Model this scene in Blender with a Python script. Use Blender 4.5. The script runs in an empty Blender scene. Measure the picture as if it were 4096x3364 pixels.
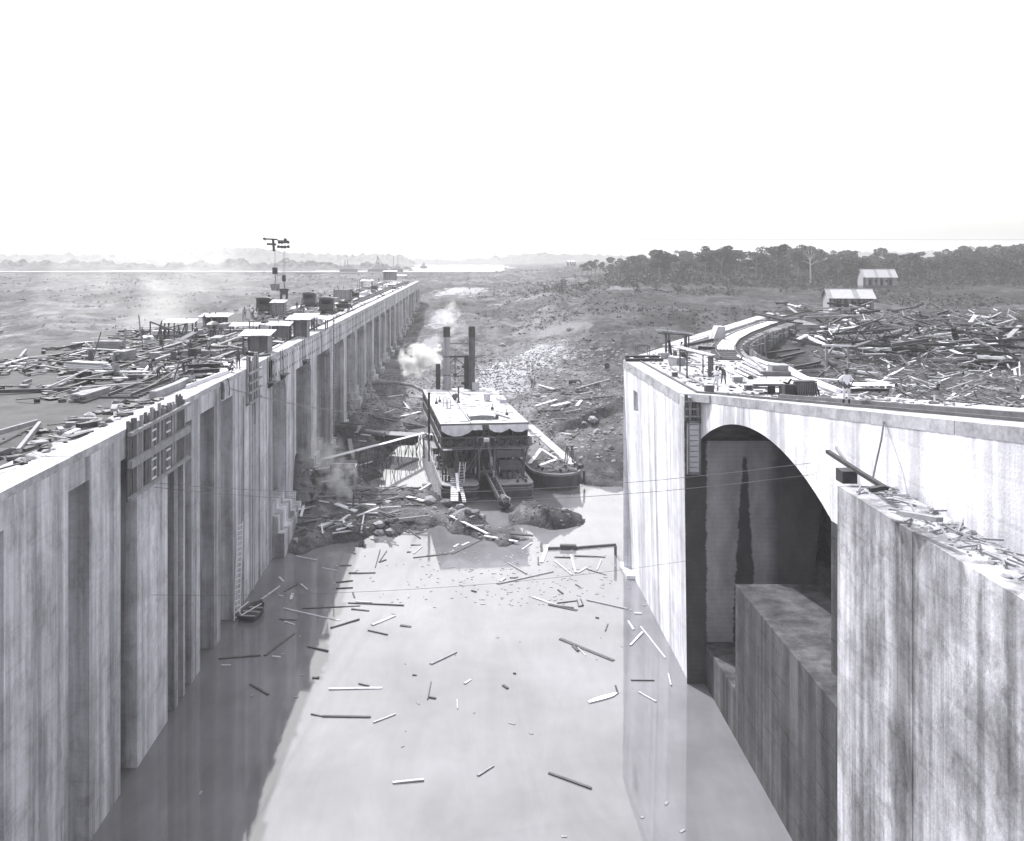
import bpy, bmesh, math, random
import numpy as np
from mathutils import Vector, Matrix, Euler
R = math.radians
rnd = random.Random(512)
sc = bpy.context.scene
C = sc.collection
CAM_H = 28.7; F = 3700.0; VX = 1865.0; VY = 1030.0

# ---------------------------------------------------------------- camera
cd = bpy.data.cameras.new('camera'); cam = bpy.data.objects.new('camera', cd); C.objects.link(cam)
cam.location = (0, 0, CAM_H); cam.rotation_euler = (R(90), 0, 0)
cd.sensor_width = 36; cd.lens = 36*F/4096
cd.shift_x = (2048-VX)/4096; cd.shift_y = -(1682-VY)/4096
cd.clip_start = .5; cd.clip_end = 9000
sc.camera = cam

# ---------------------------------------------------------------- sky, sun, exposure
SUN_EL = 50.0; SUN_AZ = 30.0      # sun ahead and to the left (azimuth left of +Y)
w = bpy.data.worlds.new('World'); sc.world = w; w.use_nodes = True
nt = w.node_tree; nt.nodes.clear()
sky = nt.nodes.new('ShaderNodeTexSky'); sky.sky_type = 'NISHITA'; sky.sun_disc = False
sky.sun_elevation = R(SUN_EL); sky.sun_rotation = R(-SUN_AZ)
sky.air_density = 2.0; sky.dust_density = 3.0; sky.ozone_density = 1.0
hs = nt.nodes.new('ShaderNodeHueSaturation'); hs.inputs['Saturation'].default_value = .05
bg = nt.nodes.new('ShaderNodeBackground'); bg.inputs['Strength'].default_value = .15
wo = nt.nodes.new('ShaderNodeOutputWorld')
nt.links.new(sky.outputs[0], hs.inputs['Color']); nt.links.new(hs.outputs[0], bg.inputs[0]); nt.links.new(bg.outputs[0], wo.inputs[0])
sl = bpy.data.lights.new('sun', 'SUN'); sl.energy = 3.4; sl.angle = R(.6); sl.color = (1, .992, .985)
sun = bpy.data.objects.new('sun', sl); C.objects.link(sun)
sd = Vector((-math.sin(R(SUN_AZ))*math.cos(R(SUN_EL)), math.cos(R(SUN_AZ))*math.cos(R(SUN_EL)), math.sin(R(SUN_EL))))
sun.rotation_euler = sd.to_track_quat('Z', 'Y').to_euler()
sun.location = (-60, 60, 90)
vs = sc.view_settings; vs.view_transform = 'Standard'; vs.look = 'None'; vs.gamma = 1; vs.use_curve_mapping = False
vs.exposure = 0.95
sc.render.engine = 'CYCLES'
sc.cycles.use_denoising = True
sc.cycles.max_bounces = 5; sc.cycles.diffuse_bounces = 3; sc.cycles.glossy_bounces = 2; sc.cycles.volume_bounces = 1
sc.cycles.transparent_max_bounces = 6; sc.cycles.volume_step_rate = 1.0; sc.cycles.volume_max_steps = 128

# ---------------------------------------------------------------- pixel helpers (4096 px photograph -> place)
def at(px, py, Y): return Vector(((px-VX)/F*Y, Y, CAM_H-(py-VY)/F*Y))
def on(px, py, z):                      # where a sight line meets level z
    Y = F*(CAM_H-z)/(py-VY); return Vector(((px-VX)/F*Y, Y, z))
def Dk(px, py): return on(px, py, 19.3)

# ---------------------------------------------------------------- materials
MT = {}
TINT = (1.0, .995, 1.09)
def g3(v): return (v*TINT[0], v*TINT[1], v*TINT[2], 1)
class NT:
    def __init__(s, name):
        s.m = bpy.data.materials.new(name); s.m.use_nodes = True; s.t = s.m.node_tree; s.N = s.t.nodes; s.L = s.t.links
        s.b = s.N['Principled BSDF']
        geo = s.N.new('ShaderNodeNewGeometry'); s.pos = geo.outputs['Position']; s.nor = geo.outputs['Normal']
    def map(s, scale, src=None):
        n = s.N.new('ShaderNodeMapping'); n.inputs['Scale'].default_value = scale; s.L.new(src or s.pos, n.inputs[0]); return n.outputs[0]
    def noise(s, sc_, vec=None, det=4, rough=.6, dist=0):
        n = s.N.new('ShaderNodeTexNoise'); n.inputs['Scale'].default_value = sc_; n.inputs['Detail'].default_value = det
        n.inputs['Roughness'].default_value = rough; n.inputs['Distortion'].default_value = dist
        s.L.new(vec or s.pos, n.inputs['Vector']); return n.outputs['Fac']
    def math(s, op, a, b=None, clamp=False):
        n = s.N.new('ShaderNodeMath'); n.operation = op; n.use_clamp = clamp
        for i, v in enumerate((a, b)):
            if v is None: continue
            if isinstance(v, (int, float)): n.inputs[i].default_value = v
            else: s.L.new(v, n.inputs[i])
        return n.outputs[0]
    def ramp(s, fac, p0, p1, v0=0, v1=1):
        n = s.N.new('ShaderNodeMapRange'); n.clamp = True
        s.L.new(fac, n.inputs[0])
        for i, v in enumerate((p0, p1, v0, v1)): n.inputs[i+1].default_value = v
        return n.outputs[0]
    def sep(s, src=None):
        n = s.N.new('ShaderNodeSeparateXYZ'); s.L.new(src or s.pos, n.inputs[0]); return n.outputs
    def col(s, val):                    # grey value -> tinted colour
        n = s.N.new('ShaderNodeCombineColor')
        for i in range(3):
            s.L.new(s.math('MULTIPLY', val, TINT[i]), n.inputs[i])
        s.L.new(n.outputs[0], s.b.inputs['Base Color'])
    def bump(s, h, st, d=.05):
        n = s.N.new('ShaderNodeBump'); n.inputs['Strength'].default_value = st; n.inputs['Distance'].default_value = d
        s.L.new(h, n.inputs['Height']); s.L.new(n.outputs[0], s.b.inputs['Normal'])

def simple(name, v, var=.25, scale=1.5, rough=.85, bump=0, metal=0, stretch=None):
    if name in MT: return MT[name]
    k = NT(name); vec = k.map(stretch) if stretch else None
    a = k.noise(scale, vec, 5, .65); b = k.noise(scale*7, vec, 3, .6)
    f = k.math('ADD', k.math('MULTIPLY', a, .7), k.math('MULTIPLY', b, .3))
    k.col(k.ramp(f, .3, .7, v*(1-var), v*(1+var)))
    k.b.inputs['Roughness'].default_value = rough; k.b.inputs['Metallic'].default_value = metal
    k.b.inputs['Specular IOR Level'].default_value = .25
    if bump: k.bump(b, bump)
    MT[name] = k.m; return k.m

def concrete(name, v, streak=.35, stain=.5, lift=1.5, lines=.18):
    k = NT(name); p = k.sep()
    st = k.noise(1.0, k.map((1.1, 1.1, .035)), 5, .65)          # vertical run marks
    fine = k.noise(5.0, k.map((1, 1, .12)), 3, .6)
    bl = k.noise(.28, None, 5, .7, .3)
    sp = k.noise(9, None, 2, .6)
    val = k.ramp(st, .38, .60, 1-streak, 1.1)
    st2 = k.noise(1.0, k.map((.45, .45, .012)), 4, .6); val = k.math('MULTIPLY', val, k.ramp(st2, .4, .56, 1-streak*.8, 1.05))
    val = k.math('MULTIPLY', val, k.ramp(bl, .32, .6, 1-stain*.55, 1.06))
    bl2 = k.noise(.9, k.map((1, 1, .6)), 5, .75, .6); val = k.math('MULTIPLY', val, k.ramp(bl2, .34, .5, 1-stain*.4, 1))
    val = k.math('MULTIPLY', val, k.ramp(fine, .3, .65, .9, 1.05))
    val = k.math('MULTIPLY', val, k.ramp(sp, .3, .5, .93, 1))
    # form board joints at every lift, a little wandering
    zz = k.math('ADD', p[2], k.math('MULTIPLY', k.noise(.5), .12))
    fr = k.math('FRACT', k.math('DIVIDE', zz, lift))
    ln = k.ramp(k.math('ABSOLUTE', k.math('SUBTRACT', fr, .5)), .42, .5, 0, 1)
    fr2 = k.math('FRACT', k.math('DIVIDE', zz, lift/5))
    ln2 = k.ramp(k.math('ABSOLUTE', k.math('SUBTRACT', fr2, .5)), .4, .5, 0, 1)
    gate = k.ramp(k.noise(.35, k.map((1, 1, 2)), 5, .7), .44, .62, 0, 1)
    val = k.math('MULTIPLY', val, k.math('SUBTRACT', 1, k.math('MULTIPLY', k.math('ADD', k.math('MULTIPLY', ln, lines), k.math('MULTIPLY', ln2, lines*.6)), gate)))
    k.col(k.math('MULTIPLY', val, v)); k.b.inputs['Roughness'].default_value = .9
    k.b.inputs['Specular IOR Level'].default_value = .2
    k.bump(k.math('ADD', sp, k.math('MULTIPLY', ln, -.25)), .3, .05)
    MT[name] = k.m; return k.m

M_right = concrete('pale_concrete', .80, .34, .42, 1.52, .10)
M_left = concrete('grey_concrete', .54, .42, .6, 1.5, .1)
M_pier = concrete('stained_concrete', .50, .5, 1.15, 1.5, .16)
M_under = concrete('dark_concrete', .10, .45, .8, 1.2, .4)
M_top = simple('concrete_top', .33, .55, .7, bump=.2)
M_decktop = simple('dusty_deck', .50, .45, .35, bump=.3)
M_muddeck = simple('muddy_deck', .14, .75, .45, bump=.5)
M_dirtydeck = simple('trodden_dirt_deck', .045, .6, .5, bump=.5)
M_wood_l = simple('fresh_wood', .62, .22, 1.6, bump=.1, stretch=(1, 1, 6))
M_wood_m = simple('weathered_wood', .24, .3, 1.6, bump=.1)
M_wood_d = simple('dark_wood', .10, .4, 1.6, bump=.1)
M_wet = simple('wet_wood', .085, .35, 2.5)
M_black = simple('black_iron', .035, .5, 2, rough=.55)
M_iron = simple('grey_iron', .075, .5, 1.2, rough=.6)
M_float = simple('driftwood_pale', .42, .35, 1.6, bump=.1)
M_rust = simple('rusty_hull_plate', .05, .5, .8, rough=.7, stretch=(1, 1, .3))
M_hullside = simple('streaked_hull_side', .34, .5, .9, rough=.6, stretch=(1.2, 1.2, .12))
M_white = simple('white_roof_paint', .42, .3, .45, rough=.6)
M_canvas = simple('white_canvas', .45, .3, 1.2, bump=.3)
M_cabin = simple('dull_cabin_paint', .06, .3, 1.0, rough=.6)
M_deckpl = simple('deck_plate', .24, .35, 1.2, rough=.65)
M_deckdk = simple('dark_deck_plate', .14, .4, 1.2, rough=.65)
M_stack = simple('stack_paint', .26, .3, 1.0, rough=.55, stretch=(2.2, 2.2, .15))
M_rope = simple('rope', .16, .3, 4)
M_skin = simple('skin', .09, .1, 4)
M_shirtw = simple('white_shirt', .70, .1, 9, bump=.2)
M_shirtg = simple('grey_shirt', .26, .15, 9, bump=.2)
M_shirtd = simple('dark_shirt', .07, .2, 9, bump=.2)
M_trl = simple('light_trousers', .55, .15, 9, bump=.2)
M_trd = simple('dark_trousers', .08, .25, 9, bump=.2)
M_boot = simple('dark_boots', .025, .2, 9)
M_hatd = simple('dark_hat', .05, .2, 9)
M_hatl = simple('straw_hat', .6, .15, 9)
M_leaf = simple('jungle_leaf', .05, .55, .6)
M_leaf2 = simple('scrub_leaf', .075, .5, .5)
M_bark = simple('bark', .12, .4, 1)
M_bark_l = simple('bare_pale_bark', .4, .3, 1)
M_rock = simple('broken_rock', .24, .45, 1.6, bump=.6)
M_rockd = simple('muddy_rock', .13, .5, 1.6, bump=.6)
M_tin = simple('corrugated_tin', .36, .2, 1.5, rough=.5)
M_plankwall = simple('plank_wall', .20, .35, 1.2, stretch=(3, 3, .2))
M_coal = simple('dark_opening', .02, .2, 2)
M_cable = simple('wire_rope', .12, .2, 4, rough=.6)

# terrain material: earth, scrub and pale spoil in patches of their own
k = NT('excavated_ground'); p = k.sep()
big = k.noise(.012, None, 6, .62, .6); mid = k.noise(.07, k.map((1, .55, 1)), 6, .68, .4); fin = k.noise(.6, None, 5, .7); vf = k.noise(4, None, 3, .7)
farw = k.ramp(p[1], 170, 330, 0, 1)
near_v = k.math('MULTIPLY', k.ramp(mid, .3, .68, .05, .2), k.ramp(fin, .3, .7, .6, 1.35))
far_v = k.math('MULTIPLY', k.ramp(big, .35, .66, .032, .085), k.ramp(mid, .32, .66, .55, 1.55))
m2 = k.noise(.16, k.map((1, .45, 1)), 6, .72, .8)
far_v = k.math('MULTIPLY', far_v, k.ramp(fin, .3, .7, .55, 1.45)); far_v = k.math('MULTIPLY', far_v, k.ramp(m2, .42, .6, .55, 1.5))
near_v = k.math('MULTIPLY', near_v, k.ramp(m2, .4, .6, .5, 1.3))
mx = k.math('ADD', k.math('MULTIPLY', near_v, k.math('SUBTRACT', 1, farw)), k.math('MULTIPLY', far_v, farw))
def patch(cx, cy, rx, ry):
    dx = k.math('DIVIDE', k.math('SUBTRACT', p[0], cx), rx); dy = k.math('DIVIDE', k.math('SUBTRACT', p[1], cy), ry)
    d_ = k.math('SQRT', k.math('ADD', k.math('MULTIPLY', dx, dx), k.math('MULTIPLY', dy, dy)))
    d_ = k.math('ADD', d_, k.math('MULTIPLY', k.math('SUBTRACT', m2, .5), 2.6)); d_ = k.math('ADD', d_, k.math('MULTIPLY', k.math('SUBTRACT', fin, .5), 1.6))
    return k.ramp(d_, .7, 1.0, 1, 0)
for cx, cy, rx, ry, v_ in ((16.5, 200, 6, 20, .30), (8, 190, 6, 20, .3), (-9, 236, 2.5, 22, .22), (-8, 300, 5, 26, .24), (24, 235, 8, 10, .17), (20, 340, 14, 8, .15), (6, 176, 8, 10, .27), (-3, 420, 14, 26, .24), (60, 330, 14, 8, .2)):
    pm = patch(cx, cy, rx, ry); mx = k.math('ADD', k.math('MULTIPLY', mx, k.math('SUBTRACT', 1, pm)), k.math('MULTIPLY', pm, v_))
# right-hand plain darker with scrub; wet mud near the water level
rt = k.ramp(k.math('DIVIDE', p[0], p[1]), .04, .22, 1.15, .5)
mx = k.math('MULTIPLY', mx, rt)
wet = k.ramp(k.math('ADD', p[2], k.math('MULTIPLY', fin, .8)), .25, 1.6, .42, 1)
mx = k.math('MULTIPLY', mx, wet)
mx = k.math('MULTIPLY', mx, k.ramp(vf, .3, .7, .75, 1.25))
k.col(mx); k.b.inputs['Roughness'].default_value = .95; k.b.inputs['Specular IOR Level'].default_value = .1
k.bump(k.math('ADD', fin, k.math('MULTIPLY', vf, .4)), .9, .5)
M_ground = k.m

k = NT('muddy_water')
n1 = k.noise(.5, k.map((1, .6, 1)), 4, .6); n2 = k.noise(.09, None, 4, .6)
n3 = k.noise(.35, k.map((1, .22, 1)), 5, .7, .6)
k.col(k.math('MULTIPLY', k.ramp(n2, .3, .7, .12, .19), k.ramp(n3, .3, .7, .86, 1.12)))
k.b.inputs['Roughness'].default_value = .04; k.b.inputs['IOR'].default_value = 1.65
k.bump(k.math('ADD', n1, k.math('MULTIPLY', k.noise(2.2, k.map((1, .5, 1)), 3), .35)), .05, .05)
M_water = k.m
k = NT('river_water'); k.col(k.ramp(k.noise(.02), .3, .7, .3, .34)); k.b.inputs['Roughness'].default_value = .12
M_river = k.m

# wall inside the arch: wet run marks with ragged edges; right part darker
k = NT('water_stained_concrete'); p = k.sep()
wob = k.math('MULTIPLY', k.math('SUBTRACT', k.noise(1.0, k.map((.2, .2, 1.6)), 5, .8), .5), .55)
x = k.math('ADD', p[0], wob)
b1 = k.ramp(k.math('ABSOLUTE', k.math('SUBTRACT', x, 15.45)), .68, .8, 1, 0)
hw = k.ramp(p[2], 5, 15.3, .75, .12)
b2 = k.ramp(k.math('SUBTRACT', k.math('ABSOLUTE', k.math('SUBTRACT', x, 18.75)), hw), -.05, .06, 1, 0)
b2 = k.math('MULTIPLY', b2, k.ramp(p[2], 15.1, 15.4, 1, 0))
stn = k.math('MAXIMUM', b1, b2)
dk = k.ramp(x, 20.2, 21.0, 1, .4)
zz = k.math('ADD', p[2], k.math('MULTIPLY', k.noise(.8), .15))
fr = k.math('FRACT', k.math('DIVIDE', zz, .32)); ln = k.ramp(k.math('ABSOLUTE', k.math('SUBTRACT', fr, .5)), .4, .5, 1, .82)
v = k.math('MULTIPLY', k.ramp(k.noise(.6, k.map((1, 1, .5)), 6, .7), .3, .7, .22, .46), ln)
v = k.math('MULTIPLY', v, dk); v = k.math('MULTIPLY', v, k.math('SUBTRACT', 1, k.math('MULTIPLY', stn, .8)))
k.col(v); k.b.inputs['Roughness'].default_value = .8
k.bump(fr, .2, .04)
M_stained = k.m

# ---------------------------------------------------------------- mesh builder
class MB:
    def __init__(s): s.v = []; s.f = []; s.mi = []
    def add(s, vs, fs, mi=0):
        n = len(s.v); s.v += [tuple(q) for q in vs]
        s.f += [tuple(i+n for i in f) for f in fs]; s.mi += [mi]*len(fs); return s
    def box(s, c, d, rz=0, mi=0, rx=0, ry=0):
        x, y, z = d[0]/2, d[1]/2, d[2]/2
        vs = [Vector((a*x, b*y, e*z)) for a in (-1, 1) for b in (-1, 1) for e in (-1, 1)]
        if rz or rx or ry:
            m = Euler((rx, ry, rz)).to_matrix(); vs = [m @ q for q in vs]
        c = Vector(c)
        return s.add([q+c for q in vs], [(0, 1, 3, 2), (4, 6, 7, 5), (0, 4, 5, 1), (2, 3, 7, 6), (0, 2, 6, 4), (1, 5, 7, 3)], mi)
    def bb(s, x0, x1, y0, y1, z0, z1, mi=0): return s.box(((x0+x1)/2, (y0+y1)/2, (z0+z1)/2), (x1-x0, y1-y0, z1-z0), mi=mi)
    def bar(s, a, b, w, h=None, mi=0, up=(0, 0, 1)):
        a = Vector(a); b = Vector(b); h = w if h is None else h
        d = (b-a).normalized(); up = Vector(up)
        if abs(d.dot(up)) > .99: up = Vector((0, 1, 0))
        r = d.cross(up).normalized(); u = r.cross(d)
        vs = []
        for p_ in (a, b):
            for (i, j) in ((-1, -1), (1, -1), (1, 1), (-1, 1)): vs.append(p_+r*(i*w/2)+u*(j*h/2))
        return s.add(vs, [(0, 1, 2, 3), (7, 6, 5, 4), (0, 4, 5, 1), (1, 5, 6, 2), (2, 6, 7, 3), (3, 7, 4, 0)], mi)
    def tube(s, a, b, r0, r1=None, n=8, mi=0, cap=True):
        a = Vector(a); b = Vector(b); r1 = r0 if r1 is None else r1
        d = (b-a).normalized(); up = Vector((0, 0, 1)) if abs(d.z) < .99 else Vector((0, 1, 0))
        x = d.cross(up).normalized(); y = x.cross(d)
        vs = [p_+(x*math.cos(t*2*math.pi/n)+y*math.sin(t*2*math.pi/n))*r for p_, r in ((a, r0), (b, r1)) for t in range(n)]
        fs = [(i, (i+1) % n, n+(i+1) % n, n+i) for i in range(n)]
        if cap: fs += [tuple(range(n))[::-1], tuple(range(n, 2*n))]
        return s.add(vs, fs, mi)
    def path(s, pts, r, n=6, mi=0):
        for a, b in zip(pts[:-1], pts[1:]): s.tube(a, b, r, r, n, mi)
        return s
    def prism(s, poly, z0, z1, mi=0):
        n = len(poly)
        zz0 = z0 if isinstance(z0, (list, tuple)) else [z0]*n; zz1 = z1 if isinstance(z1, (list, tuple)) else [z1]*n
        vs = [(q[0], q[1], zz0[i]) for i, q in enumerate(poly)]+[(q[0], q[1], zz1[i]) for i, q in enumerate(poly)]
        fs = [(i, (i+1) % n, n+(i+1) % n, n+i) for i in range(n)]+[tuple(range(n))[::-1], tuple(range(n, 2*n))]
        return s.add(vs, fs, mi)
    def lathe(s, prof, n=12, c=(0, 0, 0), mi=0):
        c = Vector(c); vs = []
        for r, z in prof:
            for t in range(n): vs.append(c+Vector((r*math.cos(t*2*math.pi/n), r*math.sin(t*2*math.pi/n), z)))
        fs = []
        for j in range(len(prof)-1):
            for i in range(n): fs.append((j*n+i, j*n+(i+1) % n, (j+1)*n+(i+1) % n, (j+1)*n+i))
        return s.add(vs, fs, mi)
    def rock(s, c, r, seed, mi=0, flat=.7):
        q = random.Random(seed); t = 1.618; base = [(-1, t, 0), (1, t, 0), (-1, -t, 0), (1, -t, 0), (0, -1, t), (0, 1, t), (0, -1, -t), (0, 1, -t), (t, 0, -1), (t, 0, 1), (-t, 0, -1), (-t, 0, 1)]
        fs = [(0, 11, 5), (0, 5, 1), (0, 1, 7), (0, 7, 10), (0, 10, 11), (1, 5, 9), (5, 11, 4), (11, 10, 2), (10, 7, 6), (7, 1, 8), (3, 9, 4), (3, 4, 2), (3, 2, 6), (3, 6, 8), (3, 8, 9), (4, 9, 5), (2, 4, 11), (6, 2, 10), (8, 6, 7), (9, 8, 1)]
        m = Euler((q.random()*6, q.random()*6, q.random()*6)).to_matrix()
        vs = []
        for b in base:
            u = m @ (Vector(b).normalized()*r*q.uniform(.65, 1.2)); vs.append((c[0]+u.x, c[1]+u.y, c[2]+u.z*flat))
        return s.add(vs, fs, mi)
    def mesh(s, name, mats, off=None, smooth=False):
        me = bpy.data.meshes.new(name)
        vs = s.v if off is None else [(a-off[0], b-off[1], c-off[2]) for a, b, c in s.v]
        me.from_pydata(vs, [], s.f)
        for m in (mats if isinstance(mats, (list, tuple)) else [mats]): me.materials.append(m)
        if any(s.mi): me.polygons.foreach_set('material_index', s.mi)
        if smooth: me.polygons.foreach_set('use_smooth', [True]*len(s.f))
        me.update(); return me
def props(o, label=None, cat=None, group=None, kind=None):
    if label: o['label'] = label
    if cat: o['category'] = cat
    if group: o['group'] = group
    if kind: o['kind'] = kind
    return o
def thing(name, label, cat, loc=(0, 0, 0), rz=0, group=None):
    o = bpy.data.objects.new(name, None); C.objects.link(o); o.location = loc; o.rotation_euler = (0, 0, rz); o.empty_display_size = .3
    return props(o, label, cat, group)
def part(name, mb, mat, parent, world=False, label=None, smooth=False, kind=None):
    """a part; its mesh is in the parent's local frame, or in world coordinates when world=True (parent unrotated)"""
    off = tuple(parent.location) if world else None
    me = mb if isinstance(mb, bpy.types.Mesh) else mb.mesh(name, mat, off, smooth)
    o = bpy.data.objects.new(name, me); C.objects.link(o); o.parent = parent
    return props(o, label, None, None, kind)
def solo(name, mb, mat, label, cat, loc=(0, 0, 0), rz=0, group=None, kind=None, world=False, smooth=False):
    off = loc if world else None
    me = mb if isinstance(mb, bpy.types.Mesh) else mb.mesh(name, mat, off, smooth)
    o = bpy.data.objects.new(name, me); C.objects.link(o); o.location = loc; o.rotation_euler = (0, 0, rz)
    return props(o, label, cat, group, kind)
def struct(name, mb, mat, smooth=False, kind='structure', label=None):
    me = mb if isinstance(mb, bpy.types.Mesh) else mb.mesh(name, mat, None, smooth)
    o = bpy.data.objects.new(name, me); C.objects.link(o); return props(o, label, None, None, kind)
def dup(o, loc=None, rz=None, label=None, scale=None, parent=None):
    c = o.copy(); C.objects.link(c)
    if parent: c.parent = parent
    for ch in o.children: dup(ch, parent=c)
    if loc is not None: c.location = loc
    if rz is not None: c.rotation_euler = (0, 0, rz)
    if label: c['label'] = label
    if scale is not None: c.scale = scale if isinstance(scale, (tuple, list)) else (scale,)*3
    return c

# ---------------------------------------------------------------- terrain height
def hash2(ix, iy, s):
    h = (ix.astype(np.int64)*374761393+iy.astype(np.int64)*668265263+s*1442695041) & 0xffffffff
    h = ((h ^ (h >> 13))*1274126177) & 0xffffffff
    return ((h ^ (h >> 16)) & 0xffff)/65535.0
def vnoise(x, y, s=0):
    ix = np.floor(x); iy = np.floor(y); fx = x-ix; fy = y-iy; fx = fx*fx*(3-2*fx); fy = fy*fy*(3-2*fy)
    a = hash2(ix, iy, s); b = hash2(ix+1, iy, s); c = hash2(ix, iy+1, s); d = hash2(ix+1, iy+1, s)
    return (a*(1-fx)+b*fx)*(1-fy)+(c*(1-fx)+d*fx)*fy-.5
def fbm(x, y, s=0, o=4):
    r = 0; a = 1
    for i in range(o): r = r+a*vnoise(x*2**i, y*2**i, s+i); a *= .5
    return r
def sst(t): t = np.clip(t, 0, 1); return t*t*(3-2*t)
TL = [(0, -2), (84, -2), (90, 0), (98, 3.6), (113, 4.3), (171, 4.5), (240, 4.7), (364, 5.3), (450, 9), (600, 12.5), (800, 15.6), (860, 17), (3000, 18)]
TC = [(0, -2), (150, 1), (170, 2.6), (194, 4.6), (256, 8), (341, 11), (438, 13), (600, 14.8), (800, 16.4), (3000, 17.4)]
TAR = [(0, -2), (118, -1), (125, .4), (142, 3), (171, 7), (205, 11), (247, 14), (361, 17), (512, 19), (644, 20), (1000, 21), (3000, 24)]
TO = [(0, 7), (120, 7), (200, 7.5), (300, 9), (450, 13), (700, 16.0), (770, 16.2), (860, 17.3), (3000, 18)]
def tb(T, Y): return np.interp(Y, [a for a, b in T], [b for a, b in T])
CP = [(1120,2150,1.2),(1250,2125,1.2),(1400,2100,1.0),(1560,2090,.8),(1180,2185,.3),(1300,2185,.25),(1450,2172,.2),(1560,2140,.1),(1700,2100,.2),(1700,2060,1.0),(1830,2050,1.6),(1870,2035,2.0),(1900,2110,.7),(2000,2150,.6),(2080,2188,.35),
 (1120,2260,-.9),(1300,2250,-1.2),(1500,2230,-1.2),(1640,2180,-.8),(1750,2150,-.7),(1850,2180,-.6),(1950,2220,-.9),(2080,2230,-.8),(2200,2250,-1.4),(2400,2250,-1.4),(1540,2180,-.5),
 (1560,1900,-.8),(1640,1860,-.8),(1680,1900,-.8),(1720,1960,-.7),(1650,1830,-.6),(1530,1950,-.4),(1700,1860,-.8),(1660,2010,-.25),(1560,2010,-.25),(1500,1985,.5),(1640,1988,.35),
 (1640,1950,1.5),(1690,1965,1.2),(1590,1970,.8),(1740,1990,.6),
 (1200,1950,3.3),(1300,1980,2.0),(1350,1800,3.5),(1300,1900,2.8),(1400,1920,1.3),(1450,1820,1.2),(1470,1880,.4),(1500,1760,.8),(1560,1720,.8),(1600,1660,1.6),(1690,1650,1.2),(1700,1600,2.0),(1500,1620,3.6),(1550,1520,4.2),(1640,1480,4.2),(1400,1700,4.2),(1240,1880,3.6),(1150,2030,2.4),(1240,2050,1.8),(1350,2030,1.5),
 (2000,2060,-.8),(1950,2100,-.6),(2200,2110,-.8),(2300,2060,-.8),(2400,2100,-.8),(2450,2010,-.7),(2380,1985,-.6),(2140,2140,-.6),(2440,2170,-.9),(2330,2170,-.9),(2240,2170,-.8),
 (2120,2010,1.2),(2180,2015,2.1),(2240,2035,1.3),(2280,2045,.35),(2210,2050,.4),(2070,2000,-.3),
 (2400,1925,.3),(2480,1935,.1),(2450,1870,1.5),(2480,1760,3),(2380,1800,2.2),(2300,1700,3),(2400,1620,4.2),(2200,1620,3.6),(2100,1560,4.0),(2300,1500,5.2),(2480,1600,5.0),
 (2100,1460,6.8),(2200,1440,7.6),(2250,1480,6.2),(2050,1500,5.2),(1950,1450,5.2)]
CPW = [tuple(on(a, b, z)) for a, b, z in CP]
for yy in range(110, 158, 6):
    for u in (-4, 0, 4): CPW.append((2.6+u*.99-.12*(yy-108.6), yy, -.8))
for yy in range(116, 146, 6): CPW.append((11.6-(yy-114)*.11, yy, .4 if yy > 122 else -.5))
CPW = np.array(CPW)
WD = Vector((49.7-14.4, 152.5-84.8)).normalized()     # wing wall direction
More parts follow.
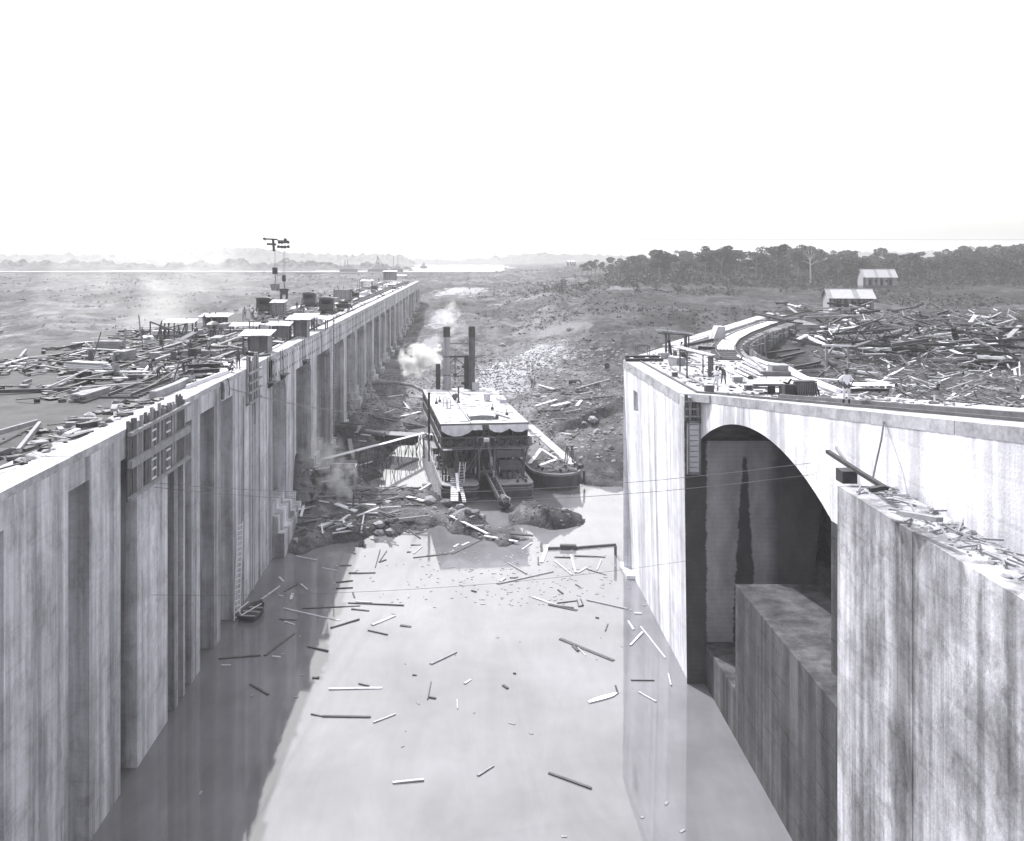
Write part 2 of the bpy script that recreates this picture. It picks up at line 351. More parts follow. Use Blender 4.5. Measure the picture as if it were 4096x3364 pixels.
def hgt(X, Y):
    X = np.asarray(X, float); Y = np.asarray(Y, float)
    t = X/np.maximum(Y, 1)
    a = sst((t+.13)/.14); b = sst((t-.02)/.14)
    z = tb(TL, Y)*(1-a)+tb(TC, Y)*a; z = z*(1-b)+tb(TAR, Y)*b
    # near control points (Shepard weights)
    shp = X.shape; xf = X.ravel(); yf = Y.ravel(); zn = z.ravel().copy()
    m = (yf > 60) & (yf < 215) & (xf > -40) & (xf < 60); ii = np.nonzero(m)[0]
    for c0 in range(0, len(ii), 20000):
        q = ii[c0:c0+20000]
        d2 = (xf[q, None]-CPW[None, :, 0])**2+(yf[q, None]-CPW[None, :, 1])**2*.5+.3
        ww = 1/d2**2.2; s_ = ww.sum(1); v = (ww*CPW[None, :, 2]).sum(1)/s_
        f = sst((215-yf[q])/55.)*sst((yf[q]-60)/20.)
        zn[q] = zn[q]*(1-f)+v*f
    z = zn.reshape(shp)
    # roughness
    amp = np.interp(Y, [60, 90, 170, 300, 900], [.2, .35, .7, 1.1, 1.6])
    z = z+fbm(X/9, Y/14, 3, 5)*amp+fbm(X/1.6, Y/1.6, 11, 3)*.34+np.abs(fbm(X/5, Y/7, 51, 3))*np.interp(Y, [90, 160, 240], [.1, .8, 1.4])
    z = z+fbm(X/60, Y/70, 21, 3)*np.interp(Y, [150, 300, 700], [0, 2.2, 1.6])
    # cut bank right of the barge
    ln = 142+(X-11)*.62+fbm(X/4, Y/40, 61, 3)*3; st = (1-sst((Y-ln)/1.3))*sst(1-(ln-Y)/14)
    z = z-1.5*st*sst((X-9)/3)*sst((60-X)/20)
    z = np.where(Y < 89.5, z-.8*sst((89.5-Y)/2), z)
    # river bed
    fe = np.where(t < -.055, 838, 1500); rv = sst((Y-775)/25)*sst((fe-Y)/np.where(t < -.055, 25, 60))*sst((.043-t)/.012)*sst((t+.55)/.05)
    z = z*(1-rv)+14.0*rv
    # behind the approach wall
    lo = tb(TO, Y)+fbm(X/22, Y/22, 7, 4)*np.interp(Y, [0, 150, 500], [1.0, 3.0, 2.5])
    lf = sst((-22-X)/6)*sst((430-Y)/60+ (np.where(X < -40, 1, 0)))
    lo = lo*(1-rv)+14*rv
    z = z*(1-lf)+lo*lf
    # made ground behind the lock wall and the wing wall
    dx = X-14.4; dy = Y-84.8
    d = dx*WD.y-dy*WD.x; s = dx*WD.x+dy*WD.y
    mg = 17.2+sst((Y-100)/40)*1.9+fbm(X/6, Y/6, 31, 4)*.9
    mg = mg-1.6*np.exp(-((X-33)**2+(Y-97)**2)/60.)
    mg = np.where(Y < 66, mg+(66-Y)*.09, mg)
    wdt = np.interp(s, [70, 110, 200], [1.5, 30, 60])
    f = sst((d-.8)/wdt)*sst((260-Y)/80)*np.where(Y < 86, sst((X-22)/3), 1)
    return z*(1-f)+mg*f
def H1(x, y): return float(hgt(np.array([x]), np.array([y]))[0])
# ================================================================ SETTING: ground, water, hills
xs = np.unique(np.concatenate([np.linspace(-1800, -300, 26), np.linspace(-300, -60, 49), np.arange(-60, 62, .62), np.linspace(62, 160, 66), np.linspace(160, 500, 60), np.linspace(500, 1800, 26)]))
ys = np.unique(np.concatenate([np.linspace(30, 82, 14), np.arange(82, 150, .62), np.arange(150, 230, 1.0), np.arange(230, 420, 2.4), np.linspace(420, 900, 110), np.linspace(900, 3200, 60)]))
XX, YY = np.meshgrid(xs, ys); ZZ = hgt(XX, YY)
nx, ny = len(xs), len(ys)
vv = np.stack([XX.ravel(), YY.ravel(), ZZ.ravel()], 1)
I, J = np.meshgrid(np.arange(nx-1), np.arange(ny-1)); a = (J*nx+I).ravel()
ff = np.stack([a, a+1, a+nx+1, a+nx], 1)
me = bpy.data.meshes.new('ground'); me.vertices.add(len(vv)); me.vertices.foreach_set('co', vv.ravel())
me.loops.add(ff.size); me.loops.foreach_set('vertex_index', ff.ravel().astype(np.int32)); me.polygons.add(len(ff))
me.polygons.foreach_set('loop_start', np.arange(0, ff.size, 4, dtype=np.int32)); me.polygons.foreach_set('use_smooth', np.ones(len(ff), bool))
me.update(); me.validate(); me.materials.append(M_ground)
struct('ground', me, None)
m = MB(); m.bb(-60, 60, -20, 170, -.4, 0); struct('lock_water', m, M_water)
m = MB(); m.bb(-1600, 400, 770, 1650, 15.5, 16.75); struct('river', m, M_river)
m = MB(); m.bb(-3200, 3200, -300, 3400, -4.5, -3.9); struct('bedrock', m, M_rockd)

# far hills: ridges of jungle beyond the river, built as terrain with a rough leafy top
def ridge(name, prof, Y0, depth, seed):
    """prof: (px, top_py) at distance Y0"""
    n = 260; x0 = (prof[0][0]-VX)/F*Y0; x1 = (prof[-1][0]-VX)/F*Y0
    X = np.linspace(x0, x1, n); pxs = X/Y0*F+VX; top = np.interp(pxs, [p_[0] for p_ in prof], [CAM_H-(p_[1]-VY)/F*Y0 for p_ in prof])
    K = 22; m_ = MB(); vs_ = []
    for j in range(K):
        t = j/(K-1); yy = Y0-depth*.5+depth*t; s = math.sin(min(1, t*1.25)*math.pi/2)**.8 if t < .8 else 1-(t-.8)*2
        zz = 15+(top-15)*s+fbm(X/14, np.full(n, yy/14.), seed, 4)*9*s+fbm(X/5, np.full(n, yy/5.), seed+9, 2)*3.5*s
        for i in range(n): vs_.append((X[i]*yy/Y0, yy, float(zz[i])))
    fs_ = [(j*n+i, j*n+i+1, (j+1)*n+i+1, (j+1)*n+i) for j in range(K-1) for i in range(n-1)]
    m_.add(vs_, fs_); struct(name, m_, M_leaf)
ridge('hills', [(-300, 1035), (250, 1020), (560, 1030), (640, 1055), (760, 1000), (850, 1002), (950, 1000), (1020, 992), (1120, 1012), (1300, 1022), (1420, 1030), (1500, 1022), (1600, 1026), (1640, 1045), (1668, 1066)], 1500, 260, 5)
ridge('hills', [(-300, 1052), (200, 1046), (500, 1056), (700, 1062), (820, 1052), (1000, 1056), (1180, 1048), (1300, 1060), (1450, 1054), (1560, 1064), (1650, 1082)], 930, 60, 25)
ridge('hills', [(1600, 1040), (1800, 1044), (1950, 1036), (2040, 1026), (2130, 1018), (2180, 1012), (2240, 1022), (2330, 1020), (2450, 1026), (2700, 1028), (3000, 1018), (3400, 1010), (3900, 1006), (4500, 1000)], 1750, 300, 15)

# ================================================================ APPROACH WALL (left)
XL = -18.5; ZT = 19.3; PB = 2.066e-3*F*18.5; PS = .206e-3*F*18.5
aw = thing('approach_wall', 'long grey concrete approach wall on piers with rows of round holes in its top beam', 'wall', (-26, 90, 0))
piers = [PB+i*PS for i in range(-4, 17)]         # pier centres from Y~84 to 366
YE = piers[-1]+1.6
# solid near half with recesses
recs = [(24, 27), (34, 37), (43, 45.4), (49.5, 52), (57.3, 58.6), (59.35, 60.45), (60.85, 62.3), (64.3, 67.9), (69.7, 73.3)]
m = MB()
ycur = 8.0; zr = 17.8
for (a, b) in recs+[(88.3, 88.3)]:
    m.bb(-21.6, XL, ycur, a, -3, zr); ycur = b
    if b > a: m.bb(-21.6, XL-2.4, a, b, -3, zr)
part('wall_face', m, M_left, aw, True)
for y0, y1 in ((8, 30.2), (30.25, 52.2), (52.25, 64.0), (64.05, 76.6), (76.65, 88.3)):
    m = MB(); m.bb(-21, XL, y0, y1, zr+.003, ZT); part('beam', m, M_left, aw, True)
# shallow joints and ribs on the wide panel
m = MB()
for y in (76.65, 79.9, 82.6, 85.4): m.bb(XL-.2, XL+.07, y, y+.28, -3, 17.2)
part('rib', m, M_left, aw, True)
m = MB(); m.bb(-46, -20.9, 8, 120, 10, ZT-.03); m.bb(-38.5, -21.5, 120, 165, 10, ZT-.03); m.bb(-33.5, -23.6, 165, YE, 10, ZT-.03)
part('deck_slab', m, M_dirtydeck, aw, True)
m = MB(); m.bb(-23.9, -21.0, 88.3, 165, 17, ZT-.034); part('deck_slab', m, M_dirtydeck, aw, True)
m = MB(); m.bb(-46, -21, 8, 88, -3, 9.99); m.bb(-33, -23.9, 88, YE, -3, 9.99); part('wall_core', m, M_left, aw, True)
# coping strip along the edge, cast in lengths
yy = 8.0; i = 0
while yy < YE-1:
    L = 7.05; m = MB(); y1 = min(yy+L, YE)
    z = ZT+.05+.02*((i*7) % 3); m.bb(-19.9, XL+.02, yy+.02, y1-.02, ZT-.3, z); part('coping', m, M_top, aw, True); yy += L; i += 1
# top beam over the piers; two rows of tie holes for the near spans
for i in range(-1, len(piers)-1):
    y0 = piers[i]+1.55 if i >= 0 else 88.3; y1 = piers[i+1]+1.55 if i < len(piers)-2 else YE
    if i == -1: y1 = piers[0]+1.55
    if y1 <= y0+.2: continue
    m = MB(); zb, zt = 16.5, ZT-.31
    holes = 80 < y1 < 215
    if not holes: m.bb(-22, XL, y0+.03, y1-.03, zb, zt)
    else:
        m.bb(-22, XL-.32, y0+.03, y1-.03, zb, zt)
        nc = max(1, int(round((y1-y0)/1.35))); cw = (y1-y0-.06)/nc
        m.add([(XL, y0+.03, zb), (XL-.32, y0+.03, zb), (XL-.32, y1-.03, zb), (XL, y1-.03, zb)], [(0, 1, 2, 3)])
        m.add([(XL, y0+.03, zt), (XL-.32, y0+.03, zt), (XL-.32, y1-.03, zt), (XL, y1-.03, zt)], [(3, 2, 1, 0)])
        for yy_ in (y0+.03, y1-.03): m.add([(XL, yy_, zb), (XL, yy_, zt), (XL-.32, yy_, zt), (XL-.32, yy_, zb)], [(0, 1, 2, 3)])
        zr_ = [(zb, (zb+zt)/2, 17.3), ((zb+zt)/2, zt, 18.6)]
        for c in range(nc):
            ya = y0+.03+c*cw; yb = ya+cw
            for (za, zz, zc) in zr_:
                yc = (ya+yb)/2; r = .30; o = []
                sq = [(yb, zc), (yb, zz), (yc, zz), (ya, zz), (ya, zc), (ya, za), (yc, za), (yb, za)]
                vs_ = [(XL, p_, q_) for p_, q_ in sq]
                ci = [(yc+r*math.cos(t*math.pi/4), zc+r*.75*math.sin(t*math.pi/4)) for t in range(8)]
                vs_ += [(XL, p_, q_) for p_, q_ in ci]+[(XL-.3, p_, q_) for p_, q_ in ci]
                fs_ = [(t, (t+1) % 8, 8+(t+1) % 8, 8+t) for t in range(8)]+[(8+t, 8+(t+1) % 8, 16+(t+1) % 8, 16+t) for t in range(8)]
                m.add(vs_, fs_, 0); m.add([(XL-.3, p_, q_) for p_, q_ in ci], [tuple(range(8))], 1)  # hole backs coloured black, the shade inside put into the colour
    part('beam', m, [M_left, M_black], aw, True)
for i, y in enumerate(piers):
    if y < 86: continue
    w_ = 5.4 if i == 1 else (4.2 if i == 2 else 2.9)
    y0, y1 = y+1.5-w_, y+1.5
    m = MB()
    m.bb(-23.9, XL-.01, y0, y1, -3, 16.49)
    # haunch under the beam and stepped footing
    m.add([(-23.5, y0-.9, 16.49), (XL-.02, y0-.9, 16.49), (XL-.02, y0, 15.2), (-23.5, y0, 15.2), (XL-.02, y0, 16.49), (-23.5, y0, 16.49)], [(0, 1, 2, 3), (1, 4, 2), (0, 3, 5)])
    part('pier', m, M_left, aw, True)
    gz = H1(-17.5, y)
    m = MB(); m.bb(-23.8, XL+.9, y0-.6, y1+.5, -2.8, gz+.9); m.bb(-23.8, XL+.35, y0-.3, y1+.2, gz+.9, gz+1.9)
    part('footing', m, M_left, aw, True)
    # sill between piers
    m = MB(); m.bb(-23.8, XL-.9, y1+.5, y+PS+1.5-2.9-.6, -2.8, gz+1.5); part('sill', m, M_left, aw, True)
m = MB(); m.bb(-33.6, XL-.01, YE, YE+1.2, -3, ZT-.02); part('end_wall', m, M_left, aw, True)
# stepped footing block by the water (left foreground)
m = MB(); m.bb(-22, XL+1.1, 88.4, 96.0, -2.5, 2.3); m.bb(-22, XL+.5, 88.6, 95.8, 2.3, 3.9); m.bb(-22, XL-.2, 89, 95.4, 3.9, 4.8)
part('footing', m, M_left, aw, True)

# ================================================================ LOCK WALL (right), arch, deck
lw = thing('lock_wall', 'bright concrete lock wall with a wide arch, a deep recess and a rising deck', 'wall', (19, 65, 0))
def xt(y): return 14.4+(84.8-y)*(.35/22.5)
def ztp(y): return 19.3 if y >= 64 else 19.3+(64-y)*.113
def xa(y): return 15.7+(62.3-y)*.08
XB = 15.05
def fx(y, z):                            # face x at height z (a slight batter)
    t = (ZT-z)/ZT; return xt(y)*(1-t)+XB*t
def facep(m_, y0, y1, z0, z1, n=1):
    vs_ = [(fx(y0, z0), y0, z0), (fx(y1, z0), y1, z0), (fx(y1, z1), y1, z1), (fx(y0, z1), y0, z1)]
    b_ = [(v_[0]+2.2, v_[1], v_[2]) for v_ in vs_]
    m_.add(vs_+b_, [(0, 1, 2, 3), (7, 6, 5, 4), (0, 4, 5, 1), (1, 5, 6, 2), (2, 6, 7, 3), (3, 7, 4, 0)])
# window slot near the far corner: px 2530-2543 , y 1543-1625
ysl0, ysl1 = 78.6, 80.4; zs0, zs1 = 15.4, 17.2
for (y0, y1) in ((62.32, 68.0), (68.05, 74.6), (74.65, ysl0-.02), (ysl1+.02, 84.8)):
    m = MB(); facep(m, y0, y1, -3, ZT-.01); part('wall_panel', m, M_right, lw, True)
m = MB(); facep(m, ysl0-.02, ysl1+.02, -3, zs0); facep(m, ysl0-.02, ysl1+.02, zs1, ZT-.01)
part('wall_panel', m, M_right, lw, True)
m = MB(); m.bb(16.2, 16.6, ysl0, ysl1, zs0-.2, zs1+.2); part('slot_back', m, M_coal, lw, True)
m = MB(); m.bb(15.1, 17.2, 62.5, 84.6, -3, 19.0); 
# footing shelf at the far corner
m2 = MB(); m2.bb(14.3, 16, 82.5, 86.2, -2.5, .35); part('footing', m2, M_right, lw, True)
# wing wall running back from the corner
o_ = Vector((14.4, 84.8)); L_ = 76.4; nrm = Vector((WD.y, -WD.x))
def wq(s, d): q = o_+WD*s+nrm*d; return (q.x, q.y)
seg = [0, 13, 26, 39, 52, 65, L_]
for s0, s1 in zip(seg[:-1], seg[1:]):
    m = MB(); m.prism([wq(s0+.03, 0), wq(s0+.03, 3.2), wq(s1-.03, 3.2), wq(s1-.03, 0)], -3, 19.27); part('wing_block', m, M_right, lw, True)
    m = MB(); m.prism([wq(s0+.05, .0), wq(s0+.05, 1.9), wq(s1-.05, 1.9), wq(s1-.05, 0)], 19.27, 19.62 if s0 > 8 else 19.31); part('coping', m, M_top, lw, True)
# deck slabs
inner = [(45.8, 128.8), (36.8, 114), (31, 102.3), (28.7, 96.6), (27.1, 89.2), (26.9, 84.8), (28.1, 80.9), (26, 66), (26, 64)]
q0 = wq(0, 1.0); q1 = wq(L_, 2.5); q2 = wq(L_*.72, 10.5)
poly = [(xt(64)+1, 64.0), (xt(80)+.5, 84.0), q0, q1, q2]+inner
m = MB(); m.prism(poly, 12, 19.29); part('deck_slab', m, M_top, lw, True)
m = MB(); m.prism([wq(9, 2.6), wq(L_*.98, 2.6), q2]+inner[:6], 19.2, 19.3); part('mud_sheet', m, M_muddeck, lw, True)
m = MB(); m.prism([(22.2, 79), (25.2, 84), (27.6, 80.8), (25.8, 66), (22.8, 66)], 19.2, 19.3); part('mud_sheet', m, M_decktop, lw, True)
# front coping strip, flat part then the rising part
ysx = [84.8, 78, 71, 64.0, 60, 55, 50, 45, 40, 34, 28, 20, 12]
for i, (y1, y0) in enumerate(zip(ysx[:-1], ysx[1:])):
    f0 = xt(y0) if y0 >= 62.4 else xa(y0)
    f1 = xt(y1) if y1 >= 62.4 else xa(y1)
    if y1 == 64.0: f0 = xa(60)-.1
    m = MB(); e = .02
    m.prism([(f0-.02, y0+e), (26 if y1 <= 64 else f0+2.2, y0+e), (26 if y1 <= 64 else f1+2.2, y1-e), (f1-.02, y1-e)],
            [ztp(y0)-.5, ztp(y0)-.5, ztp(y1)-.5, ztp(y1)-.5] if y1 <= 64 else 18.6, [ztp(y0)+.015, ztp(y0)+.015, ztp(y1)+.015, ztp(y1)+.015])
    part('coping', m, M_top, lw, True)
# arch face with thickness, soffit vault back to X=24.7
ya, yb = 43.6, 62.3; zsps = 16.35; zap = 18.85; half = (yb-ya)/2; yc = (ya+yb)/2; rise = zap-zsps; Rr = (half*half+rise*rise)/(2*rise)
def arz(y): return zap-Rr+math.sqrt(max(0, Rr*Rr-(y-yc)**2))
m = MB(); n = 36
for i in range(n):
    y0 = ya+(yb-ya)*i/n; y1 = ya+(yb-ya)*(i+1)/n
    za0, za1 = arz(y0), arz(y1); t0, t1 = ztp(y0)-.5, ztp(y1)-.5
    m.add([(xa(y0), y0, za0), (xa(y1), y1, za1), (xa(y1), y1, t1), (xa(y0), y0, t0)], [(0, 1, 2, 3)])
part('arch_face', m, M_right, lw, True)
m = MB()
for i in range(n):
    y0 = ya+(yb-ya)*i/n; y1 = ya+(yb-ya)*(i+1)/n
    m.add([(xa(y0), y0, arz(y0)), (24.8, y0, arz(y0)), (24.8, y1, arz(y1)), (xa(y1), y1, arz(y1))], [(0, 1, 2, 3)])
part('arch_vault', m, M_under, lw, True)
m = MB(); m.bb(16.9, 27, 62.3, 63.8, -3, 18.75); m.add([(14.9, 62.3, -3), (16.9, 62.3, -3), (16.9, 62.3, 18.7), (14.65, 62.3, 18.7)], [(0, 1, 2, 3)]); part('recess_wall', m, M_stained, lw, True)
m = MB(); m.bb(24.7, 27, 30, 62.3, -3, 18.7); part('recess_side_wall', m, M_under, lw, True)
m = MB(); m.add([(xa(ya), ya, 16.3), (xa(12), 12, 16.3), (xa(12), 12, ztp(12)-.5), (xa(ya), ya, ztp(ya)-.5)], [(0, 1, 2, 3)]); part('arch_pier', m, M_right, lw, True)
m = MB(); m.add([(xa(ya), ya, -3), (xa(12), 12, -3), (xa(12), 12, 16.3), (xa(ya), ya, 16.3)], [(0, 1, 2, 3)])  # slot shade and wet staining both put into the foot's dark colour
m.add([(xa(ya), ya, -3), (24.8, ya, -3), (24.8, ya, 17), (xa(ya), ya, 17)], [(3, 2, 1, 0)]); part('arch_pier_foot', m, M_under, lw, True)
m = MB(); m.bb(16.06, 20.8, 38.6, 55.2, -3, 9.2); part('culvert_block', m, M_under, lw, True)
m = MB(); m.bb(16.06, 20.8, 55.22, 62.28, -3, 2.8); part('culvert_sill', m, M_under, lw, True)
for y0, y1 in ((31.2, 37.5), (24.6, 31.15), (12, 24.55)):
    m = MB(); m.bb(XB, 17.15, y0, y1, -3, 19.45); part('gate_pier', m, M_pier, lw, True)
m = MB(); m.bb(15.3, 15.9, 37.6, 38.3, 19.5, 20.0); part('gate_slot', m, M_black, lw, True)

# haze: one closed box of even air
kz = bpy.data.materials.new('haze'); kz.use_nodes = True; kz.node_tree.nodes.clear()
ov = kz.node_tree.nodes.new('ShaderNodeOutputMaterial'); pv = kz.node_tree.nodes.new('ShaderNodeVolumePrincipled')
pv.inputs['Color'].default_value = (.985, .985, 1, 1); pv.inputs['Density'].default_value = .0003; pv.inputs['Anisotropy'].default_value = .1
kz.node_tree.links.new(pv.outputs[0], ov.inputs['Volume'])
m = MB(); m.bb(-3300, 3300, -400, 3500, -5.0, 62); struct('haze', m, kz, kind='stuff', label='pale humid haze over the lock works')
# ================================================================ people
def make_person_mesh(J, E, rad, segs, name, lod=1):
    """J joints, E bones, rad radii; segs: bone -> material slot. One continuous skinned mesh."""
    me = bpy.data.meshes.new(name+'_cage'); me.from_pydata(J, E, []); ob = bpy.data.objects.new(name+'_cage', me); C.objects.link(ob)
    md = ob.modifiers.new('skin', 'SKIN'); md.use_smooth_shade = True
    for i, r in enumerate(rad):
        me.skin_vertices[0].data[i].radius = r if isinstance(r, tuple) else (r, r)
        me.skin_vertices[0].data[i].use_root = (i == 0)
    s2 = ob.modifiers.new('sub', 'SUBSURF'); s2.levels = lod; s2.render_levels = lod
    dg = bpy.context.evaluated_depsgraph_get(); out = bpy.data.meshes.new_from_object(ob.evaluated_get(dg), depsgraph=dg)
    out.name = name
    P = np.array([J[a] for a, b in E]); Q = np.array([J[b] for a, b in E]); D = Q-P; L2 = (D**2).sum(1)+1e-9
    mi = []; mids = [i for i in segs]
    for pl in out.polygons:
        c = np.array(pl.center); t = np.clip(((c-P)*D).sum(1)/L2, 0, 1); d = np.linalg.norm(P+D*t[:, None]-c, axis=1)
        mi.append(segs[int(np.argmin(d))])
    out.materials.clear()
    for _ in range(4): out.materials.append(M_skin)
    out.polygons.foreach_set('material_index', mi); out.polygons.foreach_set('use_smooth', [True]*len(mi))
    zmin = min(v_.co.z for v_ in out.vertices)
    for v_ in out.vertices: v_.co.z -= zmin
    bpy.data.objects.remove(ob); bpy.data.meshes.remove(me)
    return out, zmin
SK, SH, TR, BO = 0, 1, 2, 3
def body(pose, fingers=False):
    """front of the figure faces -Y"""
    J = []; E = []; rad = []; seg = []
    def j(p_, r, par=None, s=SK):
        J.append(p_); rad.append(r)
        if par is not None: E.append((par, len(J)-1)); seg.append(s)
        return len(J)-1
    V = Vector
    if pose in ('stand', 'hips', 'reach', 'walk', 'lean'):
        pel = V((0, 0, .93)); sp = V((0, 0, 1.14)); ch = V((0, -.01, 1.32)); nk = V((0, 0, 1.46))
    elif pose == 'bend':
        pel = V((0, .12, .90)); sp = V((0, -.02, 1.06)); ch = V((0, -.22, 1.12)); nk = V((0, -.37, 1.13))
    elif pose == 'sit':
        pel = V((0, .05, .36)); sp = V((0, .04, .56)); ch = V((0, -.02, .74)); nk = V((0, -.07, .87))
    elif pose == 'squat':
        pel = V((0, .16, .30)); sp = V((0, .06, .49)); ch = V((0, -.08, .64)); nk = V((0, -.16, .75))
    up = (nk-ch).normalized()
    if pose == 'bend': up = V((0, -.8, .45)).normalized()
    r0 = j(tuple(pel), (.155, .115)); s1 = j(tuple(sp), (.14, .10), r0, SH); c1 = j(tuple(ch), (.165, .115), s1, SH); n1_ = j(tuple(nk), .055, c1, SH)
    h1 = nk+up*.10; h2 = nk+up*.20; h3 = nk+up*.27
    a1 = j(tuple(h1), (.065, .075), n1_); a2 = j(tuple(h2), (.078, .095), a1); a3 = j(tuple(h3), (.05, .06), a2)
    fw = V((0, -1, 0)) if pose != 'bend' else V((0, -.5, -.85)).normalized()
    j(tuple(h1+up*.045+fw*.105), .012, a1)                      # nose
    arms = {'stand': [((.27, .02, 1.13), (.27, -.05, .88)), ((.27, .02, 1.13), (.29, -.05, .88))],
            'hips': [((.40, .08, 1.14), (.21, -.03, .98)), ((.40, .08, 1.14), (.21, -.03, .98))],
            'reach': [((.33, -.18, 1.22), (.40, -.42, 1.24)), ((.30, -.12, 1.16), (.24, -.36, 1.12))],
            'walk': [((.27, .14, 1.15), (.28, .10, .90)), ((.26, -.10, 1.14), (.26, -.26, .98))],
            'lean': [((.30, -.10, 1.15), (.12, -.26, 1.10)), ((.33, -.16, 1.26), (.36, -.38, 1.36))],
            'bend': [((.24, -.42, .90), (.18, -.50, .66)), ((.24, -.38, .90), (.22, -.50, .68))],
            'sit': [((.26, -.14, .56), (.16, -.36, .48)), ((.27, -.10, .56), (.18, -.34, .46))],
            'squat': [((.27, -.26, .50), (.16, -.48, .36)), ((.27, -.26, .50), (.18, -.46, .34))]}[pose]
    shd = ch+up*.07
    for sgn, (el, wr) in zip((1, -1), arms):
        s_ = j((sgn*.17, shd.y, shd.z), .062, c1, SH)
        el = V((sgn*el[0], el[1], el[2])); wr = V((sgn*wr[0], wr[1], wr[2]))
        s2_ = V((sgn*.17, shd.y, shd.z)); mid = s2_.lerp(el, .8)
        m_ = j(tuple(mid), .05, s_, SH); e_ = j(tuple(el), .042, m_, SK); w_ = j(tuple(wr), .028, e_, SK)
        d = (wr-el).normalized(); side = d.cross(V((0, 1, 0) if abs(d.y) < .8 else (0, 0, 1))).normalized()
        pa = j(tuple(wr+d*.06), (.036, .022), w_, SK)
        if fingers:
            for q, (off, ln) in enumerate(((-.028, .062), (-.010, .078), (.009, .072), (.027, .056))):
                b = wr+d*.10+side*off; f1 = j(tuple(b), .0105, pa, SK); f2 = j(tuple(b+d*ln*.55+V((0, -.012, 0))), .009, f1, SK); j(tuple(b+d*ln+V((0, -.03, -.004))), .0075, f2, SK)
            t1 = wr+d*.045+side*(-.045)+V((0, -.012, 0)); f1 = j(tuple(t1), .0115, pa, SK); j(tuple(t1+d*.045+side*-.012), .009, f1, SK)
        else:
            j(tuple(wr+d*.15+V((0, -.02, 0))), (.024, .014), pa, SK)
    legs = {'stand': [((.11, 0, .5), (.12, .02, .09)), ((.11, 0, .5), (.12, .02, .09))],
            'hips': [((.12, -.01, .5), (.14, .02, .09)), ((.12, 0, .5), (.14, .03, .09))],
            'lean': [((.14, -.04, .5), (.16, -.02, .09)), ((.12, -.14, .52), (.13, -.10, .16))],
            'reach': [((.12, -.04, .5), (.14, -.02, .09)), ((.12, .04, .5), (.14, .12, .09))],
            'walk': [((.1, -.12, .5), (.1, -.2, .09)), ((.1, .05, .5), (.1, .26, .12))],
            'bend': [((.12, .02, .5), (.14, .1, .09)), ((.12, .02, .5), (.16, .04, .09))],
            'sit': [((.15, -.36, .46), (.16, -.40, .09)), ((.14, -.36, .46), (.13, -.44, .09))],
            'squat': [((.2, -.22, .48), (.17, .0, .09)), ((.2, -.22, .46), (.17, .04, .09))]}[pose]
    for sgn, (kn, an) in zip((1, -1), legs):
        hp = j((sgn*.095, pel.y, pel.z-.06), .095, r0, TR)
        k_ = j((sgn*kn[0], kn[1], kn[2]), .06, hp, TR); l_ = j((sgn*(kn[0]+an[0])/2, (kn[1]+an[1])/2, (kn[2]+an[2])/2), .056, k_, TR)
        a_ = j((sgn*an[0], an[1], an[2]), .042, l_, BO if fingers else TR)
        j((sgn*(an[0]+.01), an[1]-.14, an[2]-.045), .036, a_, BO)
    me_, z0 = make_person_mesh(J, E, rad, seg, 'person_'+pose, 2 if fingers else 1)
    return me_, (h3-up*.02-V((0, 0, z0)), up, h1-V((0, 0, z0)))
POSE = {}
def hat_mesh(kind):
    m = MB()
    if kind == 'brim': m.lathe([(.0, .14), (.06, .135), (.09, .10), (.095, .015), (.17, -.005), (.165, -.015), (.09, .0)], 12)
    elif kind == 'cap': m.lathe([(0, .1), (.07, .09), (.1, .04), (.105, -.01)], 12); m.box((0, -.12, .0), (.14, .1, .015))
    else: m.lathe([(0, .05), (.06, .035), (.088, -.01), (.095, -.07), (.085, -.11)], 10)
    return m
HAT = {}
def person(loc, rz, pose='stand', shirt=M_shirtw, trou=M_trd, hat='brim', hatm=M_hatl, label='', s=1.0, boots=M_boot, fingers=False, group=None):
    key = (pose, fingers)
    if key not in POSE: POSE[key] = body(pose, fingers)
    base, (top, up, hd) = POSE[key]
    k2 = (key, shirt.name, trou.name)
    if k2 not in POSE:
        q = base.copy(); q.materials[1] = shirt; q.materials[2] = trou; q.materials[3] = boots; POSE[k2] = q
    o = thing('person', label, 'person', loc, rz, group); o.scale = (s,)*3
    part('body', POSE[k2], None, o)
    hk = (hat, hatm.name)
    if hk not in HAT: HAT[hk] = hat_mesh(hat).mesh('hat', hatm, None, True)
    h = part('hair' if hat == 'hair' else 'hat', HAT[hk], None, o); h.location = top+Vector((0, .01, -.055 if hat != 'hair' else -.01))
    if pose == 'bend': h.rotation_euler = (R(55), 0, 0); h.location = top+Vector((0, .03, -.0))
    if fingers:
        for sx in (-1, 1):
            e = MB(); e.lathe([(0, .009), (.008, .004), (.008, -.004), (0, -.009)], 6); ee = part('eye', e, M_black, o); ee.location = hd+up*.075+Vector((sx*.03, -.083, 0))
    return o

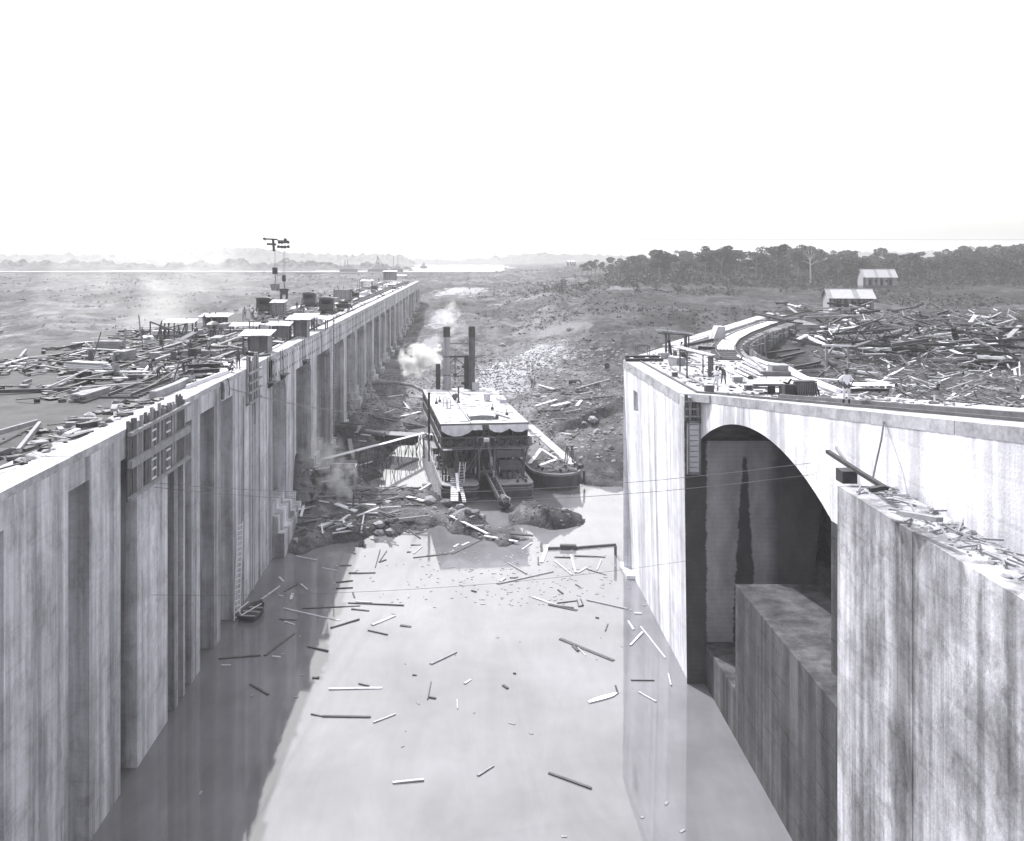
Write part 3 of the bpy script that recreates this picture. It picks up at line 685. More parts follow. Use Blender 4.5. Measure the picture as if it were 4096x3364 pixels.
# ================================================================ boards
UB = []
for s_ in range(4):
    q = random.Random(s_); m = MB(); n = 3
    vs_ = []
    for i in range(n+1):
        x_ = -.5+i/n; b = q.uniform(-.12, .12)*(1-abs(x_)*1.2)
        for (a_, c_) in ((-.5, -.5), (.5, -.5), (.5, .5), (-.5, .5)):
            vs_.append((x_+(q.uniform(-.012, .012) if i in (0, n) else 0), a_+b*.4, c_+b))
    fs_ = [(i*4+j_, i*4+(j_+1) % 4, (i+1)*4+(j_+1) % 4, (i+1)*4+j_) for i in range(n) for j_ in range(4)]+[(3, 2, 1, 0), (n*4, n*4+1, n*4+2, n*4+3)]
    UB.append((vs_, fs_))
UBM = {}
def board(a, b, w_, t_, mat, label, cat='plank', name='plank', group=None, roll=0):
    a = Vector(a); b = Vector(b); v = rnd.randrange(4); key = (v, mat.name)
    if key not in UBM: UBM[key] = MB().add(*UB[v]).mesh('board', mat)
    o = bpy.data.objects.new(name, UBM[key]); C.objects.link(o)
    d = b-a; o.location = (a+b)/2; o.rotation_mode = 'QUATERNION'
    q = d.to_track_quat('X', 'Z')
    if roll: q = q @ Euler((roll, 0, 0)).to_quaternion()
    o.rotation_quaternion = q; o.scale = (max(d.length, .1), w_, t_)
    return props(o, label, cat, group)
TONE = {'w': (M_wood_l, 'pale'), 'l': (M_wood_m, 'greyish'), 'g': (M_wet, 'dull wet'), 'd': (M_black, 'blackened')}

# ---------------------------------------------------------------- floating timber in the chamber (photo zoom coordinates -> water level)
FA = [(560, 2200), (1400, 1950)]
fl = [
 (0,1010,410,1405,495,10,'w',"long pale spar floating just left of the midline, thin end toward the wall"),(0,1140,412,1550,392,8,'d',"long dark pole crossing the edge of the wall's reflection, nearly level"),
 (0,1520,362,1635,368,7,'w',"short pale batten lying just behind two long dark poles on the water"),(0,1465,372,1860,390,6,'d',"thinnest long dark pole, reaching toward mid-channel"),
 (0,1490,415,1615,428,9,'d',"short dark board just below the pair of long dark poles"),(0,1345,548,1545,488,9,'d',"dark knotty stick slanting up right from the reflection edge"),
 (0,1635,528,1795,462,17,'w',"bright clean board slanting up right, left of mid-channel"),(0,1835,530,1910,540,15,'g',"short stubby dull block of plank right of the bright slanting board"),
 (0,1605,565,1745,597,6,'g',"thin grey lath sloping down right under the bright slanting board"),(0,1180,680,1325,712,8,'g',"grey stick poking out of the wall's reflection, lower left"),
 (0,555,765,850,742,11,'g',"long grey plank lying level in the dark reflection, lower left"),(0,880,745,1085,590,18,'g',"broad grey plank angled steeply in the dark reflection of the left wall"),
 (0,930,750,990,756,12,'w',"short pale block touching the broad grey plank's lower end"),(0,570,812,640,812,8,'w',"small pale lath below the long level plank, near the left wall"),
 (0,775,945,905,1020,10,'g',"grey board sloping down right in the darkest water, bottom left"),(0,1330,978,1705,970,17,'w',"longest bright white plank, lying level near the bottom of the view"),
 (0,1540,940,1615,960,6,'g',"thin lath just behind the long bright level plank"),(0,1285,1170,1625,1176,13,'d',"dark double-edged beam lying level at the very bottom"),
 (0,1645,1215,1800,1155,9,'w',"pale lath slanting up right beside the dark bottom beam"),(0,1205,1155,1290,1172,7,'d',"short dark lath left of the dark bottom beam"),
 (0,835,360,985,255,11,'w',"pale pole resting out from the moored skiff"),(0,1100,42,1250,75,8,'w',"pale lath in the dark water under the left bank"),
 (0,1285,127,1390,145,7,'w',"pale lath near the left bank, right of another like it"),(0,1410,110,1490,107,7,'g',"grey lath level on the reflection edge, upper left"),
 (0,1470,163,1530,158,7,'g',"short grey lath under another on the reflection edge"),(0,1385,228,1500,215,8,'d',"dark lath on the reflection edge above two thin ones"),
 (0,1380,270,1500,265,5,'g',"very thin grey lath, level, on the reflection edge"),(0,980,190,1012,220,12,'w',"small pale stub in dark water right of the skiff"),
 (0,1020,290,1110,240,7,'g',"thin grey stick among the small drift heap right of the skiff"),(0,1135,240,1180,282,9,'w',"short pale stick falling right in the small drift heap"),
 (0,1062,350,1075,305,20,'w',"squarish pale block in the small drift heap right of the skiff"),(0,975,321,1010,321,8,'w',"tiny pale lath left of the squarish block"),
 (0,1500,300,1512,335,10,'d',"short dark stub end-on to the view, left of mid-channel"),(0,1215,899,1262,901,13,'d',"short dark block on bright water at the reflection edge, bottom left"),
 (0,980,488,1105,492,6,'g',"thin grey lath below the small drift heap"),(0,1020,505,1090,525,8,'w',"pale lath sloping right below the small drift heap"),
 (0,2028,1050,2052,925,8,'g',"grey stick pointing away from the viewer, bottom centre"),(0,2030,1035,2085,1045,10,'d',"short dark stub at the foot of a stick pointing away"),
 (1,1480,1065,1855,1218,20,'g',"broad dark plank slanting down right, the largest right of centre"),(1,1570,1115,1608,1152,18,'g',"short wide chunk just under the broad slanting plank"),
 (1,1605,1128,1660,1180,6,'w',"thin pale splinter under the broad slanting plank"),(1,570,1243,748,1158,15,'l',"thick grey squared log slanting up right at lower mid-channel"),
 (1,808,1382,852,1350,13,'w',"short pale block at bottom centre"),(1,1078,1393,1112,1416,15,'d',"short dark block at bottom centre right"),
 (1,1870,1395,1888,1450,12,'d',"short dark stick pointing away, by the right reflection edge"),(1,758,1558,755,1490,8,'w',"pale stub pointing away at bottom centre"),
 (1,1285,770,1465,832,15,'w',"bright board on top of the loose raft of wreckage, right of centre"),(1,1400,822,1600,865,20,'d',"dark heavy board under the bright one in the loose raft"),
 (1,1460,814,1600,797,6,'d',"thin dark bar running from the raft to the small frame"),(1,1480,838,1575,847,12,'d',"short dark board in the middle of the loose raft"),
 (1,1600,790,1612,840,6,'d',"left upright of the small dark frame beside the raft"),(1,1612,838,1645,830,6,'d',"bottom bar of the small dark frame beside the raft"),(1,1625,785,1645,832,6,'d',"right upright of the small dark frame beside the raft"),
 (1,1668,790,1955,855,11,'l',"long grey pole reaching from the raft toward the right wall's reflection"),(1,1040,678,1430,590,13,'l',"long grey pole slanting up right below the dredge's reflection"),
 (1,1060,660,1092,638,16,'w',"short pale board above the left end of the long grey pole"),(1,1125,635,1185,637,7,'g',"small level lath above the long grey pole"),
 (1,1112,530,1245,608,10,'l',"lath sloping down right inside the dredge's reflection"),(1,1440,515,1565,615,10,'w',"pale lath sloping down right near the boom"),
 (1,1555,475,1590,600,13,'w',"long pale stick pointing toward the viewer near the boom"),(1,1605,600,1668,563,12,'w',"pale stick forming a V with the one pointing at the viewer"),
 (1,1740,580,1770,510,8,'w',"pale stick leaning right near the wall, below the boom"),(1,1670,575,1805,615,5,'g',"very thin lath right of the V of sticks"),
 (1,1440,490,1555,493,8,'d',"dark lath level just below the boom's left half"),(1,1580,481,1720,486,15,'d',"thick dark board level just below the boom"),(1,1720,486,1800,490,6,'d',"thin dark tail right of the thick dark board"),
 (1,1348,528,1395,405,25,'w',"widest bright board standing out of the drift tangle at the ridge's right end"),(1,1347,392,1350,450,16,'d',"dark stump beside the widest bright board in the drift tangle"),
 (1,1325,490,1328,545,8,'d',"thin dark stick left of the widest bright board"),(1,1212,436,1280,393,8,'w',"pale stick on the drift tangle, leaning up right"),
 (1,540,483,720,463,11,'d',"dark pole lying half in the dredge's reflection, its left piece"),(1,720,468,935,365,11,'d',"dark pole rising from the reflection to the mud ridge"),
 (1,445,494,540,484,5,'g',"thin tail of the dark pole on bright water"),(1,785,410,840,386,13,'w',"bright short board in the dredge's reflection, right of its twin"),
 (1,730,420,765,400,12,'w',"bright shorter board in the dredge's reflection, left of its twin"),(1,450,465,508,415,8,'w',"pale lath slanting up on the bright water left of the reflection"),
 (1,428,404,500,403,10,'d',"dark knotted stick level on bright water under the bank"),(1,1465,720,1500,748,9,'d',"small dark stick above the loose raft"),
 (1,1590,682,1625,702,6,'g',"tiny lath above the small dark frame"),(1,405,452,428,455,16,'g',"small dull cube of timber left of the dredge's reflection"),
 (1,2005,885,2055,888,13,'w',"pale block on the dark reflection of the right wall, uppermost"),(1,1960,940,1998,1000,14,'w',"pale board sloping right on the edge of the right wall's reflection"),
 (1,1975,1113,2062,1020,13,'w',"pale board slanting up right in the right wall's reflection"),
 (1,2048,980,2222,1200,10,'w',"long pale lath sloping down right along the foot of the right wall"),(1,1670,790,1690,800,8,'g',"grey chip beside the small dark frame"),
 (1,2243,1310,2262,1395,9,'w',"pale lath near the foot of the arch pier, pointing away"),(1,2035,1440,2155,1508,10,'w',"pale lath sloping down right at the bottom of the right reflection"),
 (1,1980,1358,2145,1359,5,'g',"thin level lath low in the right wall's reflection"),(1,855,725,890,735,8,'d',"tiny dark chip in open water at mid-channel"),
 (1,180,600,20,604,6,'g',"thin level lath near the left reflection edge, above mid-height"),(1,205,525,255,508,9,'d',"small dark stick at the foot of two leaning laths"),
 (1,178,562,212,440,4,'g',"left one of two thin leaning laths on bright water"),(1,208,520,258,448,4,'g',"right one of two thin leaning laths on bright water"),
 (1,360,298,420,318,10,'d',"dark board at the water's edge under the mud bank"),(1,415,300,495,358,7,'d',"dark stick sloping right at the water's edge under the bank"),(1,465,325,525,310,14,'d',"dark curled scrap at the water's edge left of the reflection"),
 (1,1800,1010,1818,958,7,'g',"grey chip near the right reflection edge"),(1,1732,915,1752,920,9,'d',"small dark knot of wood near the right reflection edge"),
 (1,440,1320,470,1322,5,'g',"tiny chip low at left of centre"),(1,1150,1308,1170,1312,5,'d',"tiny dark chip low at right of centre"),
 (1,300,2080,520,2060,14,'w',"pale plank below the lowest dark beam, left part"),(1,900,2030,1010,1960,12,'l',"grey board near the lower edge at centre"),(1,1400,2010,1700,2120,14,'g',"dull plank near the lower edge, right part")]
for (z_, x1, y1, x2, y2, wd, tn, lb) in fl:
    ox, oy = FA[z_]; sc_ = 1.7617
    a = on(ox+x1/sc_, oy+y1/sc_, .03); b = on(ox+x2/sc_, oy+y2/sc_, .03); b.z += rnd.uniform(-.04, .03)
    d_ = (a-b); L = max(.25, d_.length); ang = abs(math.atan2(abs(d_.y), abs(d_.x)))
    wm = max(.07, wd/sc_/F*a.y*(1.0+.8*math.cos(ang)) *.9)
    board(a, b, wm, .07, M_float if tn == 'w' else TONE[tn][0], lb if len(lb.split()) < 17 else ' '.join(lb.split()[:16]), 'floating timber', 'floating_plank', 'timber adrift in the lock chamber')
# white curved slab of bark/boat bottom
m = MB(); p_ = on(1400+1780/1.7617, 1950+1483/1.7617, 0)
pts = [(-1.05, -.55), (-.5, -.1), (.1, .25), (.9, .62), (1.1, .6), (.75, .15), (.2, -.2), (-.5, -.55), (-.95, -.75)]
m.prism([(a, b) for a, b in pts], -.02, .07); solo('driftwood_slab', m, M_wood_l, 'pale curved slab of wood floating near the right reflection edge', 'driftwood', p_)
# small chips and scum: uncountable
m = MB(); q = random.Random(4)
for i in range(330):
    x_ = q.uniform(-15, 13.5); y_ = q.uniform(40, 90)
    if q.random() < .8: y_ = q.uniform(76, 92); x_ = q.gauss(4, 6)
    s_ = q.uniform(.04, .16); m.box((x_, y_, .01), (s_*q.uniform(1, 3), s_, .04), rz=q.uniform(0, 3))
solo('floating_chips', m, M_wood_m, None, None, kind='stuff')
# boom across the channel
bt = thing('boom', 'dark timber boom lying across the channel from mud ridge to right wall', 'boom', tuple(on(2310, 2190, 0)))
for (x1, y1, x2, y2, r) in ((2192, 2194, 2325, 2190, .16), (2320, 2190, 2463, 2178, .15)):
    m = MB(); m.tube(on(x1, y1, .08), on(x2, y2, .08), r, r*.8, 8); part('log', m, M_wet, bt, True)
m = MB(); m.bar(on(2240, 2186, .22), on(2305, 2187, .22), .5, .4); part('float', m, M_wet, bt, True)
m = MB(); m.tube(on(2462, 2225, -.5), on(2462, 2185, 1.6), .13, .13, 6); solo('mooring_post', m, M_wet, 'dark mooring post where the boom meets the right wall', 'post', tuple(on(2462, 2190, 0)), world=True)

# ================================================================ DREDGE
DL = Vector((2.6, 108.6, 0)); DA = R(6.9)
dr = thing('dredge', 'grounded steam suction dredge with white roof, twin smokestacks and dark open front', 'dredge', DL, DA)
def dl(px, py, Y):                      # photograph point at depth Y -> dredge frame
    return (Matrix.Rotation(-DA, 3, 'Z') @ (at(px, py, Y)-DL))
HW = 5.45; LEN = 31
def rrect(x0, x1, y0, y1, r, n=5, corners=(1, 1, 1, 1)):
    out = []
    for (cx, cy, a0, on_) in ((x1-r, y0+r, -90, corners[1]), (x1-r, y1-r, 0, corners[2]), (x0+r, y1-r, 90, corners[3]), (x0+r, y0+r, 180, corners[0])):
        if not on_:
            out.append((x1 if cx > (x0+x1)/2 else x0, y1 if cy > (y0+y1)/2 else y0)); continue
        for i in range(n+1): t = R(a0+90*i/n); out.append((cx+r*math.cos(t), cy+r*math.sin(t)))
    return out
m = MB(); m.prism(rrect(-HW, -1.05, 0, 9, .9, corners=(1, 1, 0, 0)), -1.6, 1.92); part('pontoon', m, M_rust, dr)
m = MB(); m.prism(rrect(1.0, HW, 0, 9, .9, corners=(1, 1, 0, 0)), -1.6, 1.92); part('pontoon', m, M_rust, dr)
m = MB(); m.bb(-HW, HW, 9, LEN, -1.6, 1.92); part('hull', m, M_rust, dr)
# lighter streaked plating on the left side
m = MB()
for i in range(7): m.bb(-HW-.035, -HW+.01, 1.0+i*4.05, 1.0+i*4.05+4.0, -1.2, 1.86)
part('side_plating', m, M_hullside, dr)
m = MB(); m.prism(rrect(-HW-.06, -1.0, -.06, 9, .95, corners=(1, 1, 0, 0)), 1.921, 2.05); m.prism(rrect(.95, HW+.06, -.06, 9, .95, corners=(1, 1, 0, 0)), 1.921, 2.05); m.bb(-HW-.06, HW+.06, 9, LEN, 1.921, 2.05); part('deck', m, M_deckpl, dr)
m = MB()
for u0, u1 in ((-HW, -1.05), (1.0, HW)): m.prism(rrect(u0-.1, u1+.1, -.1, 2, .95, corners=(1, 1, 0, 0)), 1.5, 1.66); m.prism(rrect(u0-.07, u1+.07, -.07, 2, .95, corners=(1, 1, 0, 0)), .35, .47)
m.bb(-HW-.12, -HW, 1, LEN, 1.5, 1.66)
part('rubbing_strake', m, M_deckdk, dr)
# roof and upper storey
m = MB(); m.bb(-5.35, 5.35, 3, 33, 8.55, 8.7); part('roof', m, M_white, dr)
m = MB()
for i in range(9): m.bb(-5.38, 5.38, 3.0+i*3.33, 3.05+i*3.33, 8.70, 8.715)
m.bb(-1.75, -1.62, 3.2, 32.8, 8.70, 8.76); part('roof_seam', m, M_deckdk, dr)
m = MB(); m.bb(-5.42, 5.42, 2.94, 3.02, 8.5, 8.74); m.bb(-5.42, -5.34, 3, 33, 8.5, 8.74); part('roof_edge', m, M_deckdk, dr)
for i in range(15):
    m = MB(); m.bb(-5.3, -5.2, 3.05+i*2, 5.0+i*2, 5.9, 8.5); part('wall_panel', m, M_cabin, dr)
m = MB(); m.bb(-5.35, -5.18, 3, 33, 7.15, 7.25); m.bb(-5.4, -5.15, 3, 33, 5.8, 5.93); part('belt_rail', m, M_wood_m, dr)
m = MB(); m.bb(5.2, 5.3, 3.05, 33, 5.9, 8.5); part('wall_panel', m, M_cabin, dr)
m = MB(); m.bb(-5.2, 5.2, 7.0, 33, 5.9, 8.5); part('house', m, M_cabin, dr)
m = MB(); m.bb(-5.3, 5.3, 2.2, 33, 5.72, 5.89); part('upper_deck', m, M_deckdk, dr)
m = MB(); m.bb(-3.9, 4.4, 9.2, 33, 2.05, 5.7); part('engine_house', m, M_cabin, dr)
# openings in the lower house
for x_ in (-2.9, -1.4, 2.2, 3.6):
    m = MB(); m.bb(x_-.45, x_+.45, 9.12, 9.19, 2.3, 4.4); part('doorway', m, M_coal, dr)
for i in range(8):
    m = MB(); m.bb(-5.38, -5.31, 5.2+i*3.4, 6.1+i*3.4, 7.5, 8.2); part('window', m, M_coal, dr)
for i in range(6):
    m = MB(); m.bb(-4.6+i*1.65, -3.8+i*1.65, 6.9, 6.98, 6.5, 7.8); f = part('window', m, M_coal, dr)
# balcony rail with cross lattice
m = MB(); m.bb(-5.3, 5.3, 2.15, 2.24, 7.1, 7.22); m.bb(-5.3, 5.3, 2.15, 2.24, 5.95, 6.1)
N_ = 11
for i in range(N_+1):
    u = -5.25+i*10.5/N_; m.bb(u-.04, u+.04, 2.12, 2.2, 5.9, 7.2)
    if i < N_: u2 = u+10.5/N_; m.bar((u, 2.18, 6.05), (u2, 2.18, 7.15), .05); m.bar((u, 2.22, 7.15), (u2, 2.22, 6.05), .05)
part('lattice_rail', m, M_iron, dr)
for i in range(7):
    u = -5.2+i*10.4/6; m = MB(); m.bb(u-.06, u+.06, 3.1, 3.22, 5.9, 8.5); part('post', m, M_iron, dr)
for u in (-5.15, -3.4, -1.2, 1.25, 4.7):
    m = MB(); m.bb(u-.09, u+.09, 2.5, 2.68, 2.05, 5.72); part('post', m, M_iron, dr)
# two scalloped awnings under the roof edge
def awning(u0, u1, dips, drop):
    m_ = MB(); n = 28; vs_ = []
    for i in range(n+1):
        t = i/n; u = u0+(u1-u0)*t; s_ = abs(math.sin(math.pi*(t*dips)))**.7
        if dips == 1: s_ = math.sin(math.pi*min(1, t*1.35))**.8 if t < .74 else 0
        dz = drop*.45+drop*.62*s_
        vs_ += [(u, 2.9, 8.52), (u, 2.62, 8.52-dz*.5), (u, 2.45+.1*math.sin(i*1.3), 8.52-dz)]
    fs_ = [(i*3+k_, (i+1)*3+k_, (i+1)*3+k_+1, i*3+k_+1) for i in range(n) for k_ in range(2)]
    return m_.add(vs_, fs_)
part('awning', awning(-5.3, -.35, 1, 1.15), M_canvas, dr, smooth=True); part('awning', awning(.45, 5.3, 2, .8), M_canvas, dr, smooth=True)
m = MB(); m.bb(-.32, .42, 2.75, 2.9, 8.0, 8.5); part('roof_box', m, M_iron, dr)
m = MB(); m.bb(-5.2, -4.1, 1.4, 2.1, 5.85, 5.92); part('landing', m, M_white, dr)
# stairs and step-ladders in the open front
def ladder(a, b, w_, n, mat, nm, par, r=.035, world=False, label=None):
    a = Vector(a); b = Vector(b); m_ = MB(); x_ = Vector((w_/2, 0, 0))
    m_.bar(a-x_, b-x_, r*2, r*3); m_.bar(a+x_, b+x_, r*2, r*3); o = part(nm, m_, mat, par, world, label)
    for i in range(1, n): p_ = a.lerp(b, i/n); g = MB(); g.bar(p_-x_, p_+x_, r*1.4); q = part('rung', g, mat, par if par is None else o, False)
    if world:
        pass
    return o
ladder((-3.0, 3.6, 2.06), (-2.9, 6.5, 5.8), .9, 11, M_wood_m, 'stair', dr)
ladder((-3.1, 1.2, 2.06), (-2.8, 2.0, 4.3), .7, 7, M_wood_l, 'stepladder', dr)
m = MB(); m.bar((-2.5, 2.9, 2.06), (-2.75, 2.0, 4.3), .07); m.bar((-3.2, 2.9, 2.06), (-3.05, 2.0, 4.3), .07); part('stepladder_leg', m, M_wood_l, dr)
ladder((.1, 2.4, 6.3), (.1, 2.9, 8.3), .7, 6, M_iron, 'roof_ladder', dr)
# hoisting tackle at the front: white sheave block, bent pipes, hoist ropes
m = MB(); m.prism([(-.35, 1.5), (.35, 1.5), (.25, 2.1), (-.25, 2.1)], 6.75, 7.15); part('sheave_housing', m, M_white, dr)
m = MB(); m.path([(-1.1, 1.9, 6.7), (-1.05, 1.9, 7.15), (-.6, 1.9, 7.25), (-.2, 1.9, 7.2)], .04); m.path([(1.1, 1.9, 6.7), (1.05, 1.9, 7.15), (.6, 1.9, 7.25), (.2, 1.9, 7.2)], .04); part('bent_pipe', m, M_wood_m, dr)
m = MB(); m.path([(-.2, 1.5, 6.8), (-3.4, -.1, 2.6)], .03); m.path([(-.1, 1.5, 6.8), (-1.9, 1.8, 3.2)], .03); m.path([(.05, 1.4, 6.7), (.6, .2, 3.3)], .035); m.path([(.2, 1.4, 6.7), (.75, .2, 3.3)], .035); part('hoist_rope', m, M_rope, dr)
m = MB(); m.box((.45, .7, 4.6), (.28, .3, 1.0), rx=.2); m.box((.65, .1, 3.2), (.25, .25, .7), rx=.2); part('pulley_block', m, M_wood_m, dr)
# suction boom with open lattice top and dark nozzle
a = Vector((.2, 4.5, 3.4)); b = Vector((1.25, -2.9, 1.05)); d = (b-a).normalized(); sx = d.cross(Vector((0, 0, 1))).normalized()*.42
m = MB(); m.bar(a-sx, b-sx, .16, .5); part('boom_girder', m, M_wood_m, dr); m = MB(); m.bar(a+sx, b+sx, .16, .5); part('boom_girder', m, M_wood_m, dr)
for i in range(9):
    t = .3+i*.075; p_ = a.lerp(b, t); m = MB(); m.bar(p_-sx+Vector((0, 0, .2)), p_+sx+Vector((0, 0, .2)), .12, .1); part('boom_rung', m, M_iron, dr)
m = MB(); m.bar(a.lerp(b, .2)-Vector((0, 0, .35)), b-Vector((0, 0, .35)), .6, .3); part('suction_pipe', m, M_black, dr)
c0 = b+d*.1
m = MB(); m.tube(b-d*.3, b+d*.9, .5, .75, 12, cap=False); m.tube(b+d*.9, b+d*1.5, .75, .45, 12); part('cutter_head', m, M_black, dr)
for i in range(5):
    t = i*2*math.pi/5+.3; m = MB(); o1 = (sx.normalized()*math.cos(t)+Vector((0, 0, 1))*math.sin(t)); o2 = (sx.normalized()*math.cos(t+.7)+Vector((0, 0, 1))*math.sin(t+.7))
    m.bar(b+d*.2+o1*.62, b+d*1.0+o2*.8, .22, .07); m.bar(b+d*1.0+o2*.8, b+d*1.55+o2*.35, .22, .07); part('cutter_blade', m, M_wood_m if i < 3 else M_iron, dr)
m = MB(); m.bar((.2, 1.5, 6.7), (1.2, -2.6, 1.6), .03); part('boom_rope', m, M_rope, dr)
m = MB(); m.bb(-.95, .9, 1.2, 1.5, 3.2, 3.45); m.bb(-1.0, -.8, 1.2, 1.6, 2.05, 6); m.bb(.8, 1.0, 1.2, 1.6, 2.05, 6); part('gallows', m, M_iron, dr)
# winch machinery and clutter in the shade right of the well
m = MB(); m.tube((1.7, 4.5, 2.9), (3.9, 4.5, 2.9), .55, .55, 12); m.bb(1.6, 1.8, 3.8, 5.2, 2.05, 3.6); m.bb(3.8, 4.0, 3.8, 5.2, 2.05, 3.6); part('winch', m, M_iron, dr)
m = MB(); m.bb(1.4, 4.6, 2.7, 2.85, 4.7, 5.5); m.bb(1.4, 4.6, 2.7, 3.6, 4.6, 4.7); part('screen', m, M_wood_d, dr)
m = MB(); m.bb(1.8, 4.2, 2.9, 3.1, 3.0, 4.2); part('boiler_plate', m, M_iron, dr)
for (x_, y_) in ((2.3, 2.5), (2.9, 2.4), (3.5, 2.6)):
    m = MB(); m.tube((x_, y_, 2.05), (x_, y_, 2.85), .28, .28, 10); part('drum', m, M_iron, dr)
m = MB(); m.tube((-1.4, 1.2, 3.5), (-1.32, 1.2, 3.5), .42, .42, 14); m.tube((1.5, 1.6, 3.4), (1.58, 1.6, 3.4), .4, .4, 14); part('handwheel', m, M_wood_m, dr)
# bollards, bitts, rope on decks
for i, y_ in enumerate((1.6, 5.6, 12.8, 17.5, 27)):
    m = MB(); m.bb(-5.0, -4.3, y_, y_+.5, 2.05, 2.15); m.tube((-4.85, y_+.25, 2.1), (-4.85, y_+.25, 2.75), .13, .16, 8); m.tube((-4.45, y_+.25, 2.1), (-4.45, y_+.25, 2.75), .13, .16, 8); part('bollard', m, M_black, dr)
for x_ in (3.6, 4.6): m = MB(); m.tube((x_, .7, 2.05), (x_, .7, 2.4), .2, .12, 8); part('bollard', m, M_black, dr)
for x_, y_ in ((4.9, 2.2), (4.4, 1.5), (4.7, 3.0), (4.2, 2.4)):
    m = MB(); m.rock((x_, y_, 2.25), .25, int(x_*100)); part('deck_gear', m, M_iron, dr)
# tall posts on the left edge
p0 = dl(1716, 1570, 121); p1 = dl(1716, 1722, 121); m = MB(); m.tube((p0.x, p0.y, p1.z-.3), p0, .16, .16, 8); m.tube((p0.x, p0.y, 2.05), (p0.x, p0.y, p1.z), .1, .1, 8); part('spud_post', m, M_black, dr)
m = MB(); m.tube((-5.1, 8.5, 2.05), (-5.1, 8.5, 7.3), .07, .07, 6); m.bb(-5.4, -4.8, 8.2, 8.8, 2.05, 2.25); part('davit', m, M_iron, dr)
for (x_, y_, s_) in ((-4.6, 9.6, .5), (-4.5, 11, .6), (-4.4, 10.3, .4), (-4.3, 14, .5), (-4.7, 19, .45)):
    m = MB(); m.box((x_, y_, 2.05+s_/2), (s_, s_*1.3, s_), rz=.3); part('deck_box', m, M_black, dr)
# smokestacks and gallows frame aft
def stack(px, dark, dd=0):
    b = dl(px, 1548, 141); x_, y_ = b.x, 32.2+dd
    m_ = MB(); m_.lathe([(.72, 8.7), (.72, 9.0), (.52, 9.02), (.5, 12), (.5, 16.4), (.48, 18.1), (.5, 18.12)], 16, (x_, y_, 0)); s_ = part('smokestack', m_, dark, dr, smooth=True)
    m_ = MB(); m_.lathe([(.53, 16.65), (.53, 18.1), (.5, 18.2), (.4, 18.2), (.4, 17.6)], 16, (x_, y_, 0)); part('stack_cap', m_, M_black, s_)
    for z_ in (13.6, 10.8): m_ = MB(); m_.lathe([(.505, z_), (.54, z_+.02), (.54, z_+.14), (.505, z_+.16)], 16, (x_, y_, 0)); part('band', m_, M_iron, s_)
    return x_, y_
s1x, sy = stack(1785, M_stack); s2x, _ = stack(1887, M_iron)
m = MB(); m.tube((s1x, sy, 15.6), (s2x, sy, 15.65), .06, .06, 6); part('stay_rod', m, M_iron, dr)
c1x, c2x = s1x-1.25, s2x-.78
m = MB(); m.bb(c1x-.33, c1x+.33, 32.6, 33.2, 8.7, 12.5); part('stern_column', m, M_black, dr)
m = MB(); m.bb(c2x-.33, c2x+.33, 32.6, 33.2, 8.7, 13.8); part('stern_column', m, M_black, dr)
m = MB(); m.bb(s1x+.4, s2x-.4, 32.7, 33.0, 13.45, 13.75); m.bb(s1x+.4, c2x, 32.8, 32.95, 10.55, 10.68)
xm = s1x+1.35; m.bb(xm-.06, xm+.06, 32.8, 32.95, 10.6, 13.5)
m.bar((xm, 32.87, 13.4), (c2x-.1, 32.87, 12.1), .1); m.bar((xm, 32.87, 10.7), (c2x-.1, 32.87, 11.9), .1); m.bar((xm, 32.87, 13.4), (s1x+.4, 32.87, 12.3), .1); m.bar((xm, 32.87, 10.7), (s1x+.4, 32.87, 11.6), .1)
m.box((xm, 32.85, 10.8), (.55, .12, .45)); m.box((c2x-.5, 32.85, 12.0), (.4, .12, .4)); part('stern_truss', m, M_black, dr)
m = MB(); m.bar((xm, 32.9, 10.5), (xm, 32.9, 9.2), .06); m.tube((xm+1.2, 32.9, 9.3), (xm+1.2, 32.9, 9.7), .25, .25, 8); part('hook', m, M_black, dr)
for x_, h_ in ((s1x+.55, 3.6), (s2x+.35, 3.4)): m = MB(); m.tube((x_, sy-.7, 8.7), (x_, sy-.7, 8.7+h_), .05, .05, 6); part('steam_pipe', m, M_wood_m, dr)
m = MB(); m.box((s2x+.45, sy-1.2, 9.3), (1.1, .1, 1.1), rx=-.25); part('sheet', m, M_tin, dr)
for sx_ in (-1, 1):
    m = MB(); m.path([(s1x if sx_ < 0 else s2x, sy, 13.4), ((s1x if sx_ < 0 else s2x)+sx_*3.0, sy+.4, 8.7)], .025); part('guy', m, M_cable, dr)
# roof furniture
p_ = dl(1834, 1620, 127.5); m = MB(); m.tube((p_.x, p_.y, 8.7), (p_.x, p_.y, 11.0), .12, .12, 8); m.bb(p_.x-.2, p_.x+.2, p_.y-.2, p_.y+.2, 8.7, 8.9); part('vent_pipe', m, M_iron, dr)
p_ = dl(1948, 1604, 129); m = MB(); m.lathe([(.42, 8.72), (.5, 9.7), (.52, 9.72), (.48, 9.74), (0, 9.76)], 14, (p_.x, p_.y, 0)); part('water_tank', m, M_canvas, dr, smooth=True)
p_ = dl(1820, 1598, 130); m = MB(); m.lathe([(.2, 8.7), (.25, 8.9), (.42, 9.1), (.45, 9.3), (.3, 9.55), (0, 9.62)], 10, (p_.x, p_.y, 0)); part('cowl_vent', m, M_iron, dr, smooth=True)
m = MB(); m.bb(-1.45, 1.55, 5.6, 9.4, 8.7, 9.15); sk_ = part('skylight', m, M_wood_m, dr)
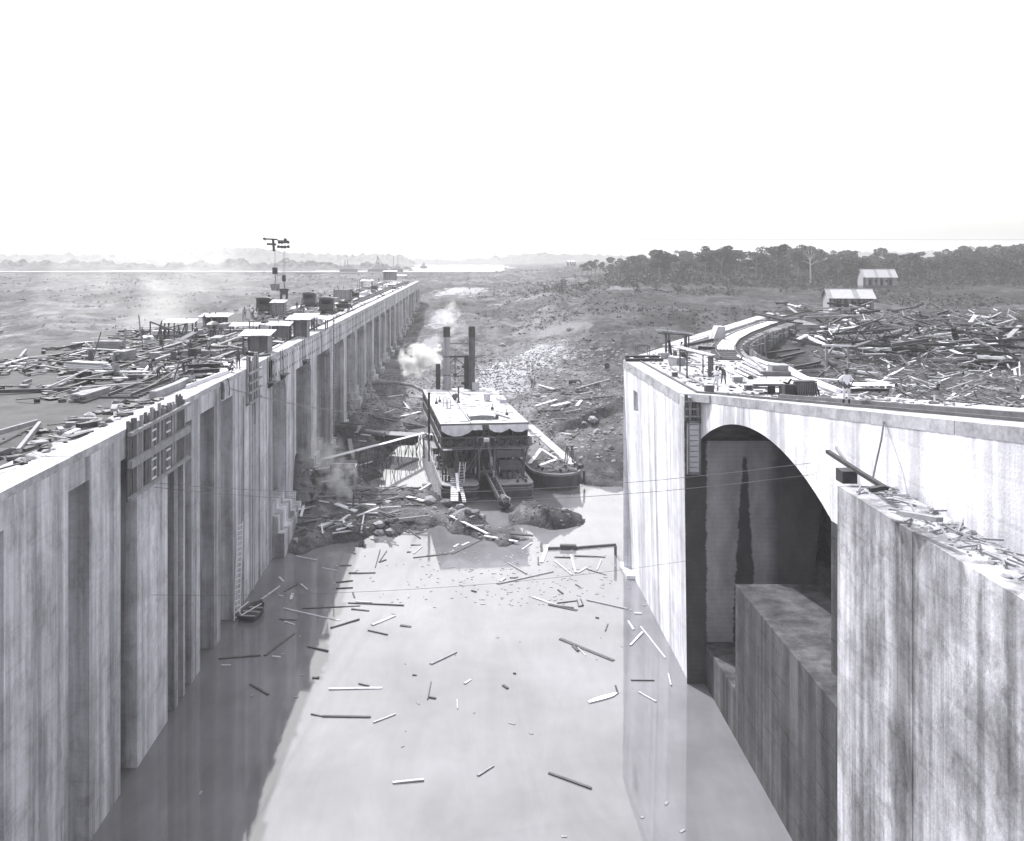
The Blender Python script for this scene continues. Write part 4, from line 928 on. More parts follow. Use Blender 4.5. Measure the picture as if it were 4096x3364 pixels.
m = MB(); m.add([(-1.6, 5.45, 9.16), (1.7, 5.45, 9.16), (1.7, 9.5, 9.2), (-1.6, 9.5, 9.2), (0, 5.45, 9.3), (0, 9.5, 9.34)], [(0, 4, 5, 3), (4, 1, 2, 5), (0, 1, 4)]); part('skylight_lid', m, M_white, sk_)
m = MB(); m.bb(1.75, 2.1, 5.6, 6.1, 8.7, 9.25); part('roof_locker', m, M_iron, dr)
m = MB(); m.box((2.9, 7, 8.8), (.18, 3.0, .2), rz=.35); part('spar', m, M_wood_m, dr)
for (x_, y_) in ((3.6, 8.5), (-4.5, 18.5), (-3.9, 20), (2.4, 13), (4.4, 19)):
    m = MB(); m.bb(x_-.18, x_+.18, y_-.18, y_+.18, 8.7, 9.0); m.tube((x_, y_, 9.0), (x_, y_, 9.5), .06, .06, 6); part('roof_fitting', m, M_iron, dr)
for x_, y_ in ((-3.6, 15.5), (-3.2, 14.2)):
    m = MB(); m.path([(x_-.2, y_, 8.7), (x_-.2, y_, 9.9), (x_, y_, 10.1), (x_+.2, y_, 9.9), (x_+.2, y_, 8.7)], .045); m.path([(x_-.2, y_, 9.2), (x_+.2, y_, 9.2)], .035); part('pipe_hoop', m, M_wood_m, dr)
m = MB(); m.path([(-2.9, 4.3, 8.74), (-2, 4.4, 8.74), (-1.4, 5.0, 8.74), (-1.2, 5.6, 8.74)], .04); m.path([(-1.2, 12, 8.75), (.4, 12.4, 8.75), (2.2, 12, 8.75), (3.4, 10, 8.75)], .04); m.path([(1.5, 16, 8.75), (1.2, 14, 8.75), (2.4, 12.6, 8.75)], .03); part('hose', m, M_iron, dr)
m = MB(); m.bb(-.7, -.2, 22, 29, 8.72, 8.8); m.bb(1.0, 1.5, 21, 28, 8.72, 8.8); m.bb(4.2, 5.2, 18, 22, 8.72, 9.2); part('hatch_board', m, M_canvas, dr)
m = MB(); m.bb(5.3, 6.9, 13.2, 14.4, 6.0, 6.15); part('side_platform', m, M_white, dr)
m = MB(); m.lathe([(.35, -.1), (.45, 0), (.35, .1), (.25, 0), (.35, -.1)], 14); lb_ = part('lifebuoy', m, M_wood_m, dr, smooth=True); lb_.location = (-6.4, 13.5, 5.2); lb_.rotation_euler = (R(80), 0, .4)
m = MB(); m.bar((-6.4, 13.5, 5.3), (-5.35, 13.5, 5.9), .05); part('buoy_bracket', m, M_iron, dr)
# cleated gangplanks from the deck down to the mud
def gang(x1, y1, z1, x2, y2, z2, w_, n, lab):
    a = on(x1, y1, z1); b = on(x2, y2, z2); t_ = thing('gangplank', lab, 'gangplank', tuple(b))
    m_ = MB(); m_.bar(a, b, w_, .08); part('board', m_, M_wood_l, t_, True)
    d_ = (b-a); x_ = d_.cross(Vector((0, 0, 1))).normalized()*(w_*.55)
    for i in range(n): p_ = a.lerp(b, (i+.5)/n)+Vector((0, 0, .07)); m_ = MB(); m_.bar(p_-x_, p_+x_, .09, .06); part('cleat', m_, M_wood_d, t_, True)
gang(1817, 1908, 2.2, 1818, 2003, 1.55, .85, 11, 'wide cleated gangplank from dredge deck down to the mud mound')
gang(1836, 1915, 2.15, 1858, 2008, 1.5, .4, 12, 'narrow cleated gangplank leaning right beside the wider one')
board(on(1826, 1893, 3.4), on(1834, 1966, 1.9), .3, .07, M_wood_l, 'pale board propped upright between the two cleated gangplanks')
q = random.Random(3)
m = MB()
for i in range(9): m.tube((-5.3, 4+i*3.2, 2.05), (-5.3, 4+i*3.2, 3.1), .03, .03, 4)
m.path([(-5.3, 4, 3.1), (-5.3, 29.6, 3.1)], .025, 4); m.path([(-5.3, 4, 2.6), (-5.3, 29.6, 2.6)], .02, 4); part('deck_rail', m, M_iron, dr)
m = MB()
for i in range(60): x_ = q.uniform(-5, 5); y_ = q.uniform(4, 32); m.box((x_, y_, 8.73), (q.uniform(.1, 1.0), q.uniform(.1, .8), .05), rz=q.uniform(0, 3))
part('roof_patches', m, M_wood_m, dr, kind='stuff')
m = MB()
for i in range(90): x_ = q.uniform(-3.3, 5); y_ = q.uniform(3.2, 8.8); h_ = q.uniform(.2, 1.5); m.box((x_, y_, 2.05+h_/2), (q.uniform(.08, .6), q.uniform(.08, .6), h_), rz=q.uniform(0, 3))
for i in range(26): x_ = q.uniform(-5, 5); m.bar((x_, q.uniform(2.4, 6), 2.1), (x_+q.gauss(0, .8), q.uniform(2.4, 6), 5.7), q.uniform(.04, .12))
part('machinery_clutter', m, M_iron, dr, kind='stuff')
m = MB()
for i in range(24): m.box((q.uniform(-5.1, 5.1), q.uniform(2.4, 6.5), 6.1+q.uniform(0, .3)), (q.uniform(.2, .9), q.uniform(.2, .8), q.uniform(.3, 1.2)))
part('balcony_clutter', m, M_cabin, dr, kind='stuff')
# yawed cluttered barge beside the dredge
BL = Vector((11.7, 113.4, 0)); BA = R(7.6)
bg_ = thing('barge', 'round-bowed dark work barge heaped with lumber and rope beside the dredge', 'barge', BL, BA)
def bowl(x0, x1, y0, y1, r, n=8):
    out = [];  cx = (x0+x1)/2; hw = (x1-x0)/2
    for i in range(n+1): t = math.pi+math.pi*i/n; out.append((cx+hw*math.cos(t), y0+r+r*math.sin(t)))
    return out+[(x1, y1), (x0, y1)]
m = MB(); o1 = bowl(-3.1, 3.1, .4, 33, 3.4); o2 = bowl(-3.25, 3.25, 0, 33, 3.6); n_ = len(o1)
vs_ = [(a, b, -1) for a, b in o1]+[(a, b, 2.0) for a, b in o2]; m.add(vs_, [(i, (i+1) % n_, n_+(i+1) % n_, n_+i) for i in range(n_)]+[tuple(range(n_, 2*n_))]); part('hull', m, M_rust, bg_, smooth=False)
m = MB(); o3 = bowl(-3.32, 3.32, -.07, 33, 3.65); o4 = bowl(-3.05, 3.05, .3, 32.8, 3.4)
m.add([(a, b, 1.85) for a, b in o3]+[(a, b, 2.12) for a, b in o3]+[(a, b, 2.12) for a, b in o4], [(i, (i+1) % n_, n_+(i+1) % n_, n_+i) for i in range(n_)]+[(n_+i, n_+(i+1) % n_, 2*n_+(i+1) % n_, 2*n_+i) for i in range(n_)]); part('gunwale', m, M_deckdk, bg_)
m = MB(); m.bb(1.9, 3.2, 4.5, 32.8, 2.01, 2.3); part('side_deck', m, M_top, bg_)
m = MB(); m.bb(-3.1, 1.85, 9, 32.8, 2.01, 2.1); part('hold_cover', m, M_deckdk, bg_)
m = MB(); m.add([(-2.6, 8.5, 2.05), (1.6, 8.5, 2.05), (1.6, 15, 2.05), (-2.6, 15, 2.05), (-.5, 9.5, 3.3), (-.3, 14.2, 3.0)], [(0, 1, 4), (1, 2, 5, 4), (2, 3, 5), (3, 0, 4, 5)]); part('tarpaulin', m, M_iron, bg_, smooth=True)
m = MB(); m.bb(-3.0, -.2, 17, 21, 2.1, 3.4); m.bb(-3.0, .5, 22.5, 25, 2.1, 3.0); part('deck_locker', m, M_wood_m, bg_)
m = MB(); m.bb(-3.1, -.1, 16.9, 21.1, 3.41, 3.5); part('locker_lid', m, M_wood_l, bg_)
for a, b in (((1.7, 4.4), (1.9, 4.5)), ((2.7, 4.4), (2.5, 4.5)), ((1.7, 5.4), (1.9, 5.2)), ((2.7, 5.4), (2.5, 5.2))): m = MB(); m.bar((a[0], a[1], 2.3), (b[0], b[1], 4.6), .12); part('gallows_leg', m, M_iron, bg_)
m = MB(); m.bar((1.75, 4.4, 2.4), (2.5, 4.5, 4.3), .06); m.bar((2.65, 4.4, 2.4), (1.95, 4.5, 4.3), .06); m.bb(1.75, 2.65, 4.4, 5.3, 4.6, 4.7); part('gallows_brace', m, M_iron, bg_)
q = random.Random(9)
m = MB()
for i in range(40):
    t_ = q.uniform(0, 6.28); r_ = q.uniform(.25, .6); c_ = (q.uniform(-1.6, 2.2), q.uniform(1.4, 3.6)); 
    m.path([(c_[0]+r_*math.cos(t_+k_*.9), c_[1]+r_*math.sin(t_+k_*.9), 2.15+q.uniform(0, .25)) for k_ in range(6)], .05, 4)
part('rope_coils', m, M_wood_m, bg_)
for i, (x_, y_) in enumerate(((-1.8, 2.6), (2.4, 2.5), (.2, 1.4), (1.3, 3.4), (2.7, 3.8))): m = MB(); m.tube((x_, y_, 2.05), (x_, y_, 2.5), .16, .2, 8); part('bollard', m, M_black, bg_)
m = MB(); m.tube((3.3, 1.9, 2.0), (3.35, 1.8, .3), .16, .12, 8); m.tube((2.6, 3.4, 2.45), (3.2, 2.4, 2.45), .3, .3, 8); part('fender', m, M_black, bg_)
m = MB()
for i in range(120):
    x_ = q.uniform(-2.8, 1.7); y_ = q.uniform(1.6, 30); L_2 = q.uniform(.3, 1.8); a_ = q.uniform(0, 3.1)
    if q.random() < .6: d_ = Vector((math.cos(a_), math.sin(a_), q.gauss(0, .15)))*L_2/2; c_ = Vector((x_, y_, 2.2+q.uniform(0, .7))); m.bar(c_-d_, c_+d_, q.uniform(.06, .3), .08)
    else: m.rock((x_, y_, 2.2), q.uniform(.15, .5), i, flat=.8)
m.mi = [i % 3 for i in range(len(m.f))]
m.mi = sorted(m.mi); part('loose_lumber', m, [M_wood_d, M_iron, M_wood_m], bg_, kind='stuff')
def bw(x_, y_, z_): return BL+Matrix.Rotation(BA, 3, 'Z') @ Vector((x_, y_, z_))
for (a, b, w_, tn, lb) in (((-2.9, 5.6, 2.3), (-.7, 8.6, 3.5), .5, 'w', 'bright plank leaning up left on the barge, left leg of a peak'), ((-.7, 8.6, 3.5), (.9, 6.4, 2.6), .45, 'w', 'bright plank sloping down right from the peak on the barge'),
        ((-1.9, 4.2, 2.35), (.5, 5.6, 2.7), .55, 'w', 'broad bright plank lying flat near the barge bow'), ((.2, 5.6, 2.6), (1.8, 6.3, 2.6), .25, 'l', 'grey plank end-on behind the barge bow'),
        ((-2.8, 7, 2.3), (-.2, 10, 2.5), .25, 'l', 'grey plank under the peak of planks on the barge'), ((-2.9, 16.5, 3.6), (0, 17.2, 3.6), .4, 'w', 'pale board on the barge locker'), ((-3, 25.5, 2.5), (-.6, 26.4, 2.6), .5, 'w', 'pale board on the barge far aft'),
        ((-2.6, 28, 2.4), (0, 28.6, 2.5), .7, 'w', 'pale wide board furthest aft on the barge')):
    board(bw(*a), bw(*b), w_, .08, TONE[tn][0], lb, 'plank', 'plank', 'lumber on the barge')
# ================================================================ ground lookup along a sight line
_gy = np.geomspace(62, 1600, 900)
def G(px, py):
    X = (px-VX)/F*_gy; z = CAM_H-(py-VY)/F*_gy; h = hgt(X, _gy); i = np.nonzero(h >= z)[0]
    if len(i) == 0: return on(px, py, 17)
    i = i[0]; return Vector((X[i], _gy[i], float(h[i])))
def Rp(px, py):                          # on the right-hand deck, flat part or ramp
    k_ = (py-VY)/F; Y = 9.38/k_
    if Y < 64: Y = 2.153/(k_-.113)
    return Vector(((px-VX)/F*Y, Y, CAM_H-k_*Y))
def Z3(x, y): return Dk(580+x/3.915, 1230+y/3.915)
def Z1(x, y): return Dk(560+x/2.48, 900+y/2.48)
def R4(x, y): return Rp(2480+x/4.065, 1280+y/4.065)
def R5(x, y): return Rp(2950+x/3.466, 1200+y/3.466)

# ================================================================ formwork panels on the left wall
def formwork(y0, y1, z0, z1, wal, lab, bw_=.34, cols=()):
    t_ = thing('formwork_panel', lab, 'formwork', (XL+.1, (y0+y1)/2, z0)); n = int((y1-y0)/bw_); q = random.Random(int(y0*7))
    for i in range(n):
        if q.random() < .06: continue
        m_ = MB(); a = y0+i*bw_; dz = q.uniform(-.05, .55); m_.bb(XL+.03, XL+.03+q.uniform(.07, .13), a+.02, a+bw_-.02, z0+q.uniform(-.1, .05), z1+dz)
        part('board', m_, q.choice((M_wood_d, M_wood_m, M_wood_d, M_plankwall)), t_, True)
    for z_, h_ in wal:
        L = 0
        yy_ = y0-.1
        while yy_ < y1:
            e = min(y1+.15, yy_+3.6); m_ = MB(); m_.bb(XL+.15, XL+.40, yy_, e-.06, z_-h_/2, z_+h_/2); part('waler', m_, M_wood_m, t_, True); yy_ = e
    for c_ in cols:
        for i in range(int((z1-z0)/.56)):
            m_ = MB(); m_.bb(XL+.14, XL+.24, c_, c_+.75, z0+.25+i*.56, z0+.34+i*.56); part('cleat', m_, M_wood_l, t_, True)
        m_ = MB(); m_.bb(XL+.13, XL+.22, c_-.1, c_-.01, z0, z1); m_.bb(XL+.13, XL+.22, c_+.76, c_+.85, z0, z1); part('stud', m_, M_wood_m, t_, True)
formwork(50.2, 60.8, 15.5, 19.5, ((19.1, .2), (17.45, .42), (15.6, .16)), 'large dark plank formwork hung on the near end of the approach wall', cols=(53.8, 56.4))
formwork(77.6, 82.2, 16.3, 19.9, ((18.9, .14), (18.1, .14), (17.3, .14), (16.4, .14)), 'narrow dark plank formwork clamped on the approach wall beside the standing man', .4)
# right wall: slatted form above, pale form below, on the jamb of the arch
t_ = thing('formwork_panel', 'narrow formwork, dark slats over a pale framed panel, beside the arch', 'formwork', (15.2, 62.1, 14.2))
for i in range(4): m = MB(); m.bb(14.66+i*.26, 14.86+i*.26, 62.02, 62.2, 17.7, 19.5-i*.2); part('board', m, (M_wood_d, M_wood_m)[i % 2], t_, True)
for i in range(3): m = MB(); m.bb(14.7, 15.7, 61.9, 62.0, 18+i*.5, 18.1+i*.5); part('waler', m, M_wood_m, t_, True)
m = MB(); m.bb(14.95, 15.6, 62.05, 62.2, 14.3, 17.6); part('panel', m, M_wood_l, t_, True)
for x0, x1, z0, z1 in ((14.82, 14.95, 14.2, 17.7), (15.6, 15.73, 14.2, 17.7), (14.82, 15.73, 17.6, 17.75), (14.82, 15.73, 14.15, 14.3)):
    m = MB(); m.bb(x0, x1, 61.95, 62.2, z0, z1); part('frame', m, M_wood_m, t_, True)
m = MB()
for i in range(9): m.bb(15.0, 15.55, 62.02, 62.05, 14.6+i*.36, 14.63+i*.36)
part('panel_joint', m, M_wood_d, t_, True)
for i in range(14): m = MB(); q_ = (14.8+.07*i, 61.9, 17.72+rnd.uniform(0, .2)); m.bar((q_[0], q_[1]-.1, q_[2]), (q_[0]+rnd.uniform(-.2, .2), q_[1]+.2, q_[2]+.05), .04); part('tie_wire', m, M_rope, t_, True)
# hanging scaffolds on the beam
for y_, lab in ((86.5, 'small plank scaffold hung on ropes from the near beam, beside the formwork'), (92.4, 'small plank scaffold hung from the beam, right of the nearer one'), (105, 'little scaffold hung below the beam by the open booth')):
    t_ = thing('hanging_scaffold', lab, 'scaffold', (XL+.3, y_, 17))
    m = MB(); m.bb(XL+.05, XL+.7, y_-.9, y_+.9, 17, 17.08); part('platform', m, M_wood_d, t_, True)
    m = MB(); m.bar((XL+.1, y_-.8, 17), (XL+.05, y_-.6, 19.5), .06); m.bar((XL+.1, y_+.8, 17), (XL+.05, y_+.5, 19.5), .06); part('rope', m, M_rope, t_, True)
    for i in range(4): m = MB(); m.bb(XL+.1, XL+.3, y_-.8+i*.5, y_-.66+i*.5, 16.6, 17); part('bracket', m, M_black, t_, True)
# rope tangles and wet dribbles over the edge
for i, (px, y0, y1, lab) in enumerate(((880, 1535, 1600, 'thick dark hose hanging over the coping edge, nearest'), (905, 1530, 1585, 'loop of thin rope hanging over the coping edge'), (1280, 1400, 1690, 'long slack rope hanging down the wall under the booth'), (1010, 1610, 1700, 'short rope end hanging below the narrow formwork'))):
    Y = -XL*F/(VX-px); m = MB(); z0 = CAM_H-(y0-VY)/F*Y; z1 = CAM_H-(y1-VY)/F*Y
    m.path([(XL+.1, Y, ZT+.1), (XL+.18, Y+.1, z0), (XL+.12, Y+.5, (z0+z1)/2), (XL+.15, Y+.3, z1)], .05 if i else .12, 6); solo('hanging_rope', m, M_rope, lab, 'rope', (XL+.1, Y, ZT), world=True)
Y = -XL*F/(VX-1326); m = MB()
for i in range(36): z_ = 20.6-i*.45; m.tube((XL+.3+rnd.uniform(-.04, .04), Y, z_), (XL+.3, Y, z_-.4), .13, .10, 6)
solo('drain_pipe', m, M_wood_m, 'long ragged vertical pipe standing against the approach wall pier', 'pipe', (XL+.3, Y, 4), world=True)

# ================================================================ railway tracks
def track(name, pts, lab, gauge=1.5, near_y=170, tie_mat=M_wood_d, sp=.72, z=19.3, ext=.5, bed=None):
    t_ = thing(name, lab, 'railway track', (pts[0][0], pts[0][1], z))
    P_ = [Vector((a[0], a[1], z)) for a in pts]; L = 0; acc = []
    tm = MB().box((0, 0, 0), (gauge+2*ext, .24, .14)).mesh('tie', tie_mat); far = MB()
    for a, b in zip(P_[:-1], P_[1:]):
        d = (b-a); n = d.normalized(); sd_ = Vector((n.y, -n.x, 0)); k_ = 0.0
        while k_ < d.length:
            c = a+n*k_
            if c.y < near_y:
                o = part('tie', tm, None, t_); o.location = c-t_.location+Vector((0, 0, .05)); o.rotation_euler = (0, 0, math.atan2(n.y, n.x)-math.pi/2+rnd.uniform(-.03, .03))
            else: far.bar(c-sd_*(gauge/2+ext)+Vector((0, 0, .05)), c+sd_*(gauge/2+ext)+Vector((0, 0, .05)), .24, .14)
            k_ += sp
    if far.v: part('ties', far, tie_mat, t_, True, kind='stuff')
    for s_ in (-1, 1):
        m_ = MB()
        offs = []
        for i, p_ in enumerate(P_):
            n = ((P_[min(i+1, len(P_)-1)]-P_[max(i-1, 0)])).normalized(); offs.append(p_+Vector((n.y, -n.x, 0))*s_*gauge/2+Vector((0, 0, .21)))
        for a, b in zip(offs[:-1], offs[1:]): m_.bar(a, b, .09, .18)
        part('rail', m_, M_iron, t_, True)
    return t_
track('railway_track', [(-23.2, 62), (-23.2, 362)], 'railway track nearest the coping, running the length of the wall')
track('railway_track', [(-29.8, 75), (-29.8, 170), (-30.4, 362)], 'railway track along the far side of the wall deck')
ct = [(24.3, 84.8), (25.4, 90.5), (27.0, 96.3), (29.7, 104), (34.0, 113.5), (41, 127), (50, 143), (58, 156)]
cp_ = []
for i in range(len(ct)-1):
    for j_ in range(3): t = j_/3; cp_.append((ct[i][0]*(1-t)+ct[i+1][0]*t, ct[i][1]*(1-t)+ct[i+1][1]*t))
cp_.append(ct[-1])
trk = track('railway_track', cp_, 'curved railway track with boards between its rails on the right wall', 1.9, 400, M_wood_d, .8, 19.32, .45)
for i in range(4, len(cp_)-6):
    a = Vector((*cp_[i], 19.5)); b = Vector((*cp_[i+1], 19.5)); n = (b-a).normalized(); s_ = Vector((n.y, -n.x, 0))
    for j_ in range(5): m = MB(); o = s_*(-.68+j_*.34); m.bar(a+o+n*.02, b+o-n*.02, .3, .06); part('deck_board', m, M_wood_l, trk, True)
# timber cribbing holding the curve, seen as a dark curved face of upright planks
t_ = thing('timber_cribbing', 'dark curved wall of upright planks below the curved track', 'retaining wall', (28.7, 96.6, 16))
inn = [(47.0, 130.8), (37.9, 114.6), (32, 102.7), (29.6, 96.6), (28.0, 89.2), (27.6, 84.8), (28.6, 80.7)]
for a, b in zip(inn[:-1], inn[1:]):
    a = Vector((*a, 0)); b = Vector((*b, 0)); n = int((b-a).length/.4)
    for i in range(n): p_ = a.lerp(b, (i+.5)/n); m = MB(); m.box((p_.x, p_.y, 17.4), (.36, .14, 3.9+rnd.uniform(-.1, .3)), rz=math.atan2((b-a).y, (b-a).x)); part('plank', m, rnd.choice((M_wood_d, M_wood_d, M_wood_m)), t_, True)

# ================================================================ small buildings on the walls
def open_shed(c, w_, d_, h, lab, rz=0, walls=(), roofm=M_canvas, tilt=.35, ov=.35, name='shelter', postm=M_wood_d, cat='shelter', sheet=0):
    t_ = thing(name, lab, cat, c, rz)
    for i, (x_, y_) in enumerate(((-1, -1), (1, -1), (1, 1), (-1, 1))):
        m_ = MB(); hh = h+(tilt if y_ > 0 else 0); m_.bb(x_*w_/2-.07, x_*w_/2+.07, y_*d_/2-.07, y_*d_/2+.07, 0, hh); part('post', m_, postm, t_)
    n = max(2, int((w_+2*ov)/.55)); 
    for i in range(n):
        x0 = -w_/2-ov+i*(w_+2*ov)/n; x1 = x0+(w_+2*ov)/n-.02; m_ = MB(); z0, z1 = h+.02+rnd.uniform(0, .05), h+tilt+.02+rnd.uniform(0, .05)
        y0, y1 = -d_/2-ov+rnd.uniform(-.12, .05), d_/2+ov
        m_.add([(x0, y0, z0), (x1, y0, z0), (x1, y1, z1), (x0, y1, z1), (x0, y0, z0+.06), (x1, y0, z0+.06), (x1, y1, z1+.06), (x0, y1, z1+.06)], [(3, 2, 1, 0), (4, 5, 6, 7), (0, 1, 5, 4), (1, 2, 6, 5), (2, 3, 7, 6), (3, 0, 4, 7)])
        part('roof_sheet', m_, roofm, t_)
    for s_ in walls:
        n = int((w_ if s_ in 'fb' else d_)/.3)
        for i in range(n):
            m_ = MB(); u0 = (-.5+i/n); u1 = (-.5+(i+1)/n)
            if s_ == 'f': m_.bb(u0*w_+.01, u1*w_-.01, -d_/2-.05, -d_/2, .05, h)
            if s_ == 'b': m_.bb(u0*w_+.01, u1*w_-.01, d_/2, d_/2+.05, .05, h+tilt)
            if s_ == 'l': m_.bb(-w_/2-.05, -w_/2, u0*d_+.01, u1*d_-.01, .05, h+tilt/2)
            if s_ == 'r': m_.bb(w_/2, w_/2+.05, u0*d_+.01, u1*d_-.01, .05, h+tilt/2)
            part('wall_board', m_, M_plankwall if (i+len(s_)) % 3 else M_wood_m, t_)
    return t_
A0 = rnd.getstate()
open_shed(Dk(1200, 1350), 1.8, 2.0, 2.1, 'open wooden booth with pale roof right at the coping edge', walls='rb', ov=.6)
open_shed(Dk(1120, 1358), 2.0, 1.6, 1.6, 'low dark shelter with a pale roof just left of the booth', walls='b', ov=.4)
open_shed(Dk(1030, 1412), 2.3, 2.2, 1.75, 'dark open shelter with crumpled pale roof, nearest the tall formwork', walls='br', ov=.45)
open_shed(Dk(1222, 1322), 2.6, 2.0, 1.7, 'pale flat shelter roof standing just behind the booth', walls='', ov=.4)
open_shed(Dk(980, 1335), 3.2, 1.6, .9, 'knee-high pale canvas sheet stretched on short posts mid-deck', ov=.2, name='canvas_sheet', cat='canvas')
open_shed(Dk(722, 1352), 3.2, 1.4, 1.75, 'pale sagging awning on thin posts at the far left deck edge', ov=.3)
open_shed(Dk(865, 1302), 2.6, 1.8, 1.2, 'dark engine hut under a wide pale board roof at far left edge', walls='bl', ov=.8)
open_shed(Dk(1278, 1318), 1.8, 1.6, 1.3, 'small pale-roofed stand right of the booth beside the rails', ov=.5)
open_shed(Dk(1115, 1260), 1.9, 2.0, 2.0, 'small grey box hut with pale roof beside the left locomotive', walls='flrb', ov=.3, name='hut', cat='hut')
open_shed(Dk(1374, 1205), 3.4, 3.0, 2.4, 'plank hut with a single sloping roof halfway down the wall deck', walls='flrb', ov=.35, tilt=-.5, roofm=M_wood_m, name='hut', cat='hut')
open_shed(Dk(1468, 1156), 3.0, 2.0, 2.3, 'small open stand on posts far along the wall deck', ov=.4, walls='l')
open_shed(Dk(1560, 1122), 5.0, 4.0, 3.6, 'farthest pale-roofed hut near the end of the wall deck', ov=.5, walls='lb')
open_shed(Dk(1605, 1116), 4.0, 4.0, 1.4, 'low pale platform near the end of the wall deck', ov=.5)
def loco(c, lab, s=1.0):
    t_ = thing('locomotive', lab, 'locomotive', c)
    m_ = MB(); m_.bb(-1.15, 1.15, 0, 5.6, .55, .8); m_.bb(-1.2, 1.2, -.15, .1, .45, .85); part('frame', m_, M_black, t_)
    m_ = MB(); m_.bb(-1.15, -.75, 0, .06, .8, 2.55); m_.bb(.75, 1.15, 0, .06, .8, 2.55); m_.bb(-.75, .75, 0, .06, .8, 1.6); m_.bb(-.75, .75, 0, .06, 2.25, 2.55); m_.bb(-1.15, -1.09, 0, 2, .8, 2.55); m_.bb(1.09, 1.15, 0, 2, .8, 2.55); m_.bb(-1.15, 1.15, 1.95, 2, .8, 2.55); part('cab', m_, M_cabin, t_)
    m_ = MB(); n = 8; pr = [(1.3*math.cos(math.pi*i/n), 2.5+.32*math.sin(math.pi*i/n)) for i in range(n+1)]
    m_.add([(x_, -.25, z_) for x_, z_ in pr]+[(x_, 2.2, z_) for x_, z_ in pr], [(i, i+1, n+2+i, n+1+i) for i in range(n)]+[tuple(range(n+1)), tuple(range(n+1, 2*n+2))[::-1]]); part('cab_roof', m_, M_iron, t_)
    m_ = MB(); m_.tube((0, 2, 1.55), (0, 5.2, 1.55), .62, .62, 12); part('boiler', m_, M_black, t_, smooth=False)
    m_ = MB(); m_.tube((0, 4.7, 2.1), (0, 4.7, 3.0), .18, .24, 8); part('chimney', m_, M_black, t_)
    m_ = MB(); m_.lathe([(.3, 2.1), (.28, 2.45), (0, 2.6)], 8, (0, 3.3, 0)); part('dome', m_, M_black, t_)
    for y_ in (.9, 2.6, 4.3):
        for x_ in (-1, 1): m_ = MB(); m_.tube((x_*.72, y_, .45), (x_*.85, y_, .45), .45, .45, 12); part('wheel', m_, M_iron, t_)
    return t_
loco((-33.6, 153, 19.32), 'dark locomotive seen from behind its cab, left one beside the grey hut')
l2 = loco((-23.2, 153, 19.35), 'dark locomotive seen from behind its cab, right one on the coping track')
loco((-29.8, 175, 19.35), 'dark locomotive partly hidden behind the plank hut')
# cart with a heaped load in front of the right locomotive
t_ = thing('cart', 'dark wheeled cart with a heaped load just beyond the right locomotive', 'cart', (-21.6, 163, 19.3))
m = MB(); m.add([(-1, -1.5, .6), (1, -1.5, .6), (1, 1.5, .6), (-1, 1.5, .6), (-1.2, -1.7, 1.3), (1.2, -1.7, 1.3), (1.2, 1.7, 1.3), (-1.2, 1.7, 1.3)], [(3, 2, 1, 0), (0, 1, 5, 4), (1, 2, 6, 5), (2, 3, 7, 6), (3, 0, 4, 7), (4, 5, 6, 7)]); part('tub', m, M_black, t_)
m = MB(); m.rock((0, 0, 1.5), 1.0, 5); part('load', m, M_black, t_)
for x_ in (-1, 1):
    for y_ in (-1, 1): m = MB(); m.tube((x_*.8, y_, .35), (x_*.95, y_, .35), .35, .35, 12); part('wheel', m, M_iron, t_)
for i, (px, py, lab) in enumerate(((1420, 1204, 'dark machine on two large wheels beside the plank hut'), (1498, 1170, 'low dark machine with wheels far along the deck'))):
    c = Dk(px, py); t_ = thing('mixer', lab, 'machine', c)
    m = MB(); m.bb(-.7, .7, -.5, .5, .9, 1.8); m.tube((-.9, 0, 1.5), (.9, 0, 1.6), .5, .35, 10); part('body', m, M_black, t_)
    for x_ in (-.85, .85): m = MB(); m.tube((x_-.05, 0, .6), (x_+.05, 0, .6), .6, .6, 14); part('wheel', m, M_iron, t_)
    m = MB(); m.bar((-.6, .4, 1.8), (-.6, .4, 2.4), .08); part('lever', m, M_iron, t_)

# parasol, barrels, conveyor ladder, pole frame, steel beams
t_ = thing('parasol', 'half pale, half grey work parasol open over two workers', 'parasol', Dk(853, 1355))
m = MB(); n = 12; vs_ = [(0, 0, 2.05)]+[(.45*math.cos(i*2*math.pi/n), .45*math.sin(i*2*math.pi/n), 1.93) for i in range(n)]+[(.8*math.cos(i*2*math.pi/n), .8*math.sin(i*2*math.pi/n), 1.68) for i in range(n)]
m.add(vs_, [(0, 1+i, 1+(i+1) % n) for i in range(n)]+[(1+i, 1+n+i, 1+n+(i+1) % n, 1+(i+1) % n) for i in range(n)]); m.mi = [(1 if 3 <= (i % n) <= 8 else 0) for i in range(2*n)]
part('canopy', m, [M_iron, M_canvas], t_); m = MB(); m.tube((0, 0, 0), (0, 0, 2.1), .03, .03, 6); part('pole', m, M_wood_d, t_)
def barrel(c, lab, r=.32, h=.9, mat=M_wood_d, lying=None, cat='barrel'):
    m_ = MB(); pr = [(0, 0), (r*.85, 0), (r, h*.3), (r*1.03, h*.5), (r, h*.7), (r*.85, h), (r*.8, h-.03), (0, h-.04)]; m_.lathe(pr, 12)
    for z_ in (.2, .8): m_.lathe([(r*.97, h*z_-.02), (r*1.03, h*z_-.02), (r*1.03, h*z_+.03), (r*.97, h*z_+.03)], 12)
    o = solo('barrel', m_, mat, lab, cat, c)
    if lying is not None: o.rotation_euler = (R(90), 0, lying); o.location = Vector(c)+Vector((0, 0, r))
    return o
barrel(Z3(745, 820), 'large dark drum with a tarp, in front of the standing dark worker', .45, 1.05, M_black)
